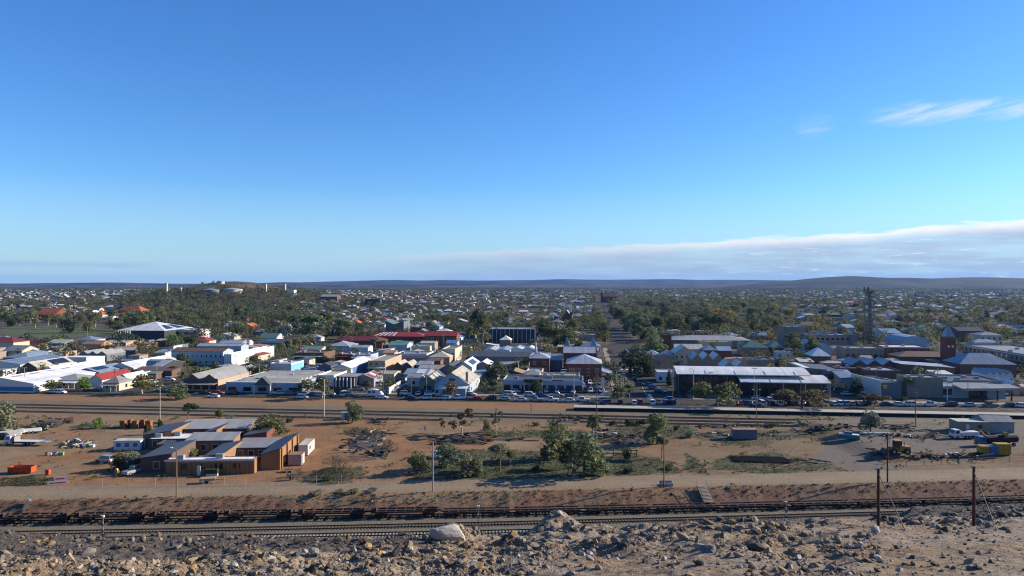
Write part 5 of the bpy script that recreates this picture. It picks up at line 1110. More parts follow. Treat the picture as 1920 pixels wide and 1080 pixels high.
for i in range(4):
    p, q = np.array(c[i]), np.array(c[(i+1) % 4]); m_ = np.array((w_/2, 2.8, 15.6)); p2, q2 = m_+(p-m_)*.55+(0, 0, 3.2), m_+(q-m_)*.55+(0, 0, 3.2)
    mb.poly([p, q, q2, p2]); mb.poly([p2, q2, (w_/2, 2.8, 21)])
obj('cap', mb.mesh('cap', R['blue']), t)
for i in range(2): obj('clock_face', MB().tube((0, -.12, 0), (0, -.01, 0), .6, n=16).mesh('clock_face', M['frame']), t, (w_*(.3+.4*i), 0, 10.5))
for i in range(8): obj('battlement', shared_box(.5, .8, .5, W['stone']), t, (.3+i*(w_-.6)/7, .25, 15.002))
x, d, z = G(1753, 672); t = empty('arch_frame', (x, d, z), GA, label='large white pointed arch frame beside the clock tower', cat='arch')
pts = [(-5.4, 0), (-4.6, 4.5), (-3, 8), (-.2, 10), (3, 8.2), (4.6, 5), (4.9, 0)]
for p, q in zip(pts, pts[1:]): obj('arch_segment', MB().tube((p[0], 0, p[1]), (q[0], 0, q[1]), .35).mesh('arch_segment', M['frame']), t)
B('big blue vaulted hall behind the court', 1690, 1742, 640, 6, 24, 'barrel', 'blue', 'bluegrey', 3.4, 'hall', 'hall', lm='the blue vaulted hall')
B('row of three blue gabled shops with slopes painted white as sunlit', 1597, 1683, 684, 5, 14, 'gy', 'blue', 'brown', 2.4, 'shop', 'shop', n=3, light=[(1, .1, .9, .0, .5, 'white'), (3, .1, .95, .0, .6, 'white'), (5, .1, .9, .0, .5, 'white')], lm='the three blue gables')  # white sheets paint the sunlight onto the right-hand slopes
B('long zinc roof with big white lit end at the right', 1800, 1906, 682, 6, 16, 'hip', 'blue', 'brown', 4.4, 'hall', 'hall', lm='the big zinc roof')
t, w_ = B('long pale two storey facade along the clock tower street', 1932, 2040, 666, 8, 62, 'flat', 'grey', 'stone', cat='building', nwin2=5)
for i in range(14):
    for zz in (1.2, 4.6): obj('window', shared_box(1.3, 1.8, .06), t, (-.035, 2.5+i*4.3, zz), pi/2)
obj('cornice', MB().box(-.4, -.01, -.3, 62, 7.1, 7.5).mesh('cornice', W['white']), t); obj('verandah_roof', MB().prism([(-3.4, 0, 3.4), (-.02, 0, 3.8), (-.02, 62, 3.8), (-3.4, 62, 3.4)], .12).mesh('verandah_roof', R['maroon']), t)
B('brown hip roofed long shop below the clock tower', 1684, 1790, 668, 4.6, 14, 'hip', 'brown', 'brown', 2.2, 'shop', 'shop', lm='the brown hip roofed shop')
B('pale barrel roof at the foot of the clock tower', 1783, 1803, 662, 5, 12, 'barrel', 'white', 'white', 1.6)
t, w_ = B('dark fronted building with long white side wall and gold sign', 1651, 1690, 717, 5.8, 20, 'flat', 'dark', 'slate', lm='the white side wall', vents=1, rot=radians(3))
obj('white_wall', MB().box(-.35, -.01, -.4, 20.2, -.3, 6.6).mesh('white_wall', W['white']), t)
for i in range(5): obj('roof_frame', MB().box(1, w_-1, 1.5+3.6*i, 1.8+3.6*i, 5.4, 5.75).mesh('roof_frame', M['frame']), t)
obj('sign', MB().box(.4, 1.8, -1.2, -.02, 3.6, 4.7).mesh('sign', M['gold']), t)
B('grey walled workshop between civic building and white side wall', 1562, 1600, 703, 5, 16, 'gx', 'blue', 'slate', 1.4, 'workshop', 'workshop')
t, w_ = B('low modern grey building with canopy at the right end of the street', 1704, 1886, 723, 4.4, 18, 'flat', 'grey', 'bluegrey', par=.2, vents=3, lm='the low modern building')
for i in range(2): obj('window_band', shared_box(5.2, 2.2, .06), t, (w_*.2+i*5.8, -.04, 1.2))
obj('canopy', MB().prism([(w_*.45, -7, 4.6), (w_+2, -6, 4.9), (w_+1, -.1, 5.5), (w_*.45, -.1, 5.2)], .9).mesh('canopy', R['grey']), t)
for i in range(4): obj('canopy_post', shared_box(.4, 3.8, .4, 'darkmetal'), t, (w_*(.55+.14*i), -5.4, 0))
obj('entrance', shared_box(6, 3, .1), t, (w_*.72, -.06, .1))
B('cream upper box on the low modern building', 1700, 1768, 707, 7.6, 9, 'flat', 'grey', 'stone')
B('low dark roofed workshop with white roof strip', 1502, 1574, 694, 4.8, 22, 'sr', 'dark', 'tan', 1.2, 'workshop', 'workshop', light=[(0, .1, .25, .05, .95, 'white')], lm='the white striped dark roof')
B('grey blue workshops behind the curved wall', 1576, 1598, 708, 5, 20, 'gx', 'blue', 'grey', 1.6, 'workshop', 'workshop')
B('dark maroon flat roof between two workshops', 1570, 1625, 690, 4.6, 14, 'flat', 'maroon', 'brown')
B('long zinc lean-to roofs left of the big white end', 1690, 1790, 688, 5, 16, 'sr', 'silver', 'brown', 1.4, light=[(0, .1, .9, .4, .5, 'white')])
B('dark flat roofs behind the low modern building', 1770, 1880, 712, 5, 18, 'flat', 'dark', 'grey', vents=4)
B('small pink walled house with pale roof at the right edge', 1893, 1912, 722, 4, 12, 'gy', 'white', 'peach', 1.4, 'house', 'house')
B('row of small blue and white roofs near the right edge', 1850, 1900, 702, 4.4, 12, 'gy', 'blue', 'white', 1.6, 'shop', 'shop', n=4)
B('flat grey roof row behind the curved wall', 1628, 1690, 694, 5, 14, 'flat', 'silver', 'brown', vents=2)
# -- middle distance
t, w_ = B('large white hall with hipped roof and two dark solar fields', 219, 308, 619, 7.5, 38, 'hip', 'white', 'dark', 5.5, 'hall', 'hall', solar=[(0, .12, .42, .12, .55), (0, .55, .88, .12, .55)], lm='the white solar hall')
for i in range(7): obj('column', shared_box(.6, 7.2, .6, 'frame'), t, (.5+i*1.9, -2.2, 0))
B('white flat annex with arched windows beside the solar hall', 312, 374, 618, 7, 16, 'flat', 'white', 'white', nwin=4, win=(4.5, 2.6, 2.6), lm='the white arched annex')
B('large terracotta roofed church hall among the gums', 66, 102, 590, 6, 26, 'gx', 'terra', 'brick', 7, 'hall', 'church_hall', lm='the terracotta roofed hall')
B('orange walled school hall with bright terracotta roof', 219, 264, 582, 8, 18, 'hip', 'terra', 'orange', 6, 'hall', 'school_hall', nwin=7, lm='the orange walled hall')
B('flat pale roof over dark undercroft before the orange hall', 214, 252, 596, 6, 12, 'flat', 'pale', 'dark')
B('small terracotta roofed house right of the tall gum', 172, 192, 590, 4.5, 14, 'hip', 'terra', 'cream', 4, 'house', 'house')
B('small red roofed cottage under the olive trees', 292, 304, 598, 4, 11, 'hip', 'terra', 'white', 2.6, 'house', 'house')
B('dark red roofed cottage at the right of the olive trees', 440, 462, 598, 4, 14, 'hip', 'maroon', 'cream', 3, 'house', 'house')
B('small red roofed cottage with cream wall before the white hotel', 358, 388, 639, 3.8, 12, 'hip', 'red', 'cream', 2.6, 'house', 'house', lm='the red roofed cottage')
B('dark roofed open market hall beside the side street', 480, 540, 642, 4, 14, 'sf', 'dark', 'slate', 1.4, solar=[(0, .2, .5, .2, .8)], lm='the dark market hall')
B('tan flat topped hall on the rise', 601, 632, 556, 10, 22, 'gx', 'beige', 'brown', 4, 'hall', 'hall', lm='the tan hall on the rise')
B('dark blank block with long pale edge on the rise', 684, 712, 561, 12, 14, 'flat', 'grey', 'dark', lm='the dark block on the rise')
B('long tan and white school range right of the dark block', 712, 752, 563, 7, 14, 'flat', 'white', 'tan')
B('modern hall with butterfly roof and cream end wall', 723, 757, 608, 9.5, 20, 'butterfly', 'green', 'slate', 3.2, 'hall', 'hall', nwin=4, lm='the butterfly roofed hall')
B('long cream verandah house right of the butterfly roof', 764, 792, 613, 5, 14, 'gx', 'beige', 'brown', 2)
B('bright blue hip roofed house behind the red school', 798, 824, 613, 5, 16, 'hip', 'skyblue', 'cream', 3.6, 'house', 'house', lm='the bright blue hip roof')
B('house with orange terracotta roof beside the gold trees', 655, 672, 606, 5, 14, 'hip', 'terra', 'cream', 3.2, 'house', 'house', lm='the orange terracotta cottage')
B('house with dark red roof behind the butterfly hall', 704, 724, 599, 4.4, 14, 'hip', 'red', 'cream', 2.6, 'house', 'house')
t, w_ = B('brick church with blue roof and thin white spire', 1054, 1072, 594, 8, 26, 'gy', 'blue', 'brick', 6.5, 'church', 'church', lm='the white spired church')
sp_ = obj('spire_base', MB().box(w_-2.2, w_+.3, -1.2, 1.2, 0, 13).mesh('spire_base', W['brick']), t); mb = MB(); c = [(w_-2.1, -1.1, 13), (w_+.2, -1.1, 13), (w_+.2, 1.1, 13), (w_-2.1, 1.1, 13)]; [mb.poly([c[i], c[(i+1) % 4], (w_-.95, 0, 27)]) for i in range(4)]; obj('spire', mb.mesh('spire', R['white']), t)
t, w_ = B('red brick cathedral with dark red roof far along the street', 1130, 1156, 556, 12, 26, 'gx', 'brown', 'brick', 8, 'cathedral', 'cathedral', nwin=5, win=(1.2, 4, 3), lm='the far red cathedral')
obj('tower', MB().box(-4, -.1, 2, 8, -1, 22).mesh('tower', W['brick']), t); obj('tower_cap', MB().box(-4.2, .1, 1.8, 8.2, 22.01, 23).mesh('tower_cap', W['stone']), t)
B('long white roofed hospital range far left of the street', 1010, 1034, 543, 9, 20, 'flat', 'white', 'bluegrey')
B('second white roofed range beside the hospital', 1055, 1070, 543, 9, 18, 'flat', 'white', 'bluegrey')
B('blue house roof beyond the park at the right', 1466, 1480, 579, 5, 16, 'hip', 'skyblue', 'cream', 4, 'house', 'house')
B('large pale hall beyond the lattice mast', 1584, 1602, 614, 6, 20, 'gx', 'silver', 'bluegrey', 2.4, 'hall', 'hall')
B('long dark brick hall right of the clock tower', 1797, 1845, 620, 8, 18, 'gx', 'dark', 'brown', 2.4, 'hall', 'hall')
B('cream walled villa far right with dark roof', 1838, 1880, 628, 7, 14, 'hip', 'grey', 'cream', 2, 'house', 'house', nwin=4, nwin2=4)
B('wide white and blue hall right of the lattice mast', 1658, 1690, 624, 6, 24, 'gx', 'blue', 'bluegrey', 2.6, 'hall', 'hall')
# tanks and towers on the hill
def tank(label, px, py, r, h, wallm, roofm):
    x, d, z = G(px, py); t = empty('water_tank', (x, d, z-1), label=label, cat='water tank', group='water tanks on the hill')
    obj('shell', MB().tube((0, 0, -3), (0, 0, h), r, n=32).mesh('shell', wallm), t); mb = MB()
    for i in range(32): a, b = 2*pi*i/32, 2*pi*(i+1)/32; mb.poly([((r+.3)*cos(a), (r+.3)*sin(a), h+.01), ((r+.3)*cos(b), (r+.3)*sin(b), h+.01), (0, 0, h+r*.13)])
    obj('roof', mb.mesh('roof', roofm), t)
tank('large dark water tank with domed blue roof', 395, 551, 15.5, 9.5, W['slate'], R['silver']); tank('wide cream water tank beside the dark one', 437, 549, 18, 8.5, W['cream'], R['silver']); tank('small cream tank on the very top of the hill', 414, 532.2, 7.5, 6.5, W['cream'], R['cream'])
mark('the tanks on the hill', 415, 545)
def tower(label, px, py, w, h, m, nm='tower', extra=()):
    x, d, z = G(px, py); t = empty(nm, (x, d, z), GA, label=label, cat='tower'); obj('shaft', MB().box(-w/2, w/2, -w/2, w/2, -3, h).mesh('shaft', W[m]), t); obj('cap', MB().box(-w/2-.3, w/2+.3, -w/2-.3, w/2+.3, h+.01, h+.9).mesh('cap', W[m]), t)
    for e in extra: obj('annex', MB().box(*e).mesh('annex', W['white']), t)
tower('slim cream tower left of the tank hill', 312, 551, 4, 20, 'cream'); tower('short white stack right of the cream tower', 339, 550, 3, 10, 'white'); tower('left white tower block on the rise', 498, 549, 4, 17, 'cream', 'tower', [(-16, -2.6, 0, 12, -2, 6)]); tower('right white tower with white building block', 534, 551, 4, 20, 'cream', 'tower', [(2.1, 20, 0, 14, -2, 8)])
mark('the white hill towers', 520, 548)
x, d, z = G(1630, 651); t = empty('lattice_mast', (x, d, z), GA, label='tall grey green lattice mast with antennas above the stone arcade', cat='mast'); mark('the lattice mast', 1630, 640)
for sx in (-2.6, 2.6):
    for sy in (-2.6, 2.6): obj('leg', MB().tube((sx, sy, 0), (sx*.75, sy*.75, 38), .28, .2).mesh('leg', M['mastgrey']), t)
br_ = MB()
for k in range(16):
    z0_, z1_ = k*2.4, (k+1)*2.4; f0, f1 = 1-.25*z0_/38, 1-.25*z1_/38
    for (ax, ay), (bx, by) in (((-1, -1), (1, -1)), ((1, -1), (1, 1)), ((1, 1), (-1, 1)), ((-1, 1), (-1, -1))):
        br_.tube((2.6*f0*ax, 2.6*f0*ay, z0_), (2.6*f1*bx, 2.6*f1*by, z1_), .13, n=4); br_.tube((2.6*f0*bx, 2.6*f0*by, z0_), (2.6*f1*ax, 2.6*f1*ay, z1_), .13, n=4); br_.tube((2.6*f1*ax, 2.6*f1*ay, z1_), (2.6*f1*bx, 2.6*f1*by, z1_), .12, n=4)
obj('bracing', br_.mesh('bracing', M['mastgrey']), t)
obj('platform', MB().box(-3.4, 3.4, -3.4, 3.4, 37, 37.4).mesh('platform', M['mastgrey']), t)
for k in range(12): obj('antenna', shared_box(.5, 2.6, .3, 'mastgrey'), t, (random.uniform(-2.8, 2.8), random.choice((-2.9, 2.9)), random.choice((20, 28, 33, 37.4, 37.4))))
for k in range(5): obj('dish', MB().tube((0, -.2, 0), (0, .1, 0), 1.0, n=12).mesh('dish', M['frame']), t, (random.choice((-2.7, 2.4)), -2.7, 12+5*k))
obj('cable_tray', MB().box(-.6, .6, -.6, .6, 0, 37).mesh('cable_tray', W['slate']), t)
# fences of the lots
def panel_fence(label, p0, p1, h, mat, sp=2.4):
    (x0, d0, _), (x1, d1, _) = G(*p0), G(*p1); L_ = math.hypot(x1-x0, d1-d0); t = empty('panel_fence', (x0, d0, 0), atan2(d1-d0, x1-x0), label=label, cat='fence'); n = max(1, int(L_/sp)); me = MB().box(.03, L_/n-.03, -.04, .04, .05, h).mesh('panel', M[mat] if mat in M else W[mat]); pm = MB().box(-.06, .06, -.07, .07, 0, h+.1).mesh('post', M['galv'])
    for i in range(n): obj('panel', me, t, (L_/n*i, 0, 0)); obj('post', pm, t, (L_/n*i, 0, 0))
panel_fence('white panel fence beside the row of parked cars', (729, 739.5), (769, 714), 2.6, 'whitec')
panel_fence('dark panel fence in front of the skylight workshop', (745, 740), (812, 741), 2.4, 'darkmetal')
panel_fence('dark panel fence in front of the open carport', (612, 738), (652, 738.5), 2.6, 'darkmetal')
panel_fence('pale wall panels left of the dealership', (910, 737), (944, 737.5), 2.2, 'cream')
# utility poles of the town
TP = [(46, 731, 9), (215, 737, 9.5), (347, 700, 10), (294, 718, 9.5), (427, 707, 11), (441, 697, 8), (587, 700, 9), (546, 665, 9), (564, 662, 8.5), (592, 645, 10), (617, 640, 9), (719, 741, 12), (771, 745, 8), (800, 742, 8), (939, 742, 10), (832, 652, 9), (1076, 752, 12), (1156, 737, 9), (1171, 676, 11), (1091, 655, 12), (1047, 655, 9), (1261, 752, 12), (1300, 748, 11), (1333, 741, 9), (1414, 745, 12), (1419, 760, 8), (1556, 760, 9), (1643, 728, 9), (1776, 755, 9), (1815, 753, 9), (1116, 600, 11), (1168, 748, 9), (1274, 640, 8), (1435, 625, 14), (75, 640, 9), (164, 637, 10), (298, 565, 12), (326, 570, 12), (150, 600, 10), (107, 640, 8), (1260, 640, 10), (1511, 690, 9), (1666, 590, 12), (1226, 590, 12), (1112, 640, 9), (486, 720, 8.5), (660, 655, 8)]
for px, py, h in TP: pole(None, px, py, h, .14, 2.0 if (px+int(h)) % 3 else 0, 'timber' if px % 2 else 'galv', 1 if px % 5 == 0 else 0, group='poles along the town streets', desc='timber utility pole' if px % 2 else 'grey street pole')
mark('the left street end', 120, 745); mark('the wide shopfront kerb', 560, 745); mark('the beige hall kerb', 850, 748); mark('the main street corner', 1205, 735); mark('the platform car park', 1500, 762); mark('the right street end', 1800, 762); mark('the park trees', 1340, 590); mark('the green oval', 120, 605)

def lawn(label, pts, col):
    mb = MB(); mb.poly([(*G(*p)[:2], .03+gzs(*G(*p)[:2])) for p in pts]); tag(obj('lawn', mb.mesh('lawn', MAT('lawn '+label[:12], col, .95, .3, .12))), label, 'lawn', kind='structure')
lawn('green oval between the trees at the left', [(0, 621), (0, 613), (90, 612), (180, 615), (235, 622), (170, 630), (80, 634), (30, 628)], (.07, .085, .03))
lawn('bright green lawn beside the car court', [(350, 700), (380, 682), (410, 680), (405, 692), (360, 705)], (.12, .15, .03))
lawn('dry lawn beside the main street', [(1010, 652), (1015, 640), (1110, 640), (1098, 652)], (.19, .165, .055))
lawn('green lawn in the park', [(1235, 612), (1240, 604), (1350, 604), (1350, 612)], (.085, .12, .03))
lawn('green patch beside the side street', [(578, 640), (590, 632), (620, 632), (612, 641)], (.085, .12, .03))

# small sheds and outhouses filling the blocks between the shops
def fill_sheds(n, ar, br):
    k = 0
    for _ in range(n*25):
        if k >= n: break
        a, b_ = random.uniform(*ar), random.uniform(*br); w, dp = random.uniform(5, 12), random.uniform(5, 11)
        if any(abs(a+w/2-c) < q/2+w/2+3 for c, q in STREETS_A) or any(abs(b_+dp/2-c) < q/2+dp/2+2 for c, q in STREETS_B): continue
        if any(a0-1 < a+w and a < a1+1 and b0-1 < b_+dp and b_ < b1+1 for a0, a1, b0, b1 in BLDG): continue
        rn = random.choice(('silver', 'grey', 'white', 'blue', 'grey', 'beige', 'rust', 'cream', 'dark')); kd = random.choice(('gx', 'gy', 'sf', 'sl', 'sr', 'hip', 'flat'))
        building(None, 'shed', 0, 0, 0, random.uniform(2.5, 4.2), dp, kd, rn, random.choice(('white', 'cream', 'grey', 'bluegrey', 'brick', 'tan', 'brown', 'slate', 'peach')), rh=random.uniform(.5, 1.2), name='shed', loc=ab(a, b_), w=w, nwin=random.choice((0, 1, 2)), auto_desc=dict(silver='zinc', grey='grey', white='white', blue='blue-grey', beige='beige', rust='rusty', cream='cream', dark='charcoal')[rn]+' roofed shed', group='sheds between the shops'); k += 1
fill_sheds(34, (-172, 12), (285, 470)); fill_sheds(30, (45, 196), (290, 470)); fill_sheds(34, (-390, -200), (280, 470)); fill_sheds(10, (-172, 12), (500, 560)); fill_sheds(14, (225, 300), (290, 470))
# ------------------------------------------------------------------ cars
def car_proto(kind):
    L_ = dict(sedan=4.6, suv=4.6, ute=5.2, hatch=4.0, van=4.9)[kind]; wd = .9; x0, x1 = -L_/2, L_/2
    # cabin: (rear bottom, rear top, front top, front bottom), belt height, roof height
    cab = dict(sedan=(-1.75, -1.05, .45, 1.15, .92, 1.43), suv=(-2.15, -1.85, .45, 1.15, 1.05, 1.72), ute=(-.55, -.4, .75, 1.35, 1.08, 1.74), hatch=(-1.9, -1.5, .45, 1.15, .95, 1.48), van=(-2.35, -2.2, 1.1, 1.8, 1.15, 1.95))[kind]
    belt, top = cab[4], cab[5]; hood = belt-.08
    prof = [(x0, .32, .62, .86), (x0+.12, .26, belt-.05, .93), (cab[0], .25, belt, 1), (cab[3], .25, belt, 1), (x1-.35, .26, hood-.16, .96), (x1, .34, .62, .86)]
    if kind == 'ute': prof = [(x0, .42, .98, .94), (x0+.1, .36, 1.05, .98), (cab[0], .34, belt, 1), (cab[3], .34, belt, 1), (x1-.3, .34, hood-.1, .97), (x1, .42, .7, .9)]
    mb = MB(); ring = []
    for x, zb, zt, wf in prof:
        y = wd*wf; k = len(mb.v); mb.v += [(x, -y*.94, zb), (x, -y, (zb+zt)*.52), (x, -y*.95, zt), (x, y*.95, zt), (x, y, (zb+zt)*.52), (x, y*.94, zb)]; ring.append(k)
    for a, b in zip(ring, ring[1:]):
        for i in range(6): mb.f.append((a+i, b+i, b+(i+1) % 6, a+(i+1) % 6)); mb.m.append(0)
    mb.f.append(tuple(ring[0]+i for i in range(6))); mb.f.append(tuple(ring[-1]+5-i for i in range(6))); mb.m += [0, 0]
    y0, y1 = wd*.94, wd*.74
    rf = [(cab[1]-.04, -y1, top), (cab[2]+.04, -y1, top), (cab[2]+.04, y1, top), (cab[1]-.04, y1, top)]
    mb.prism([(p[0], p[1], p[2]+.035) for p in rf], .05)
    def lerp(t, s):  # pillar lines
        return None
    for s in (-1, 1):
        for xb, xt in ((cab[0], cab[1]), (cab[3], cab[2]), ((cab[0]+cab[3])/2-.05, (cab[1]+cab[2])/2)): mb.tube((xb, s*y0*.985, belt), (xt, s*y1, top), .05, n=4)
    if kind == 'ute': mb.box(x0+.08, cab[0]-.1, -.72, .72, .98, .985)
    body = mb.mesh(kind+'_body', PAINT['white'])
    g = MB(); e = .02
    g.hexa([(cab[0]+e, -y0+.03, belt), (cab[3]-e, -y0+.03, belt), (cab[3]-e, y0-.03, belt), (cab[0]+e, y0-.03, belt), (cab[1]+e, -y1+.01, top), (cab[2]-e, -y1+.01, top), (cab[2]-e, y1-.01, top), (cab[1]+e, y1-.01, top)])
    glass = g.mesh(kind+'_windows', M['glass'])
    li = MB().box(x1-.06, x1+.012, -.7, -.42, .62, .76); lm_ = li.mesh('headlight', M['frame'])
    tl = MB().box(x0-.012, x0+.06, -.78, -.5, .68, .86).mesh('tail_light', PAINT['red'])
    return dict(body=body, glass=glass, head=lm_, tail=tl, wx=(x0+.85, x1-.85), r=.36 if kind in ('ute', 'suv', 'van') else .32)
CP = {k: car_proto(k) for k in ('sedan', 'suv', 'ute', 'hatch', 'van')}
WORD = dict(sedan='sedan', suv='wagon', ute='pickup', hatch='hatchback', van='van')
def car(px, py, kind, paint, head, place=None, group='cars parked and driving in the town streets', xyz=None, canopy=None):
    x, d, z = xyz or G(px, py); p = CP[kind]; h = radians(head)+GA
    on_road = .02
    t = empty('car', (x, d, z+on_road), h)
    auto(t, f'{paint} {WORD[kind]}'+(' with dark tray cover' if canopy else ''), 'car', group, px, py, place)
    b = obj('body', p['body'], t); b.material_slots[0].link = 'OBJECT'; b.material_slots[0].material = PAINT[paint if paint != 'dark blue' else 'dark']
    obj('windows', p['glass'], t)
    for wx in p['wx']:
        for s in (-1, 1): obj('wheel', wheel_mesh(p['r'], .22), t, (wx, s*.8, p['r']))
    for s in (1, -1): obj('headlight', p['head'], t, None, None, (1, s, 1)); obj('tail_light', p['tail'], t, None, None, (1, s, 1))
    if canopy: obj('tray_cover', MB().box(-2.5, -.6, -.85, .85, 1.06, 1.7).mesh('tray_cover', M['darkmetal']), t)
    return t
rc = lambda: random.choices(['white', 'silver', 'grey', 'black', 'dark blue', 'red', 'blue'], [46, 17, 10, 8, 8, 4, 5])[0]
rk = lambda: random.choices(['sedan', 'suv', 'ute', 'hatch', 'van'], [28, 34, 22, 14, 2])[0]
# -- on and beside the street along the yard (photo column, row, kind, colour, heading)
for q in [(100, 737, 'sedan', 'silver', 0), (113, 738, 'suv', 'white', 0), (383, 739, 'sedan', 'dark blue', 0), (409, 739, 'sedan', 'red', 0), (434, 740, 'suv', 'dark blue', 180), (400, 745.5, 'sedan', 'white', 180),
          (522, 740.5, 'ute', 'silver', 0), (541, 740.5, 'suv', 'grey', 180), (569, 741, 'sedan', 'silver', 0), (588, 742, 'sedan', 'blue', 0), (600, 742.5, 'hatch', 'silver', 0), (617, 741, 'sedan', 'white', 0), (567, 747, 'hatch', 'white', 0), (645, 742, 'van', 'white', 90), (652, 742, 'ute', 'silver', 0), (673, 732, 'suv', 'silver', 0), (717, 741, 'suv', 'dark blue', 0), (716, 747.5, 'sedan', 'white', 0),
          (761, 740.5, 'suv', 'white', 0), (786, 740.5, 'hatch', 'white', 80), (807, 741, 'suv', 'white', 0), (829, 740.5, 'ute', 'white', 60), (873, 741.5, 'sedan', 'blue', 0), (882, 741.5, 'sedan', 'white', 0), (768, 748.5, 'sedan', 'dark blue', 180), (798, 748.5, 'suv', 'white', 180), (834, 749, 'hatch', 'white', 180), (859, 749, 'ute', 'white', 180), (893, 750, 'sedan', 'red', 180), (920, 750, 'suv', 'black', 180), (945, 750.5, 'sedan', 'silver', 180), (955, 741.5, 'suv', 'white', 0),
          (976, 752, 'sedan', 'white', 180), (1005, 752, 'ute', 'silver', 180), (1034, 752.5, 'ute', 'white', 180), (1066, 753.5, 'sedan', 'white', 180), (1093, 753, 'ute', 'white', 180), (994, 743, 'suv', 'white', 0), (1015, 744, 'sedan', 'blue', 0), (1043, 743.5, 'ute', 'silver', 0), (1072, 743.5, 'ute', 'grey', 0), (1138, 742, 'sedan', 'white', 20),
          (1200, 724, 'hatch', 'dark blue', 0), (1218, 724, 'hatch', 'blue', 0), (1226, 730, 'suv', 'blue', -20), (1238, 737, 'suv', 'dark blue', -20), (1163, 724, 'suv', 'red', 90), (1163, 757, 'hatch', 'black', 90), (1141, 756, 'hatch', 'grey', 90), (1120, 756.5, 'suv', 'silver', 90), (1134, 757, 'sedan', 'blue', 90), (1157, 711, 'suv', 'white', 90), (1154, 703, 'sedan', 'white', 90), (1163, 703, 'sedan', 'silver', 0), (1172, 715, 'ute', 'silver', 90), (1190, 712, 'sedan', 'dark blue', 90), (1155, 694, 'hatch', 'grey', 90),
          (1189, 758, 'hatch', 'white', 90), (1200, 757, 'suv', 'red', 90), (1223, 758, 'suv', 'white', 90), (1236, 758, 'ute', 'grey', 90), (1250, 757, 'sedan', 'blue', 30), (1262, 758, 'suv', 'dark blue', 90), (1257, 751, 'sedan', 'blue', 0),
          (1340, 745, 'sedan', 'silver', 0), (1376, 748, 'sedan', 'silver', 0), (1421, 749, 'sedan', 'white', 0), (1458, 749, 'van', 'white', 0), (1442, 752, 'hatch', 'white', 90), (1540, 736, 'hatch', 'white', 40), (1544, 724, 'sedan', 'silver', 0), (1557, 731, 'sedan', 'grey', 0), (1574, 735, 'suv', 'grey', 0), (1588, 741, 'sedan', 'silver', 10), (1552, 720, 'suv', 'silver', 0), (1534, 728, 'sedan', 'dark blue', 0),
          (1662, 761, 'sedan', 'dark blue', 0), (1686, 761, 'sedan', 'white', 0), (1711, 761.5, 'suv', 'white', 0), (1743, 761.5, 'ute', 'white', 0), (1782, 762, 'suv', 'black', 180), (1817, 762.5, 'sedan', 'silver', 180), (1856, 763, 'ute', 'grey', 180), (1893, 763, 'sedan', 'dark blue', 180), (1912, 763.5, 'hatch', 'white', 180)]: car(*q)
for i, px in enumerate((1355, 1372, 1386, 1398, 1412, 1428, 1446, 1462, 1477, 1490, 1512, 1526, 1536, 1549, 1563, 1574, 1585, 1597, 1609, 1624)):
    car(px, 759.5+(i % 3)*.25, ('suv', 'hatch', 'sedan', 'suv', 'sedan', 'van', 'hatch', 'suv')[i % 8], ('white', 'white', 'red', 'blue', 'silver', 'white', 'dark blue', 'white', 'black', 'grey', 'dark blue', 'silver', 'silver', 'grey', 'white', 'white', 'silver', 'silver', 'grey', 'black')[i], 90+random.gauss(0, 4))
# -- dealership yard: three rows nose out, the cluster at its left
for r, (py, xs) in enumerate(((726.5, np.arange(1034, 1124, 11.5)), (735.5, np.arange(1024, 1132, 10.4)), (720.5, np.arange(1096, 1132, 10.5)))):
    for px in xs: car(px+random.uniform(-1, 1), py, rk(), rc(), -90+random.gauss(0, 5), ('in the dealership front row', 'in the dealership middle row', 'in the dealership back row')[(1, 0, 2)[r]])
for px, py in ((962, 724), (964, 730), (967, 736), (962, 741), (976, 726), (988, 726), (1001, 727), (1010, 736), (975, 736)): car(px, py, rk(), rc(), random.choice((-90, -60, 0)), 'left in the dealership yard')
for k in range(9): car(732+k*4.6, 735-k*2.5, rk(), rc(), -12, 'along the white panel fence')
for k in range(4): car(704+k*6, 724-k*4.5, rk(), rc(), 20, 'beside the red striped shed')
for px, py, n, sx, sy, pl in ((556, 693, 7, 8, .3, 'behind the wide shopfront'), (560, 688.5, 6, 9, .2, 'in the back of the car court'), (512, 695, 4, 9, -.3, 'beside the blue mural building'), (565, 655, 6, 4.4, -2, 'along the tree lined side street'), (338, 681, 4, 9, 1.2, 'beside the solar shed'), (376, 684, 3, 9, 0, 'in front of the white hotel'), (60, 650, 6, 5, 1.0, 'in the old car yard at the left'), (66, 655, 5, 6.5, -.6, 'in the front of the old car yard'), (740, 698, 5, 6, -1.5, 'in the yard behind the panel fence'), (868, 652, 4, 5, 1.0, 'by the tall tree on the cross street'), (1172, 660, 2, 4, 2, 'on the main street crossing'), (1130, 620, 3, 2, 4, 'on the far part of the main street'), (1840, 738, 6, 10, .6, 'in the lot at the right edge')):
    for k in range(n): car(px+k*sx, py+k*sy, rk(), rc(), random.choice((0, 180, 90, -90)), pl)
for px, py, c, hd, pl in ((288, 719, 'white', 60, 'near the corner tree'), (318, 714, 'white', 10, 'near the corner tree'), (197, 867, 'silver', 170, 'left of the brick complex'), (1060, 700, 'white', 0, 'behind the flat cream roofed store'), (475, 690, 'dark blue', 60, 'on the side street beside the hotel'), (500, 682, 'dark blue', 60, 'on the side street beside the hotel'), (1030, 660, 'silver', 0, 'on the cross street lawn')): car(px, py, 'suv', c, hd, pl)
car(250, 888, 'ute', 'silver', 80, 'before the left brick block'); car(830, 858, 'suv', 'white', 30, 'among the yard gums'); car(6, 824, 'suv', 'black', 20, 'beside the white flatbed truck'); car(2, 816, 'sedan', 'dark blue', 20, 'beside the white flatbed truck')
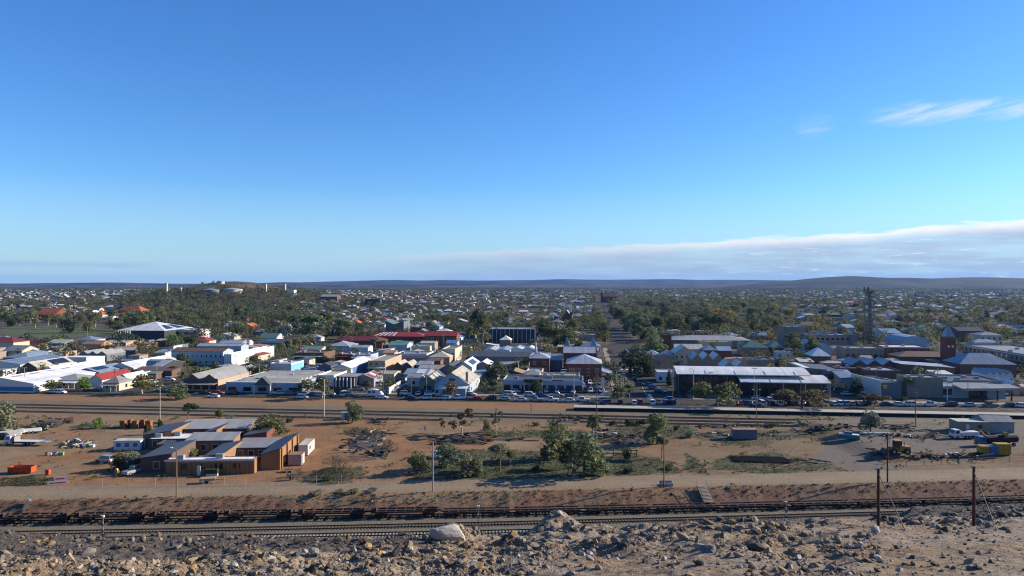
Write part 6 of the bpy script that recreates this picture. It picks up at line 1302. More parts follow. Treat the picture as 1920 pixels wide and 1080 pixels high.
# -- camper van
x, d, z = G(703, 743.5); t = empty('caravan', (x, d, z), GA, label='white rounded caravan parked at the kerb before the car lot', cat='caravan')
mb = MB(); pr = [(-3.0, .5), (-3.2, 1.2), (-3.0, 2.1), (-2.2, 2.75), (-.5, 2.9), (1.0, 2.7), (2.2, 2.0), (3.0, 1.2), (3.1, .5)]; k = len(pr)
for y in (-1.1, 1.1): mb.v += [(p[0], y, p[1]) for p in pr]
mb.f.append(tuple(range(k))); mb.f.append(tuple(range(2*k-1, k-1, -1))); mb.m += [0, 0]
for i in range(k): mb.f.append((i, i+k, (i+1) % k+k, (i+1) % k)); mb.m.append(0)
obj('body', mb.mesh('body', PAINT['white']), t)
for xw in (-1.8, -.2): obj('window', shared_box(1.1, .7, .05), t, (xw, -1.12, 1.5))
obj('windscreen', MB().hexa([(1.3, -1.0, 2.5), (2.2, -1.0, 1.98), (2.2, 1.0, 1.98), (1.3, 1.0, 2.5), (1.32, -1.0, 2.62), (2.3, -1.0, 2.05), (2.3, 1.0, 2.05), (1.32, 1.0, 2.62)]).mesh('windscreen', M['glass']), t)
wheels(t, (-1.6, 2.0), .95, .38, .24)
# ------------------------------------------------------------------ trees
def crown_mesh(name, seed, n, blobs, size=.42, mat=None):
    """leaf clumps: n small faces on and in a set of blobs (x, y, z, rx, rz)"""
    r = np.random.default_rng(seed); V = []
    w = np.array([b[3]**2 for b in blobs]); w = w/w.sum(); cnt = np.maximum(8, (w*n).astype(int))
    for (bx, by, bz, rx, rz), c in zip(blobs, cnt):
        u = r.normal(size=(c, 3)); u /= np.linalg.norm(u, axis=1)[:, None]; rad = r.uniform(.55, 1.08, (c, 1))**.6
        p = u*rad*np.array([rx, rx, rz])+np.array([bx, by, bz])
        a = r.normal(size=(c, 3)); a /= np.linalg.norm(a, axis=1)[:, None]; nn = u+.9*r.normal(size=(c, 3)); nn /= np.linalg.norm(nn, axis=1)[:, None]
        e1 = np.cross(nn, a); e1 /= np.linalg.norm(e1, axis=1)[:, None]; e2 = np.cross(nn, e1)
        s = size*r.uniform(.6, 1.35, (c, 1))
        V.append(np.stack([p-e1*s*.5-e2*s*.35, p+e1*s*.5-e2*s*.35*r.uniform(.2, 1, (c, 1)), p+e1*s*.45+e2*s*.4, p-e1*s*.4*r.uniform(.3, 1, (c, 1))+e2*s*.45], 1))
    V = np.concatenate(V).reshape(-1, 3)
    return bigmesh(name, V, np.arange(len(V)).reshape(-1, 4), mat)
def trunk_mesh(name, seed, h, blobs, r0=.2, mat=None):
    rr = random.Random(seed); mb = MB(); fork = h*rr.uniform(.28, .4); top = (rr.uniform(-.3, .3), rr.uniform(-.3, .3), fork)
    mb.tube((0, 0, -.4), top, r0, r0*.7, 7, cap=False)
    for b in blobs[:6]:
        m = ((top[0]+b[0])*.5+rr.uniform(-.2, .2), (top[1]+b[1])*.5, (fork+b[2])*.5); mb.tube(top, m, r0*.5, r0*.33, 5, cap=False); mb.tube(m, (b[0], b[1], b[2]+b[4]*.4), r0*.33, r0*.08, 4, cap=False)
    return mb.mesh(name, mat or M['bark'])
def blobset(seed, kind):
    r = random.Random(seed); q = []
    if kind == 'gum':
        for i in range(r.randint(9, 13)):
            a = r.uniform(0, 6.28); rad = r.uniform(.2, 2.1); q.append((rad*cos(a), rad*sin(a), r.uniform(2.8, 7.0)-rad*.35, r.uniform(.7, 1.35), r.uniform(.6, 1.1)))
        q.append((0, 0, 7.0, 1.1, .9)); q.append((.4, .2, 5, 1.6, 1.5))
    if kind == 'round':
        for i in range(11):
            a = r.uniform(0, 6.28); rad = r.uniform(.8, 2.4); q.append((rad*cos(a), rad*sin(a), r.uniform(2.2, 6.2)*(1-.1*rad), r.uniform(1.0, 1.7), r.uniform(.9, 1.4)))
        q.append((0, 0, 4.4, 2.3, 2.6))
    if kind == 'wide':
        for i in range(13):
            a = r.uniform(0, 6.28); rad = r.uniform(.6, 4.0); q.append((rad*cos(a), rad*sin(a), r.uniform(3.8, 6.6)-rad*.38, r.uniform(1.0, 1.7), r.uniform(.7, 1.1)))
    if kind == 'weep':
        for i in range(12):
            a = r.uniform(0, 6.28); rad = r.uniform(.6, 2.3); q.append((rad*cos(a), rad*sin(a), r.uniform(1.8, 6.4)-rad*.3, r.uniform(.8, 1.2), r.uniform(1.2, 1.9)))
        q.append((0, 0, 5.4, 1.8, 1.8))
    if kind == 'umbrella':
        for i in range(9):
            a = r.uniform(0, 6.28); rad = r.uniform(0, 2.6); q.append((rad*cos(a), rad*sin(a), 6.6-rad*.35+r.uniform(-.3, .3), r.uniform(.9, 1.4), r.uniform(.6, .9)))
    if kind == 'sparse':
        for i in range(10):
            a = r.uniform(0, 6.28); rad = r.uniform(.5, 2.9); q.append((rad*cos(a), rad*sin(a), r.uniform(3.6, 7.4)-rad*.4, r.uniform(.45, .9), r.uniform(.4, .7)))
    if kind == 'column':
        for i in range(8): q.append((r.uniform(-.3, .3), r.uniform(-.3, .3), .9+i*.9, 1.15-.1*i, .8))
    if kind == 'shrub':
        for i in range(7):
            a = r.uniform(0, 6.28); rad = r.uniform(.3, 2.6); q.append((rad*cos(a), rad*sin(a), r.uniform(.8, 2.6), r.uniform(.9, 1.6), r.uniform(.8, 1.4)))
    return q
TREES = {}
for kind, nv, n, sz in (('gum', 6, 1250, .40), ('round', 5, 1500, .42), ('wide', 3, 1700, .42), ('weep', 4, 1500, .38), ('umbrella', 2, 1300, .42), ('sparse', 3, 650, .42), ('column', 2, 900, .42), ('shrub', 4, 700, .46)):
    TREES[kind] = []
    for v in range(nv):
        bs = blobset(100*nv+7*v+len(kind), kind); TREES[kind].append((crown_mesh('crown', v+11, n, bs, sz, L['gum']), trunk_mesh('trunk', v, 8 if kind != 'shrub' else 2, bs, .22 if kind != 'column' else .15, M['palebark' if kind in ('gum', 'sparse') else 'bark']), max(b[2]+b[4] for b in bs), max(abs(b[0])+b[3] for b in bs)))
def palm_mesh():
    mb = MB(); me = MB().tube((0, 0, -.3), (.2, 0, 6.2), .24, .17, 7).mesh('trunk', M['bark'])
    for i in range(22):
        a = i*2.399; up = .9-1.5*(i/22); p = np.array((.2, 0, 6.2)); wv = np.array((-sin(a), cos(a), 0)); dv = np.array((cos(a), sin(a), 0)); pts = [p+dv*(s*2.6)+np.array((0, 0, 1))*(up*s*1.6-1.5*s*s) for s in np.linspace(0, 1, 6)]
        for k in range(5):
            w0, w1 = (.18, .42, .5, .42, .26, .03)[k:k+2]
            mb.poly([pts[k]-wv*w0, pts[k]+wv*w0-(0, 0, .1), pts[k+1]+wv*w1-(0, 0, .1), pts[k+1]-wv*w1])
    return mb.mesh('crown', L['bright']), me, 7.0, 2.6
TREES['palm'] = [palm_mesh()]
def bare_mesh(seed):
    rr = random.Random(seed); mb = MB()
    def grow(p, d, r, l, k):
        q = p+d*l; mb.tube(p, q, r, r*.65, 4, cap=False)
        if k:
            for _ in range(3): grow(q, (lambda v: v/np.linalg.norm(v))(d+np.array([rr.gauss(0, .55), rr.gauss(0, .55), rr.gauss(.1, .3)])), r*.6, l*.72, k-1)
    for i in range(4): grow(np.array((0., 0, -.2)), (lambda v: v/np.linalg.norm(v))(np.array([rr.gauss(0, .5), rr.gauss(0, .5), 1.0])), .12, 1.5, 4)
    return mb.mesh('branches', M['twig']), 5.2, 2.6
BARE = [bare_mesh(i) for i in range(2)]
DESC = {'gum': 'grey-green gum tree', 'dark': 'dark dense tree', 'olive': 'olive leaved tree', 'bright': 'fresh green tree', 'brown': 'bronze leaved tree', 'gold': 'golden leaved tree', 'salt': 'pale grey-green tree'}
KDESC = {'shrub': 'shrub', 'palm': 'palm', 'column': 'column tree', 'umbrella': 'umbrella tree', 'sparse': 'thin tree', 'weep': 'weeping tree', 'wide': 'spreading tree', 'round': 'round tree', 'gum': 'gum tree'}
CW = {'gum': 'grey-green', 'dark': 'dark', 'olive': 'olive', 'bright': 'fresh green', 'brown': 'bronze', 'gold': 'golden', 'salt': 'pale grey'}
NTREE = [0]
def tree(x, d, z, h, kind, leaf, wf=1.0, px=None, py=None, place=None):
    if kind == 'bare':
        me, hh, rr = random.choice(BARE); s = h/hh; t = empty('bare_tree', (x, d, z), random.uniform(0, 6.28)); obj('branches', me, t, None, None, (s*wf, s*wf, s)); desc = 'leafless grey tree'
    else:
        cm, tm, top, rad = random.choice(TREES[kind]); s = h/top; t = empty('shrub' if kind == 'shrub' else 'palm_tree' if kind == 'palm' else 'gum_tree' if kind in ('gum', 'sparse') else 'leafy_tree', (x, d, z), random.uniform(0, 6.28))
        c = obj('crown', cm, t, None, None, (s*wf, s*wf, s)); c.material_slots[0].link = 'OBJECT'; c.material_slots[0].material = L[leaf]
        obj('trunk', tm, t, None, None, (s*wf, s*wf, s)); desc = CW[leaf]+' '+KDESC[kind]
    size = 'tall ' if h > 11 else 'small ' if h < 4 and kind != 'shrub' else 'low ' if h < 1.6 else ''
    if px is None: px, py = pxof(x, d, z)
    auto(t, size+desc, 'shrub' if kind == 'shrub' else 'tree', 'trees and shrubs of the town and yard', px, py, place); NTREE[0] += 1
    return t
def T(px, pb, pt, w, kind, leaf):
    """tree given by photo column, foot row, top row and crown width in px"""
    x, d, z = G(px, pb); h = (pb-pt)*d/F; TREEXY.append((x, d))
    if kind == 'bare' or kind not in TREES: wf = 1.0
    else:
        q = TREES[kind][0]; wf = (w*d/F/2)/(q[3]*h/q[2])
    tree(x, d, z, h, kind, leaf, min(2.4, max(.45, wf)), px, pb)
TREEXY = []
YARD = [(2, 812, 752, 70, 'round', 'salt'), (353, 791, 756, 36, 'umbrella', 'dark'), (185, 803, 782, 26, 'shrub', 'bright'), (505, 824, 775, 80, 'round', 'olive'), (662, 792, 750, 40, 'weep', 'gum'), (865, 816, 768, 56, 'sparse', 'brown'), (830, 812, 782, 18, 'sparse', 'brown'), (912, 810, 784, 17, 'round', 'olive'), (930, 818, 765, 26, 'sparse', 'salt'),
        (785, 888, 843, 50, 'round', 'olive'), (838, 878, 830, 54, 'weep', 'gum'), (868, 894, 846, 60, 'weep', 'salt'), (893, 893, 856, 40, 'weep', 'gum'), (937, 882, 832, 50, 'umbrella', 'salt'), (957, 884, 845, 22, 'umbrella', 'olive'), (1050, 860, 794, 66, 'weep', 'gum'), (1096, 892, 808, 92, 'weep', 'gum'), (1072, 878, 826, 44, 'gum', 'dark'), (1112, 816, 777, 36, 'gum', 'olive'), (1232, 833, 773, 66, 'weep', 'gum'), (1240, 860, 818, 28, 'umbrella', 'olive'), (1173, 863, 838, 28, 'shrub', 'dark'),
        (1019, 862, 838, 12, 'shrub', 'olive'), (1197, 820, 806, 13, 'sparse', 'olive'), (1632, 811, 769, 52, 'round', 'salt'), (246, 880, 845, 52, 'round', 'salt'), (224, 882, 850, 40, 'round', 'dark'), (630, 886, 840, 50, 'bare', 'gum'), (560, 895, 872, 40, 'bare', 'gum'), (640, 880, 852, 30, 'bare', 'gum'), (72, 905, 884, 60, 'bare', 'gum'), (725, 856, 810, 34, 'bare', 'gum'), (706, 830, 800, 30, 'bare', 'gum'), (362, 862, 840, 26, 'round', 'gum'), (460, 858, 846, 24, 'shrub', 'bright'), (430, 790, 778, 24, 'shrub', 'salt'), (408, 782, 766, 22, 'shrub', 'olive'),
        (1180, 798, 786, 30, 'shrub', 'dark'), (1205, 797, 786, 34, 'shrub', 'dark'), (1150, 797, 789, 24, 'shrub', 'dark'), (1040, 800, 790, 26, 'shrub', 'dark'), (1295, 820, 807, 28, 'shrub', 'salt'), (1500, 795, 787, 14, 'shrub', 'bright'), (1380, 802, 786, 20, 'bare', 'gum'), (1255, 880, 872, 30, 'shrub', 'dark'), (1180, 886, 876, 40, 'shrub', 'dark'), (1005, 884, 872, 20, 'shrub', 'dark'), (1450, 800, 793, 40, 'shrub', 'dark'), (545, 900, 888, 16, 'shrub', 'dark'), (610, 902, 889, 30, 'shrub', 'dark'), (700, 945, 938, 60, 'shrub', 'salt'), (660, 948, 940, 46, 'shrub', 'salt'), (590, 950, 942, 44, 'shrub', 'salt'), (640, 947, 940, 30, 'shrub', 'salt'),
        (80, 808, 793, 26, 'shrub', 'dark'), (55, 810, 796, 30, 'shrub', 'olive'), (30, 812, 800, 30, 'shrub', 'salt'), (1005, 798, 790, 20, 'shrub', 'olive'), (545, 792, 783, 20, 'shrub', 'dark'), (300, 800, 785, 18, 'column', 'dark'), (276, 815, 796, 14, 'shrub', 'dark'), (1270, 806, 796, 20, 'shrub', 'dark'), (640, 905, 880, 20, 'bare', 'gum')]
STREET = [(267, 739, 701, 42, 'gum', 'olive'), (330, 748, 719, 50, 'weep', 'gum'), (158, 733, 706, 34, 'round', 'bright'), (95, 735, 712, 34, 'gum', 'olive'), (476, 713, 676, 62, 'round', 'dark'), (575, 739, 711, 42, 'gum', 'olive'), (604, 747, 705, 40, 'gum', 'olive'), (688, 742, 711, 26, 'gum', 'brown'), (846, 747, 714, 30, 'gum', 'brown'), (926, 746, 712, 32, 'gum', 'olive'), (930, 714, 676, 50, 'round', 'dark'), (904, 660, 582, 34, 'gum', 'olive'), (1004, 738, 712, 30, 'round', 'dark'), (1160, 756, 724, 46, 'gum', 'olive'), (1145, 750, 726, 28, 'bare', 'gum'), (1180, 745, 720, 24, 'gum', 'olive'),
          (1192, 706, 646, 64, 'round', 'dark'), (1212, 706, 668, 34, 'round', 'dark'), (1345, 766, 716, 70, 'wide', 'olive'), (1505, 766, 730, 78, 'wide', 'brown'), (1638, 766, 738, 40, 'wide', 'brown'), (1703, 744, 706, 30, 'palm', 'bright'), (1607, 742, 706, 30, 'round', 'dark'), (1255, 722, 694, 16, 'column', 'dark'), (1282, 738, 712, 16, 'gum', 'brown'), (1305, 740, 716, 22, 'bare', 'gum'), (1470, 738, 706, 16, 'gum', 'olive'), (1500, 735, 712, 16, 'gum', 'olive'), (1560, 725, 698, 24, 'gum', 'olive'), (1620, 748, 738, 40, 'shrub', 'dark'), (1692, 752, 744, 30, 'shrub', 'dark'),
          (140, 668, 640, 46, 'round', 'brown'), (196, 663, 641, 30, 'round', 'brown'), (272, 668, 640, 44, 'round', 'brown'), (322, 650, 626, 40, 'round', 'bright'), (358, 652, 628, 36, 'round', 'dark'), (344, 690, 662, 40, 'round', 'dark'), (376, 680, 656, 26, 'round', 'bright'), (405, 695, 678, 22, 'round', 'olive'), (240, 706, 690, 30, 'gum', 'olive'), (325, 705, 686, 24, 'gum', 'brown'),
          (500, 668, 648, 20, 'round', 'bright'), (514, 664, 645, 20, 'round', 'bright'), (528, 660, 642, 22, 'round', 'olive'), (542, 656, 636, 24, 'round', 'olive'), (556, 652, 632, 24, 'round', 'olive'), (570, 648, 628, 26, 'round', 'olive'), (582, 645, 626, 24, 'round', 'olive'), (618, 665, 646, 22, 'gum', 'olive'), (622, 686, 670, 20, 'round', 'dark'), (607, 680, 666, 18, 'round', 'dark'), (704, 655, 632, 24, 'palm', 'gum'), (722, 658, 636, 20, 'palm', 'gum'), (770, 640, 622, 22, 'gum', 'olive'), (265, 660, 632, 14, 'palm', 'gum'), (228, 655, 630, 26, 'palm', 'dark'),
          (1446, 668, 648, 14, 'palm', 'gum'), (1420, 690, 668, 40, 'round', 'brown'), (1462, 690, 672, 28, 'round', 'dark'), (1545, 680, 660, 28, 'round', 'bright'), (1490, 665, 622, 34, 'gum', 'olive'), (1522, 668, 628, 30, 'gum', 'olive'), (1440, 690, 660, 16, 'round', 'dark'), (1285, 680, 664, 26, 'round', 'olive'), (1338, 665, 652, 18, 'round', 'olive'), (1510, 690, 668, 18, 'palm', 'gum'), (1140, 690, 676, 10, 'shrub', 'olive'), (1040, 650, 602, 44, 'gum', 'olive'), (1065, 655, 612, 40, 'gum', 'olive'), (1075, 640, 596, 30, 'gum', 'olive'), (1020, 640, 600, 40, 'gum', 'dark'), (1050, 655, 630, 34, 'round', 'dark'), (1085, 655, 638, 26, 'round', 'dark'), (983, 640, 630, 18, 'round', 'brown'), (895, 628, 578, 30, 'gum', 'dark'), (880, 640, 610, 20, 'gum', 'olive'), (640, 640, 596, 40, 'gum', 'gum'), (590, 635, 590, 60, 'gum', 'gum'), (560, 628, 588, 40, 'gum', 'gum'), (610, 622, 584, 40, 'gum', 'olive'), (645, 636, 606, 40, 'gum', 'brown'), (675, 632, 616, 26, 'round', 'dark')]
for q in YARD+STREET: T(*q)
def fill_trees(n, xr, yr, hr, leaves, kinds=('gum', 'round', 'gum', 'weep'), gap=6):
    k = 0
    for _ in range(n*12):
        if k >= n: break
        px, py = random.uniform(*xr), random.uniform(*yr); x, d, z = G(px, py); a, b = to_ab(x, d)
        if any(abs(a-c) < w_/2 for c, w_ in STREETS_A) or any(abs(b-c) < w_/2 for c, w_ in STREETS_B): continue
        if any(a0-2 < a < a1+2 and b0-2 < b < b1+2 for a0, a1, b0, b1 in BLDG) or any((x-u)**2+(d-v)**2 < gap*gap for u, v in TREEXY): continue
        TREEXY.append((x, d)); h = random.uniform(*hr); tree(x, d, z, h, random.choice(kinds), random.choice(leaves), random.uniform(.9, 1.35), px, py); k += 1
G_ = ['gum', 'olive', 'dark', 'gum']
# the park and the main street avenue
fill_trees(54, (1125, 1480), (578, 628), (12, 18), ['olive', 'olive', 'dark', 'olive', 'gold', 'olive', 'gum', 'gum'], ('round', 'gum', 'round', 'wide'), 11)
fill_trees(9, (1262, 1335), (612, 618), (13, 17), ['dark'], ('round',), 9)
for k in range(34):
    for s in (-1, 1):
        if k % 2 or (s > 0 and random.random() < .25): continue
        b = 498+k*19+random.uniform(-5, 5); a = 25+s*random.uniform(11.5, 14); x, d = ab(a, b); TREEXY.append((x, d)); tree(x, d, gzs(x, d), random.uniform(9, 15), random.choice(('gum', 'round')), random.choice(('olive', 'gum', 'olive', 'dark')), 1.3)
fill_trees(6, (1150, 1240), (632, 668), (9, 13), ['dark', 'gum'], ('round', 'gum'), 9)
fill_trees(34, (0, 300), (596, 626), (10, 15), G_, gap=10)
fill_trees(30, (230, 640), (580, 608), (10, 15), G_, gap=11)
fill_trees(16, (800, 1000), (590, 640), (8, 13), G_, gap=10)
fill_trees(12, (1470, 1920), (600, 640), (8, 12), ['olive', 'dark', 'brown'], gap=10)

# ------------------------------------------------------------------ houses of the suburbs: the nearest as things, the rest as one mass
HR = [('white', (0.634, 0.634, 0.634)), ('cream', (0.488, 0.439, 0.354)), ('silver', (0.390, 0.409, 0.427)), ('grey', (0.244, 0.250, 0.256)), ('terra', (0.342, 0.098, 0.043)), ('maroon', (0.183, 0.037, 0.030)), ('green', (0.110, 0.183, 0.146)), ('blue', (0.207, 0.268, 0.342)), ('dark', (0.073, 0.078, 0.085))]
HWGT = [17, 14, 20, 24, 3, 4, 6, 7, 8]
HW_ = [('white', (.44, .43, .41)), ('cream', (.38, .33, .25)), ('brick', (.16, .07, .045)), ('peach', (.33, .23, .15)), ('grey', (.22, .22, .23))]
LOTS = []
for bi in range(-2, 22):
    for ai in range(-17, 18):
        A0, B0 = -185+205*(ai+.0)+ (0 if ai < 1 else 3), 270+219*bi
        for row, (ob, ) in enumerate(((16,), (72,), (128,), (184,))):
            for k in range(11):
                a, b = A0+18+k*17+random.uniform(-2, 2), B0+ob+random.uniform(-5, 5); x, d = ab(a, b)
                if d < 430 or d > 4300 or abs(x/d) > .92: continue
                if any(abs(a-c) < w_/2+7 for c, w_ in STREETS_A) or any(abs(b-c) < w_/2+6 for c, w_ in STREETS_B): continue
                dens = .72 if d < 900 else .60 if d < 1500 else .44 if d < 2400 else .36*(4400-d)/2000
                if random.random() > dens: continue
                px, py = pxof(x, d, gzs(x, d))
                if 1120 < px < 1480 and 572 < py < 632: continue                       # the park
                if px < 300 and 603 < py < 645: continue                               # the oval
                if ((x+615)/250)**2+((d-1480)/330)**2 < 1: continue                      # the tank hill
                if 250 < px < 480 and 555 < py < 610 and random.random() < .85: continue   # bush below the hill
                if px > 1500 and py < 541: continue
                LOTS.append((d, a, b, x, px, py))
LOTS.sort()
HN = 0; VS, FS, CS = [], [], []; nv = 0
def house_geo(a, b, w, dp, h, rh, rot, z):
    cx, cy = ab(a, b); c, s = cos(GA+rot), sin(GA+rot)
    def P_(x, y, zz): return (cx+c*x-s*y, cy+s*x+c*y, z+zz)
    o = .5; i = min(w, dp)/2*random.choice((1, 1, 1, .02))
    v = [P_(-w/2, -dp/2, -1), P_(w/2, -dp/2, -1), P_(w/2, dp/2, -1), P_(-w/2, dp/2, -1), P_(-w/2, -dp/2, h), P_(w/2, -dp/2, h), P_(w/2, dp/2, h), P_(-w/2, dp/2, h),
         P_(-w/2-o, -dp/2-o, h-.1), P_(w/2+o, -dp/2-o, h-.1), P_(w/2+o, dp/2+o, h-.1), P_(-w/2-o, dp/2+o, h-.1), P_(-w/2-o+i, 0, h+rh), P_(w/2+o-i, 0, h+rh)]
    f = [(0, 1, 5, 4), (1, 2, 6, 5), (2, 3, 7, 6), (3, 0, 4, 7), (8, 9, 13, 12), (10, 11, 12, 13), (11, 8, 12, 12), (9, 10, 13, 13)]
    return v, f
for d, a, b, x, px, py in LOTS:
    if any(a0-9 < a < a1+9 and b0-8 < b < b1+8 for a0, a1, b0, b1 in BLDG) : continue
    z = gzs(x, d); w, dp = random.uniform(11, 17), random.uniform(9, 14); h, rh = random.uniform(2.8, 3.6), random.uniform(1.6, 3.0); rot = random.choice((0, 0, pi/2))
    wgt = HWGT if px < 1000 else [9, 8, 24, 30, 2, 3, 5, 14, 12]
    rn, rcol = random.choices(HR, wgt)[0]; wn, wcol = random.choice(HW_)
    if HN < 285:
        rt = random.choice(('hip', 'hip', 'gx', 'gy')); kw = {}
        building(None, 'house', 0, 0, 0, h, dp, rt, rn, wn, rh=rh, name='house', loc=(x-w/2, d), w=w, nwin=2 if d < 800 else 0, chim=1 if random.random() < .2 else 0, ver=(2, h-.2, rn, 3) if random.random() < .4 and d < 700 else None,
                 auto_desc={'white': 'white', 'cream': 'cream', 'silver': 'zinc', 'grey': 'grey', 'terra': 'terracotta', 'maroon': 'dark red', 'green': 'green', 'blue': 'bluish', 'dark': 'charcoal'}[rn]+' '+('gabled' if rt[0] == 'g' else 'hipped')+' house', group='houses of the suburbs')
        HN += 1; continue
    v, f = house_geo(a, b, w, dp, h, rh, rot, z)
    VS += v; FS += [[nv+i for i in q] for q in f]; k = random.uniform(.8, 1.15); CS += [wcol]*4+[tuple(q*k for q in rcol)]*4; nv += len(v)
    if random.random() < .55:      # garden shed or carport behind
        v, f = house_geo(a+random.uniform(-5, 5), b+17, random.uniform(5, 9), random.uniform(4, 7), 2.5, .5, 0, z)
        VS += v; FS += [[nv+i for i in q] for q in f]; q_ = random.choice(HR[:4])[1]; CS += [wcol]*4+[q_]*4; nv += len(v)
tag(obj('far_houses', bigmesh('far_houses', np.array(VS), np.array(FS), attrmat('suburb walls and roofs', .6), Fcol=np.array(CS))), 'countless small pale roofed houses of the far suburbs', 'houses', kind='stuff')

# ------------------------------------------------------------------ the mass of suburb trees
def mass_trees(name, label, pts, nleaf, size, spread=1.0):
    r = np.random.default_rng(5); P_ = np.array([(x, d, z) for x, d, z, h in pts]); Hh = np.array([h for *_, h in pts]); n = len(P_)
    nb = 5; B_ = r.normal(size=(n, nb, 3))*np.array([.24, .24, .15])*spread; B_[:, :, 2] += .55+r.uniform(-.1, .12, (n, nb)); k = nleaf//nb
    u = r.normal(size=(n, nb, k, 3)); u /= np.linalg.norm(u, axis=-1, keepdims=True); q = B_[:, :, None, :]+u*np.array([.24, .24, .2])*r.uniform(.7, 1.1, (n, nb, k, 1))
    q = q.reshape(n, -1, 3)*Hh[:, None, None]+P_[:, None, :]; m = q.shape[1]; u = u.reshape(n, m, 3)
    nn = u+.7*r.normal(size=u.shape); nn /= np.linalg.norm(nn, axis=-1, keepdims=True); a = r.normal(size=u.shape); e1 = np.cross(nn, a); e1 /= np.linalg.norm(e1, axis=-1, keepdims=True); e2 = np.cross(nn, e1)
    s = (size*Hh)[:, None, None]*r.uniform(.6, 1.3, (n, m, 1))
    V = np.stack([q-e1*s*.5-e2*s*.4, q+e1*s*.5-e2*s*.3, q+e1*s*.1+e2*s*.55], 2).reshape(-1, 3)
    base = np.array([(.112, .126, .062), (.084, .095, .042), (.124, .118, .052), (.058, .070, .033), (.128, .134, .080), (.134, .098, .046)])[r.choice(6, n, p=[.28, .26, .18, .14, .08, .06])]*r.uniform(.75, 1.3, (n, 1))
    C_ = (base[:, None, :]*r.uniform(.85, 1.18, (n, m, 1))).reshape(-1, 3)
    return tag(obj(name, bigmesh(name, V, np.arange(len(V)).reshape(-1, 3), LEAFMASS, Fcol=C_)), label, 'trees', kind='stuff')
LEAFMASS = attrmat('suburb tree leaves', .85, None, 0, .42)
near, midt, fart = [], [], []
def scatter(n, d0, d1, lst, hr):
    k = 0
    while k < n:
        d = sqrt(random.uniform(d0*d0, d1*d1)); x = d*random.uniform(-.92, .92); a, b = to_ab(x, d)
        if any(abs(a-c) < w_/2-1 for c, w_ in STREETS_A) and d < 2400 or any(abs(b-c) < w_/2-1 for c, w_ in STREETS_B): continue
        z = gzs(x, d); px, py = pxof(x, d, z)
        if px < 300 and 606 < py < 645 or px > 1500 and py < 538: continue
        if any(a0-3 < a < a1+3 and b0-9 < b < b1+3 for a0, a1, b0, b1 in BLDG): continue
        if ((x+630)/120)**2+((d-1590)/150)**2 < 1 and random.random() < .95: continue
        fl = math.sin(x*.011+1.2)*math.sin(d*.009)+.5*math.sin(x*.027+d*.02)
        bush = 230 < px < 560 and 548 < py < 612 or 1120 < px < 1490 and 560 < py < 600
        if not bush and random.random() > .62+.3*fl: continue
        lst.append((x, d, z, random.uniform(*hr)*(1.15 if bush else 1))); k += 1
scatter(430, 275, 470, near, (3, 7.5)); scatter(1350, 470, 800, near, (4, 11.5)); scatter(4200, 800, 1500, midt, (4.5, 11)); scatter(16500, 1500, 4700, fart, (5, 10.5))
for _ in range(1900):
    px, py = random.uniform(230, 640), random.uniform(545, 606); x, d, z = G(px, py)
    if not any(abs(to_ab(x, d)[0]-c) < w_/2 for c, w_ in STREETS_A): (midt if d > 800 else near).append((x, d, z, random.uniform(4, 9)))
mass_trees('suburb_trees', 'garden and street trees among the nearer suburb houses', near, 150, .12)
mass_trees('suburb_trees', 'smaller looking trees of the middle suburbs', midt, 70, .17)
mass_trees('suburb_trees', 'tree cover of the far suburbs up to the edge of town', fart, 20, .34)
sc = []
for _ in range(9000):
    x, d = random.uniform(-950, -300), random.uniform(1150, 1750); z = gzs(x, d)
    if random.random() < min(1, z/26): sc.append((x, d, z-.2, random.uniform(1.2, 4.5) if z < 30 else random.uniform(.6, 1.9)))
mass_trees('hill_scrub', 'low grey green scrub covering the tank hill', sc[:3600], 36, .32, 1.4)
sc = []
for _ in range(9000):
    d = random.uniform(3600, 6500); x = d*random.uniform(-.8, .8); sc.append((x, d, gzs(x, d)-.3, random.uniform(2.5, 6.5)))
mass_trees('plain_scrub', 'dark scrub dotted over the plain beyond the town', sc[:5000], 20, .4, 1.6)
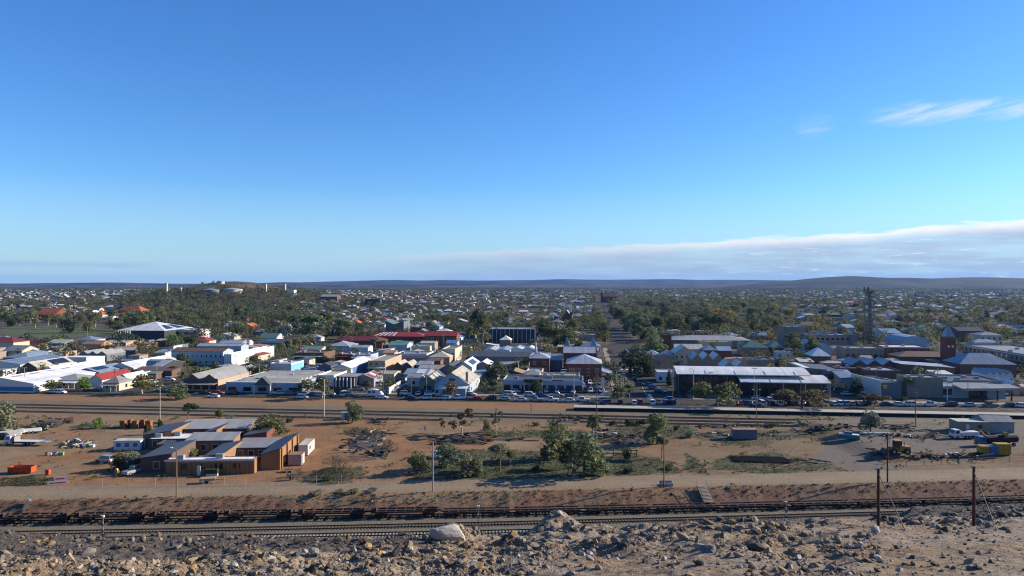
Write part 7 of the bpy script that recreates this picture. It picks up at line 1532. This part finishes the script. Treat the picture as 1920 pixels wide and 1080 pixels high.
# grass tufts and low weeds of the yard
def tufts():
    r = np.random.default_rng(9); P_ = []
    for q, n in zip(GRASS_POLYS, (420, 1500, 260, 420, 300, 300, 300, 300, 120, 160, 120)):
        q = np.array(q, float); lo, hi = q.min(0), q.max(0); p = r.uniform(lo, hi, (n*2, 2)); p = p[inpoly(p[:, 0], p[:, 1], [tuple(t) for t in q])][:n]; P_.append(p)
    p = np.concatenate(P_); d = H*F/(p[:, 1]-YH); x = (p[:, 0]-960)*d/F
    b = r.uniform(0, 1, 1500); xb = r.uniform(-200, 60, 1500); bb = 257.5+r.normal(size=1500)*1.1; ex = xb*GC+bb*GS; ed = -xb*GS+bb*GC
    xs = r.uniform(-110, 110, 700); ds = crest(xs)+r.uniform(-2.5, .8, 700)
    x = np.concatenate([x, ex, xs]); d = np.concatenate([d, ed, ds]); z = gz(x, d); n = len(x); k = 7; hh = r.uniform(.08, .32, n)
    a = r.uniform(0, 6.28, (n, k)); l = r.uniform(.12, .42, (n, k)); t = np.stack([np.cos(a), np.sin(a)], -1); pr = np.stack([-np.sin(a), np.cos(a)], -1)*.09
    base = np.stack([x, d], -1)[:, None, :]+t*.12; tip = base+t*l[..., None]
    V = np.stack([np.concatenate([base-pr, (z[:, None, None]-.02)*np.ones((n, k, 1))], -1), np.concatenate([base+pr, (z[:, None, None]-.02)*np.ones((n, k, 1))], -1), np.concatenate([tip, z[:, None, None]+(hh[:, None]*r.uniform(.6, 1.2, (n, k)))[..., None]], -1)], 2).reshape(-1, 3)
    col = np.array([(.06, .075, .03), (.09, .085, .045), (.115, .095, .06), (.075, .085, .05)])[r.integers(0, 4, n)]; C_ = np.repeat(col, k, 0)*r.uniform(.7, 1.3, (n*k, 1))
    tag(obj('grass', bigmesh('grass', V, np.arange(len(V)).reshape(-1, 3), LEAFMASS, Fcol=C_)), 'sparse grass and weeds on the yard and along the street verge', 'grass', kind='stuff')
tufts()

wd = []
while len(wd) < 420:
    px, py = random.uniform(-20, 1940), random.choice((random.uniform(778, 812), random.uniform(812, 905))); x, d, z = G(px, py)
    n_ = math.sin(x*.15+2)*math.sin(d*.13)+.4*math.sin(x*.41+d*.2)
    if d < crest(x)+11 or random.random() > .35+.5*n_ or 310 < px < 600 and 790 < py < 905: continue
    wd.append((x, d, z-.05, random.uniform(.35, 1.1)))
for _ in range(60):
    x = random.uniform(-130, 140); wd.append((x, crest(x)+random.choice((random.uniform(-3.4, -1.5), random.uniform(-.6, .4))), 0, random.uniform(.3, .9)))
wd = [(x, d, gzs(x, d)-.05, h) for x, d, z, h in wd]
mass_trees('yard_weeds', 'low dry weeds and saltbush scattered over the yard and cutting', wd, 45, .3, 1.7)
def litter():
    r = np.random.default_rng(15); n = 7000
    px = r.uniform(-20, 1940, n); py = r.uniform(778, 925, n); d = H*F/(py-YH); x = (px-960)*d/F; k = fbm(x/9, d/9, 61) > r.uniform(.28, .62, n); x, d = x[k], d[k]; ok = (d > crest(x)+9)|(r.uniform(0, 1, len(x)) < .12); x, d = x[ok], d[ok]
    xs = r.uniform(-130, 140, 1500); ds = crest(xs)+r.uniform(-3.2, .5, 1500); x, d = np.concatenate([x, xs]), np.concatenate([d, ds]); z = gz(x, d); n = len(x)
    v = np.array([(1, 0, 0), (-.5, .8, 0), (-.6, -.8, 0), (.1, .05, .8)]); f = np.array([(0, 1, 3), (1, 2, 3), (2, 0, 3)]); s = .05*r.uniform(0, 1, n)**-.45; s = np.minimum(s, .38)
    a = r.uniform(0, 6.28, n); S = v[None]*s[:, None, None]*r.uniform(.6, 1.6, (n, 1, 3)); X_ = S[..., 0]*np.cos(a)[:, None]-S[..., 1]*np.sin(a)[:, None]; Y_ = S[..., 0]*np.sin(a)[:, None]+S[..., 1]*np.cos(a)[:, None]
    V = np.stack([X_+x[:, None], Y_+d[:, None], S[..., 2]+z[:, None]-.01], -1).reshape(-1, 3); Fq = (f[None]+(np.arange(n)*4)[:, None, None]).reshape(-1, 3)
    pal = np.array([(.16, .11, .07), (.24, .19, .13), (.06, .045, .035), (.32, .30, .27), (.10, .10, .05)]); c = pal[r.choice(5, n, p=[.3, .25, .25, .06, .14])]*r.uniform(.7, 1.2, (n, 1))
    tag(obj('yard_litter', bigmesh('yard_litter', V, Fq, LEAFMASS, Fcol=np.repeat(c, 3, 0))), 'small stones and bits of litter strewn over the yard', 'litter', kind='stuff')
litter()
# ------------------------------------------------------------------ rubble slope in front of the viewer
KD = np.array([2, 5, 15, 30, 45, 60, 75, 90, 105, 118, 130, 142], float)
COLS = {-900: [2.2, 3, 7.5, 12.6, 17.6, 22.9, 27.6, 32.4, 37.0, 45.6, 47, 48], 0: [2.2, 3, 7.5, 12.6, 17.6, 22.9, 27.6, 32.4, 37.0, 45.8, 47, 48], 300: [2.2, 3, 7.5, 12.6, 17.6, 22.9, 27.6, 32.5, 37.4, 45.9, 47, 48], 480: [2.2, 3, 7.5, 12.6, 17.5, 22.8, 27.4, 32.4, 37.6, 46, 47, 48],
        640: [2.2, 3, 7.5, 12.5, 17.3, 22.4, 27.2, 32.6, 43, 46, 47, 48], 780: [2.2, 3, 7.5, 12.3, 17.0, 21.7, 26.9, 34, 42, 46, 47, 48], 850: [2.2, 3, 7.5, 12.2, 16.7, 21.2, 29, 36.5, 44, 46, 47, 48], 940: [2.2, 3, 7.5, 12.2, 17.0, 21.6, 29, 37, 44, 46, 47, 48],
        1040: [2.2, 3, 7.5, 12.2, 16.6, 20.9, 28, 36, 44, 46, 47, 48], 1140: [2.2, 3, 7.5, 12.2, 16.6, 20.8, 28, 36, 44, 46, 47, 48], 1230: [2.2, 3, 7.5, 12.1, 16.2, 20.1, 27, 35, 43, 46, 47, 48], 1330: [2.2, 3, 7.5, 12.1, 16.2, 20.2, 25.0, 33, 41, 45.8, 47, 48],
        1500: [2.2, 3, 7.5, 12.1, 16.4, 20.7, 25.0, 32, 40, 45.8, 47, 48], 1620: [2.2, 3, 7.5, 12.1, 16.5, 20.8, 25.1, 29.6, 38, 45, 47, 48], 1720: [2.2, 3, 7.5, 12.1, 16.6, 20.95, 25.3, 29.5, 33.7, 37.4, 45.6, 48], 1920: [2.2, 3, 7.5, 12.1, 16.6, 21, 25.2, 29.2, 33.2, 36.8, 45.6, 48], 2900: [2.2, 3, 7.5, 12.1, 16.6, 21, 25.2, 29.2, 33.2, 36.8, 45.6, 48]}
CX = np.array(sorted(COLS)); CT = np.array([COLS[c] for c in CX])
def heapz(x, d):
    x = np.asarray(x, float); d = np.asarray(d, float); px = np.clip(960+F*x/np.maximum(d, 12), -900, 2900)
    t = np.interp(d, KD, np.arange(len(KD))); i = np.clip(t.astype(int), 0, len(KD)-2); f = t-i
    ci = np.clip(np.searchsorted(CX, px)-1, 0, len(CX)-2); g = np.clip((px-CX[ci])/(CX[ci+1]-CX[ci]), 0, 1); g = g*g*(3-2*g)
    def at(j): return CT[ci, j]*(1-g)+CT[ci+1, j]*g
    drop = at(i)*(1-f)+at(i+1)*f
    n = (fbm(x/7+5, d/7, 31)-.5)*1.9+(fbm(x/2.2, d/2.2, 33)-.5)*1.1+(fbm(x/.7, d/.7, 35, 2)-.5)*.28
    mound = 1.0*np.exp(-(((x-3.7)/1.5)**2)**1.4-((d-59)/2.4)**2)+.9*np.exp(-((x+4.9)/1.8)**2-((d-57)/3.5)**2)
    amp = .35+.65*smooth((d-12)/12); amp = amp*(1-.62*smooth((px-1480)/160)*(1-smooth((d-72)/10))-.5*smooth((px-960)/60)*(1-smooth((px-1420)/60))*(1-smooth((d-36)/6)))
    return H-drop+n*amp+mound
def heap_colour(x, d):
    px = 960+F*x/d; py = YH+F*(H-heapz(x, d))/d
    n1, n2, n3 = fbm(x/5, d/5, 41), fbm(x/1.1, d/1.1, 43), fbm(x/16, d/16, 47)
    light = np.array((.222, .178, .134)); tan_ = np.array((0.209, 0.148, 0.094)); dk = np.array((0.079, 0.068, 0.059)); och = np.array((0.238, 0.162, 0.086))
    c = light*(1-smooth((n1-.4)*4))[..., None]+tan_*smooth((n1-.4)*4)[..., None]
    c = c*(1-.35*smooth((n3-.5)*5))[..., None]+och*(.35*smooth((n3-.5)*5))[..., None]
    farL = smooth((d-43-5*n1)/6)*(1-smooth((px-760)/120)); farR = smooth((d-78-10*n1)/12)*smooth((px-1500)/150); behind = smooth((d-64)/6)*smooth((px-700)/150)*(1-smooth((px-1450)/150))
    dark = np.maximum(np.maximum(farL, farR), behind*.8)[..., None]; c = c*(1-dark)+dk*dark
    return c*(.72+.56*n2)[..., None]
def make_heap():
    d = np.concatenate([np.arange(2, 16, .5), np.arange(16, 34, .16), np.arange(34, 70, .19), np.arange(70, 142, .42)]); u = np.linspace(-.86, .86, 520); u = np.concatenate([np.linspace(-2, -.87, 24), u, np.linspace(.87, 2, 24)])
    X = u[None, :]*np.maximum(d, 9)[:, None]; D = np.broadcast_to(d[:, None], X.shape); Z = heapz(X, D)
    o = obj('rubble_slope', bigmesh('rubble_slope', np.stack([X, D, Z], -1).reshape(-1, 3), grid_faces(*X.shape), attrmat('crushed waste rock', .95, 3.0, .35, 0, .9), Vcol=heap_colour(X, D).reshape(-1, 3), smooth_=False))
    tag(o, 'steep slope of grey brown mine rubble in the foreground', 'slope', kind='structure')
make_heap()
def ico(n):
    bm = bmesh.new(); bmesh.ops.create_icosphere(bm, subdivisions=n, radius=1); bm.verts.ensure_lookup_table()
    v = np.array([q.co[:] for q in bm.verts]); f = np.array([[q.index for q in p.verts] for p in bm.faces]); bm.free(); return v, f
I1, I2 = ico(1), ico(2)
I3 = ico(3)
def chip(v, r, cuts=9):
    """break a ball into a rough angular block by cutting it with planes"""
    v = v.copy()*np.array([1, r.uniform(.45, .95), r.uniform(.32, .85)])
    for _ in range(cuts):
        n = r.normal(size=3); n /= np.linalg.norm(n); h = r.uniform(.32, .72); s = v@n; k = s > h; v[k] -= ((s[k]-h)*.96)[:, None]*n
    return v+r.normal(size=v.shape)*.012
r_ = np.random.default_rng(21)
ROCKM = {'grey': MAT('grey waste rock', (0.174, 0.159, 0.141), .9, .35, 1.6, .22, 0, .2, .5), 'pale': MAT('pale quartz rock', (0.348, 0.326, 0.289), .9, .25, 1.4, .15, 0, .2, .5), 'ochre': MAT('ochre stained rock', (0.266, 0.181, 0.085), .9, .3, 1.6, .18, 0, .2, .5), 'dark': MAT('dark ironstone rock', (0.078, 0.070, 0.063), .9, .3, 1.6, .25, 0, .2, .5), 'tan': MAT('tan waste rock', (0.229, 0.181, 0.133), .9, .3, 1.6, .2, 0, .2, .5)}
RM = []
for i in range(14):
    v = chip(I2[0], r_); me = bigmesh('rock', v, I2[1], ROCKM['grey']); RM.append(me)
def rock(px, py, w, col, desc=None, flat=None, mesh=None):
    dd = np.linspace(18, 128, 900); x = (px-960)/F*dd; hit = np.nonzero(H-(py-YH)/F*dd <= heapz(x, dd))[0]
    if not len(hit): return
    d = dd[hit[0]]; s = w*d/F/2; x = (px-960)*d/F; z = float(heapz(x, d))
    o = obj('rock' if w < 34 else 'boulder', mesh or random.choice(RM), None, (x, d, z+s*.18), (random.gauss(0, .3), random.gauss(0, .3), random.uniform(0, 6.28)), (s*1.15, s*random.uniform(.85, 1.2), s*random.uniform(.8, 1.15)))
    o.material_slots[0].link = 'OBJECT'; o.material_slots[0].material = ROCKM[col]
    size = 'large ' if w > 30 else 'small ' if w < 11 else ''
    RLAB.append((o, size+col+(' boulder' if w >= 34 else ' rock'), px, py)); return o
RLAB = []
# the ones that stand out in the photograph
big = bigmesh('pale_boulder', chip(I3[0], np.random.default_rng(11), 6), I3[1], ROCKM['pale'])
o = rock(847, 1006, 74, 'pale', mesh=big)
if o: o.rotation_euler = (.1, .15, .4); o.scale = (o.scale[0]*1.05, o.scale[0]*.8, o.scale[0]*.62)
for q in [(817, 1012, 16, 'pale'), (813, 1020, 12, 'pale'), (572, 1036, 20, 'pale'), (590, 1038, 28, 'pale'), (510, 1056, 24, 'tan'), (575, 1066, 24, 'grey'), (590, 1060, 14, 'pale'), (686, 1030, 30, 'ochre'), (706, 1033, 16, 'ochre'), (742, 1040, 36, 'dark'), (768, 1024, 22, 'ochre'), (882, 1016, 18, 'ochre'), (898, 1066, 28, 'ochre'), (790, 1044, 12, 'ochre'), (900, 1032, 16, 'dark'), (647, 1040, 20, 'grey'), (268, 1014, 20, 'ochre'), (230, 1016, 16, 'dark'), (140, 1002, 24, 'dark'), (42, 1018, 12, 'ochre'), (95, 1020, 18, 'ochre'), (68, 1018, 18, 'ochre'), (128, 1055, 40, 'tan'), (85, 1046, 36, 'tan'), (10, 1045, 36, 'tan'), (357, 1056, 24, 'ochre'), (362, 1066, 22, 'ochre'), (440, 1064, 28, 'pale'), (246, 1074, 18, 'pale'), (262, 1074, 16, 'tan'), (468, 1028, 12, 'ochre'), (398, 1008, 10, 'pale'),
          (1000, 1030, 26, 'tan'), (972, 1044, 12, 'pale'), (1030, 1038, 20, 'grey'), (1092, 1042, 20, 'pale'), (1105, 1050, 18, 'pale'), (1075, 995, 22, 'dark'), (1036, 992, 20, 'grey'), (1155, 1018, 24, 'grey'), (1168, 1028, 28, 'dark'), (1303, 985, 18, 'pale'), (1350, 975, 20, 'dark'), (1372, 982, 24, 'ochre'), (1415, 977, 22, 'tan'), (1268, 978, 24, 'dark'), (1420, 1002, 24, 'dark'), (1330, 1034, 40, 'grey'), (1310, 1030, 24, 'pale'), (1280, 1010, 26, 'tan'), (1420, 1034, 50, 'dark'), (1385, 1025, 24, 'dark'), (1265, 1048, 20, 'tan'), (1310, 1060, 20, 'dark'), (1385, 1066, 18, 'pale'), (1410, 1066, 30, 'tan'), (1467, 1016, 28, 'grey'), (1488, 1014, 20, 'dark'), (1445, 1018, 18, 'ochre'), (1450, 1046, 22, 'ochre'), (1497, 1048, 26, 'pale'), (1480, 1066, 26, 'grey'), (1500, 1062, 20, 'dark'), (1572, 1036, 24, 'ochre'), (1530, 1046, 14, 'grey'), (1642, 998, 24, 'pale'), (1576, 995, 9, 'pale'), (1645, 1048, 22, 'pale'), (1655, 1056, 16, 'grey'), (1632, 1056, 18, 'grey'), (1712, 1060, 20, 'dark'), (1710, 1048, 18, 'dark'), (1650, 1033, 10, 'pale'), (1765, 1000, 14, 'dark'), (1778, 1042, 8, 'pale'), (1668, 984, 14, 'ochre'), (1870, 954, 16, 'pale'), (1810, 1022, 12, 'dark')]: rock(*q)
def band(n, xr, yr, w, cols):
    for _ in range(n):
        px, py = random.uniform(*xr), random.uniform(*yr); rock(px, py, w[0]*(w[1]/w[0])**(random.random()**2.2), random.choice(cols))
band(62, (0, 640), (1000, 1030), (7, 20), ['dark', 'dark', 'grey', 'dark', 'ochre', 'tan']); band(56, (0, 900), (1040, 1080), (9, 30), ['tan', 'grey', 'pale', 'grey', 'dark', 'ochre']); band(52, (950, 1560), (980, 1075), (8, 26), ['tan', 'grey', 'pale', 'dark', 'grey', 'ochre'])
band(26, (1560, 1920), (985, 1078), (6, 16), ['grey', 'tan', 'dark', 'pale']); band(24, (1640, 1920), (950, 985), (6, 14), ['dark', 'grey', 'tan']); band(16, (640, 980), (1005, 1035), (7, 16), ['dark', 'grey', 'tan'])
def rplace(px, py):
    m = [('the big pale boulder', 847, 1000), ('the guyed red pole', 1647, 985), ('the outer guyed pole', 1826, 985), ('the white topped signal', 897, 1005), ('the leftmost signal post', 193, 1003), ('the dark mound', 1040, 990), ('the third signal post', 1474, 985), ('the bottom left corner', 0, 1080), ('the bottom right corner', 1920, 1080), ('the bottom edge middle', 960, 1080), ('the dark bench', 330, 1040)]
    ph, lx, ly = min(m, key=lambda t: (px-t[1])**2+((py-t[2])*3)**2); dx, dy = px-lx, (py-ly)*3
    if 'corner' in ph or 'edge' in ph: return 'near '+ph
    return (('left of ' if dx < 0 else 'right of ') if abs(dx) > abs(dy) else 'below ' if dy > 0 else 'above ')+ph
for o, desc, px, py in RLAB: auto(o, desc, 'rock', 'rocks on the rubble slope', px, py, rplace(px, py))
def rubble():
    r = np.random.default_rng(77); n = 60000
    px = r.uniform(-40, 1960, n); py = 945+r.uniform(0, 1, n)**.8*140; dens = fbm(px/60, py/14, 51)
    smooth_zone = ((px > 1650) & (py > 1000)) | ((px > 1000) & (px < 1400) & (py > 1055)) | ((px > 150) & (px < 420) & (py > 1030) & (py < 1046)); dens = dens+.16*((px < 950) & (py > 1042)); keep = r.uniform(0, 1, n) < np.where(smooth_zone, .12, .10+2.5*np.clip(dens-.36, 0, 1)); px, py = px[keep], py[keep]
    dd = np.linspace(20, 126, 360); ray = H-(py[:, None]-YH)/F*dd[None, :]; hz = heapz((px[:, None]-960)/F*dd[None, :], np.broadcast_to(dd, ray.shape)); under = ray <= hz; ok = under.any(1); i = under.argmax(1)
    px, py, d = px[ok], py[ok], dd[i[ok]]+r.uniform(-.2, .4, ok.sum()); x = (px-960)*d/F; z = heapz(x, d); n = len(x)
    w = np.minimum(1.35*(r.uniform(0, 1, n)**-.58), 18)*d/F/2*1.15; w = np.maximum(w, .02)
    shapes = [chip(I1[0], r, 5) for _ in range(24)]; sid = r.integers(0, 24, n); S = np.array(shapes)[sid]
    a = r.uniform(0, 6.28, n); ca, sa = np.cos(a), np.sin(a); S = S*w[:, None, None]*r.uniform(.75, 1.3, (n, 1, 3)); tl = r.normal(size=(n, 1))*.35
    Sx = S[..., 0]*ca[:, None]-S[..., 1]*sa[:, None]; Sy = S[..., 0]*sa[:, None]+S[..., 1]*ca[:, None]; Sz = S[..., 2]+Sx*tl
    V = np.stack([Sx+x[:, None], Sy+d[:, None], Sz+(z+w*.15)[:, None]], -1).reshape(-1, 3); k = I1[0].shape[0]
    Fq = (I1[1][None]+(np.arange(n)*k)[:, None, None]).reshape(-1, 3)
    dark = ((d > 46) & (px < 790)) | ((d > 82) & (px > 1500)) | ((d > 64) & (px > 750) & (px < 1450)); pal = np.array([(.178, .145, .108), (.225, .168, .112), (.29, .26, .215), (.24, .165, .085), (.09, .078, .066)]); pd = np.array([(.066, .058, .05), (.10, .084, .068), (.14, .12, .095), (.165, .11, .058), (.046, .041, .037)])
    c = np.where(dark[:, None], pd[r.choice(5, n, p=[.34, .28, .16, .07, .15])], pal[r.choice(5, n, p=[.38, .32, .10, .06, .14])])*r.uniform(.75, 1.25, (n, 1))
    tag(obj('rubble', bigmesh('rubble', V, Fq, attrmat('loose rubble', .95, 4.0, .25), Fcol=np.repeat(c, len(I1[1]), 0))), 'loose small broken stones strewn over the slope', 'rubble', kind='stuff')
rubble()
# the two red poles with guy wires standing on the slope
def onheap(px, py):
    dd = np.linspace(18, 130, 1200); x = (px-960)/F*dd; i = np.nonzero(H-(py-YH)/F*dd <= heapz(x, dd))[0][0]; return float(x[i]), float(dd[i]), float(heapz(x[i], dd[i]))
for px, py, top, gx, gy, lb in ((1647, 985, 880, 1697, 994, 'thick dark red pole with guy rod, inner one of two on the slope'), (1826, 986, 876, 1868, 992, 'thick dark red pole with guy rod, outer one of two on the slope')):
    x, d, z = onheap(px, py); h = (py-top)*d/F; t = empty('guyed_pole', (x, d, z), label=lb, cat='pole'); r0 = 3.0*d/F
    obj('pole', MB().tube((0, 0, -.6), (0, 0, h), r0, r0*.8, 8).mesh('pole', M['redpole']), t); obj('cap', MB().box(-r0*2, r0*.8, -r0*.8, r0*.8, h+.001, h+.07).mesh('cap', M['darkmetal']), t)
    g = onheap(gx, gy); obj('guy_rod', MB().tube((0, 0, h*.93), (g[0]-x, g[1]-d, g[2]-z), .045, n=5).mesh('guy_rod', M['darkmetal']), t)
finish_labels()
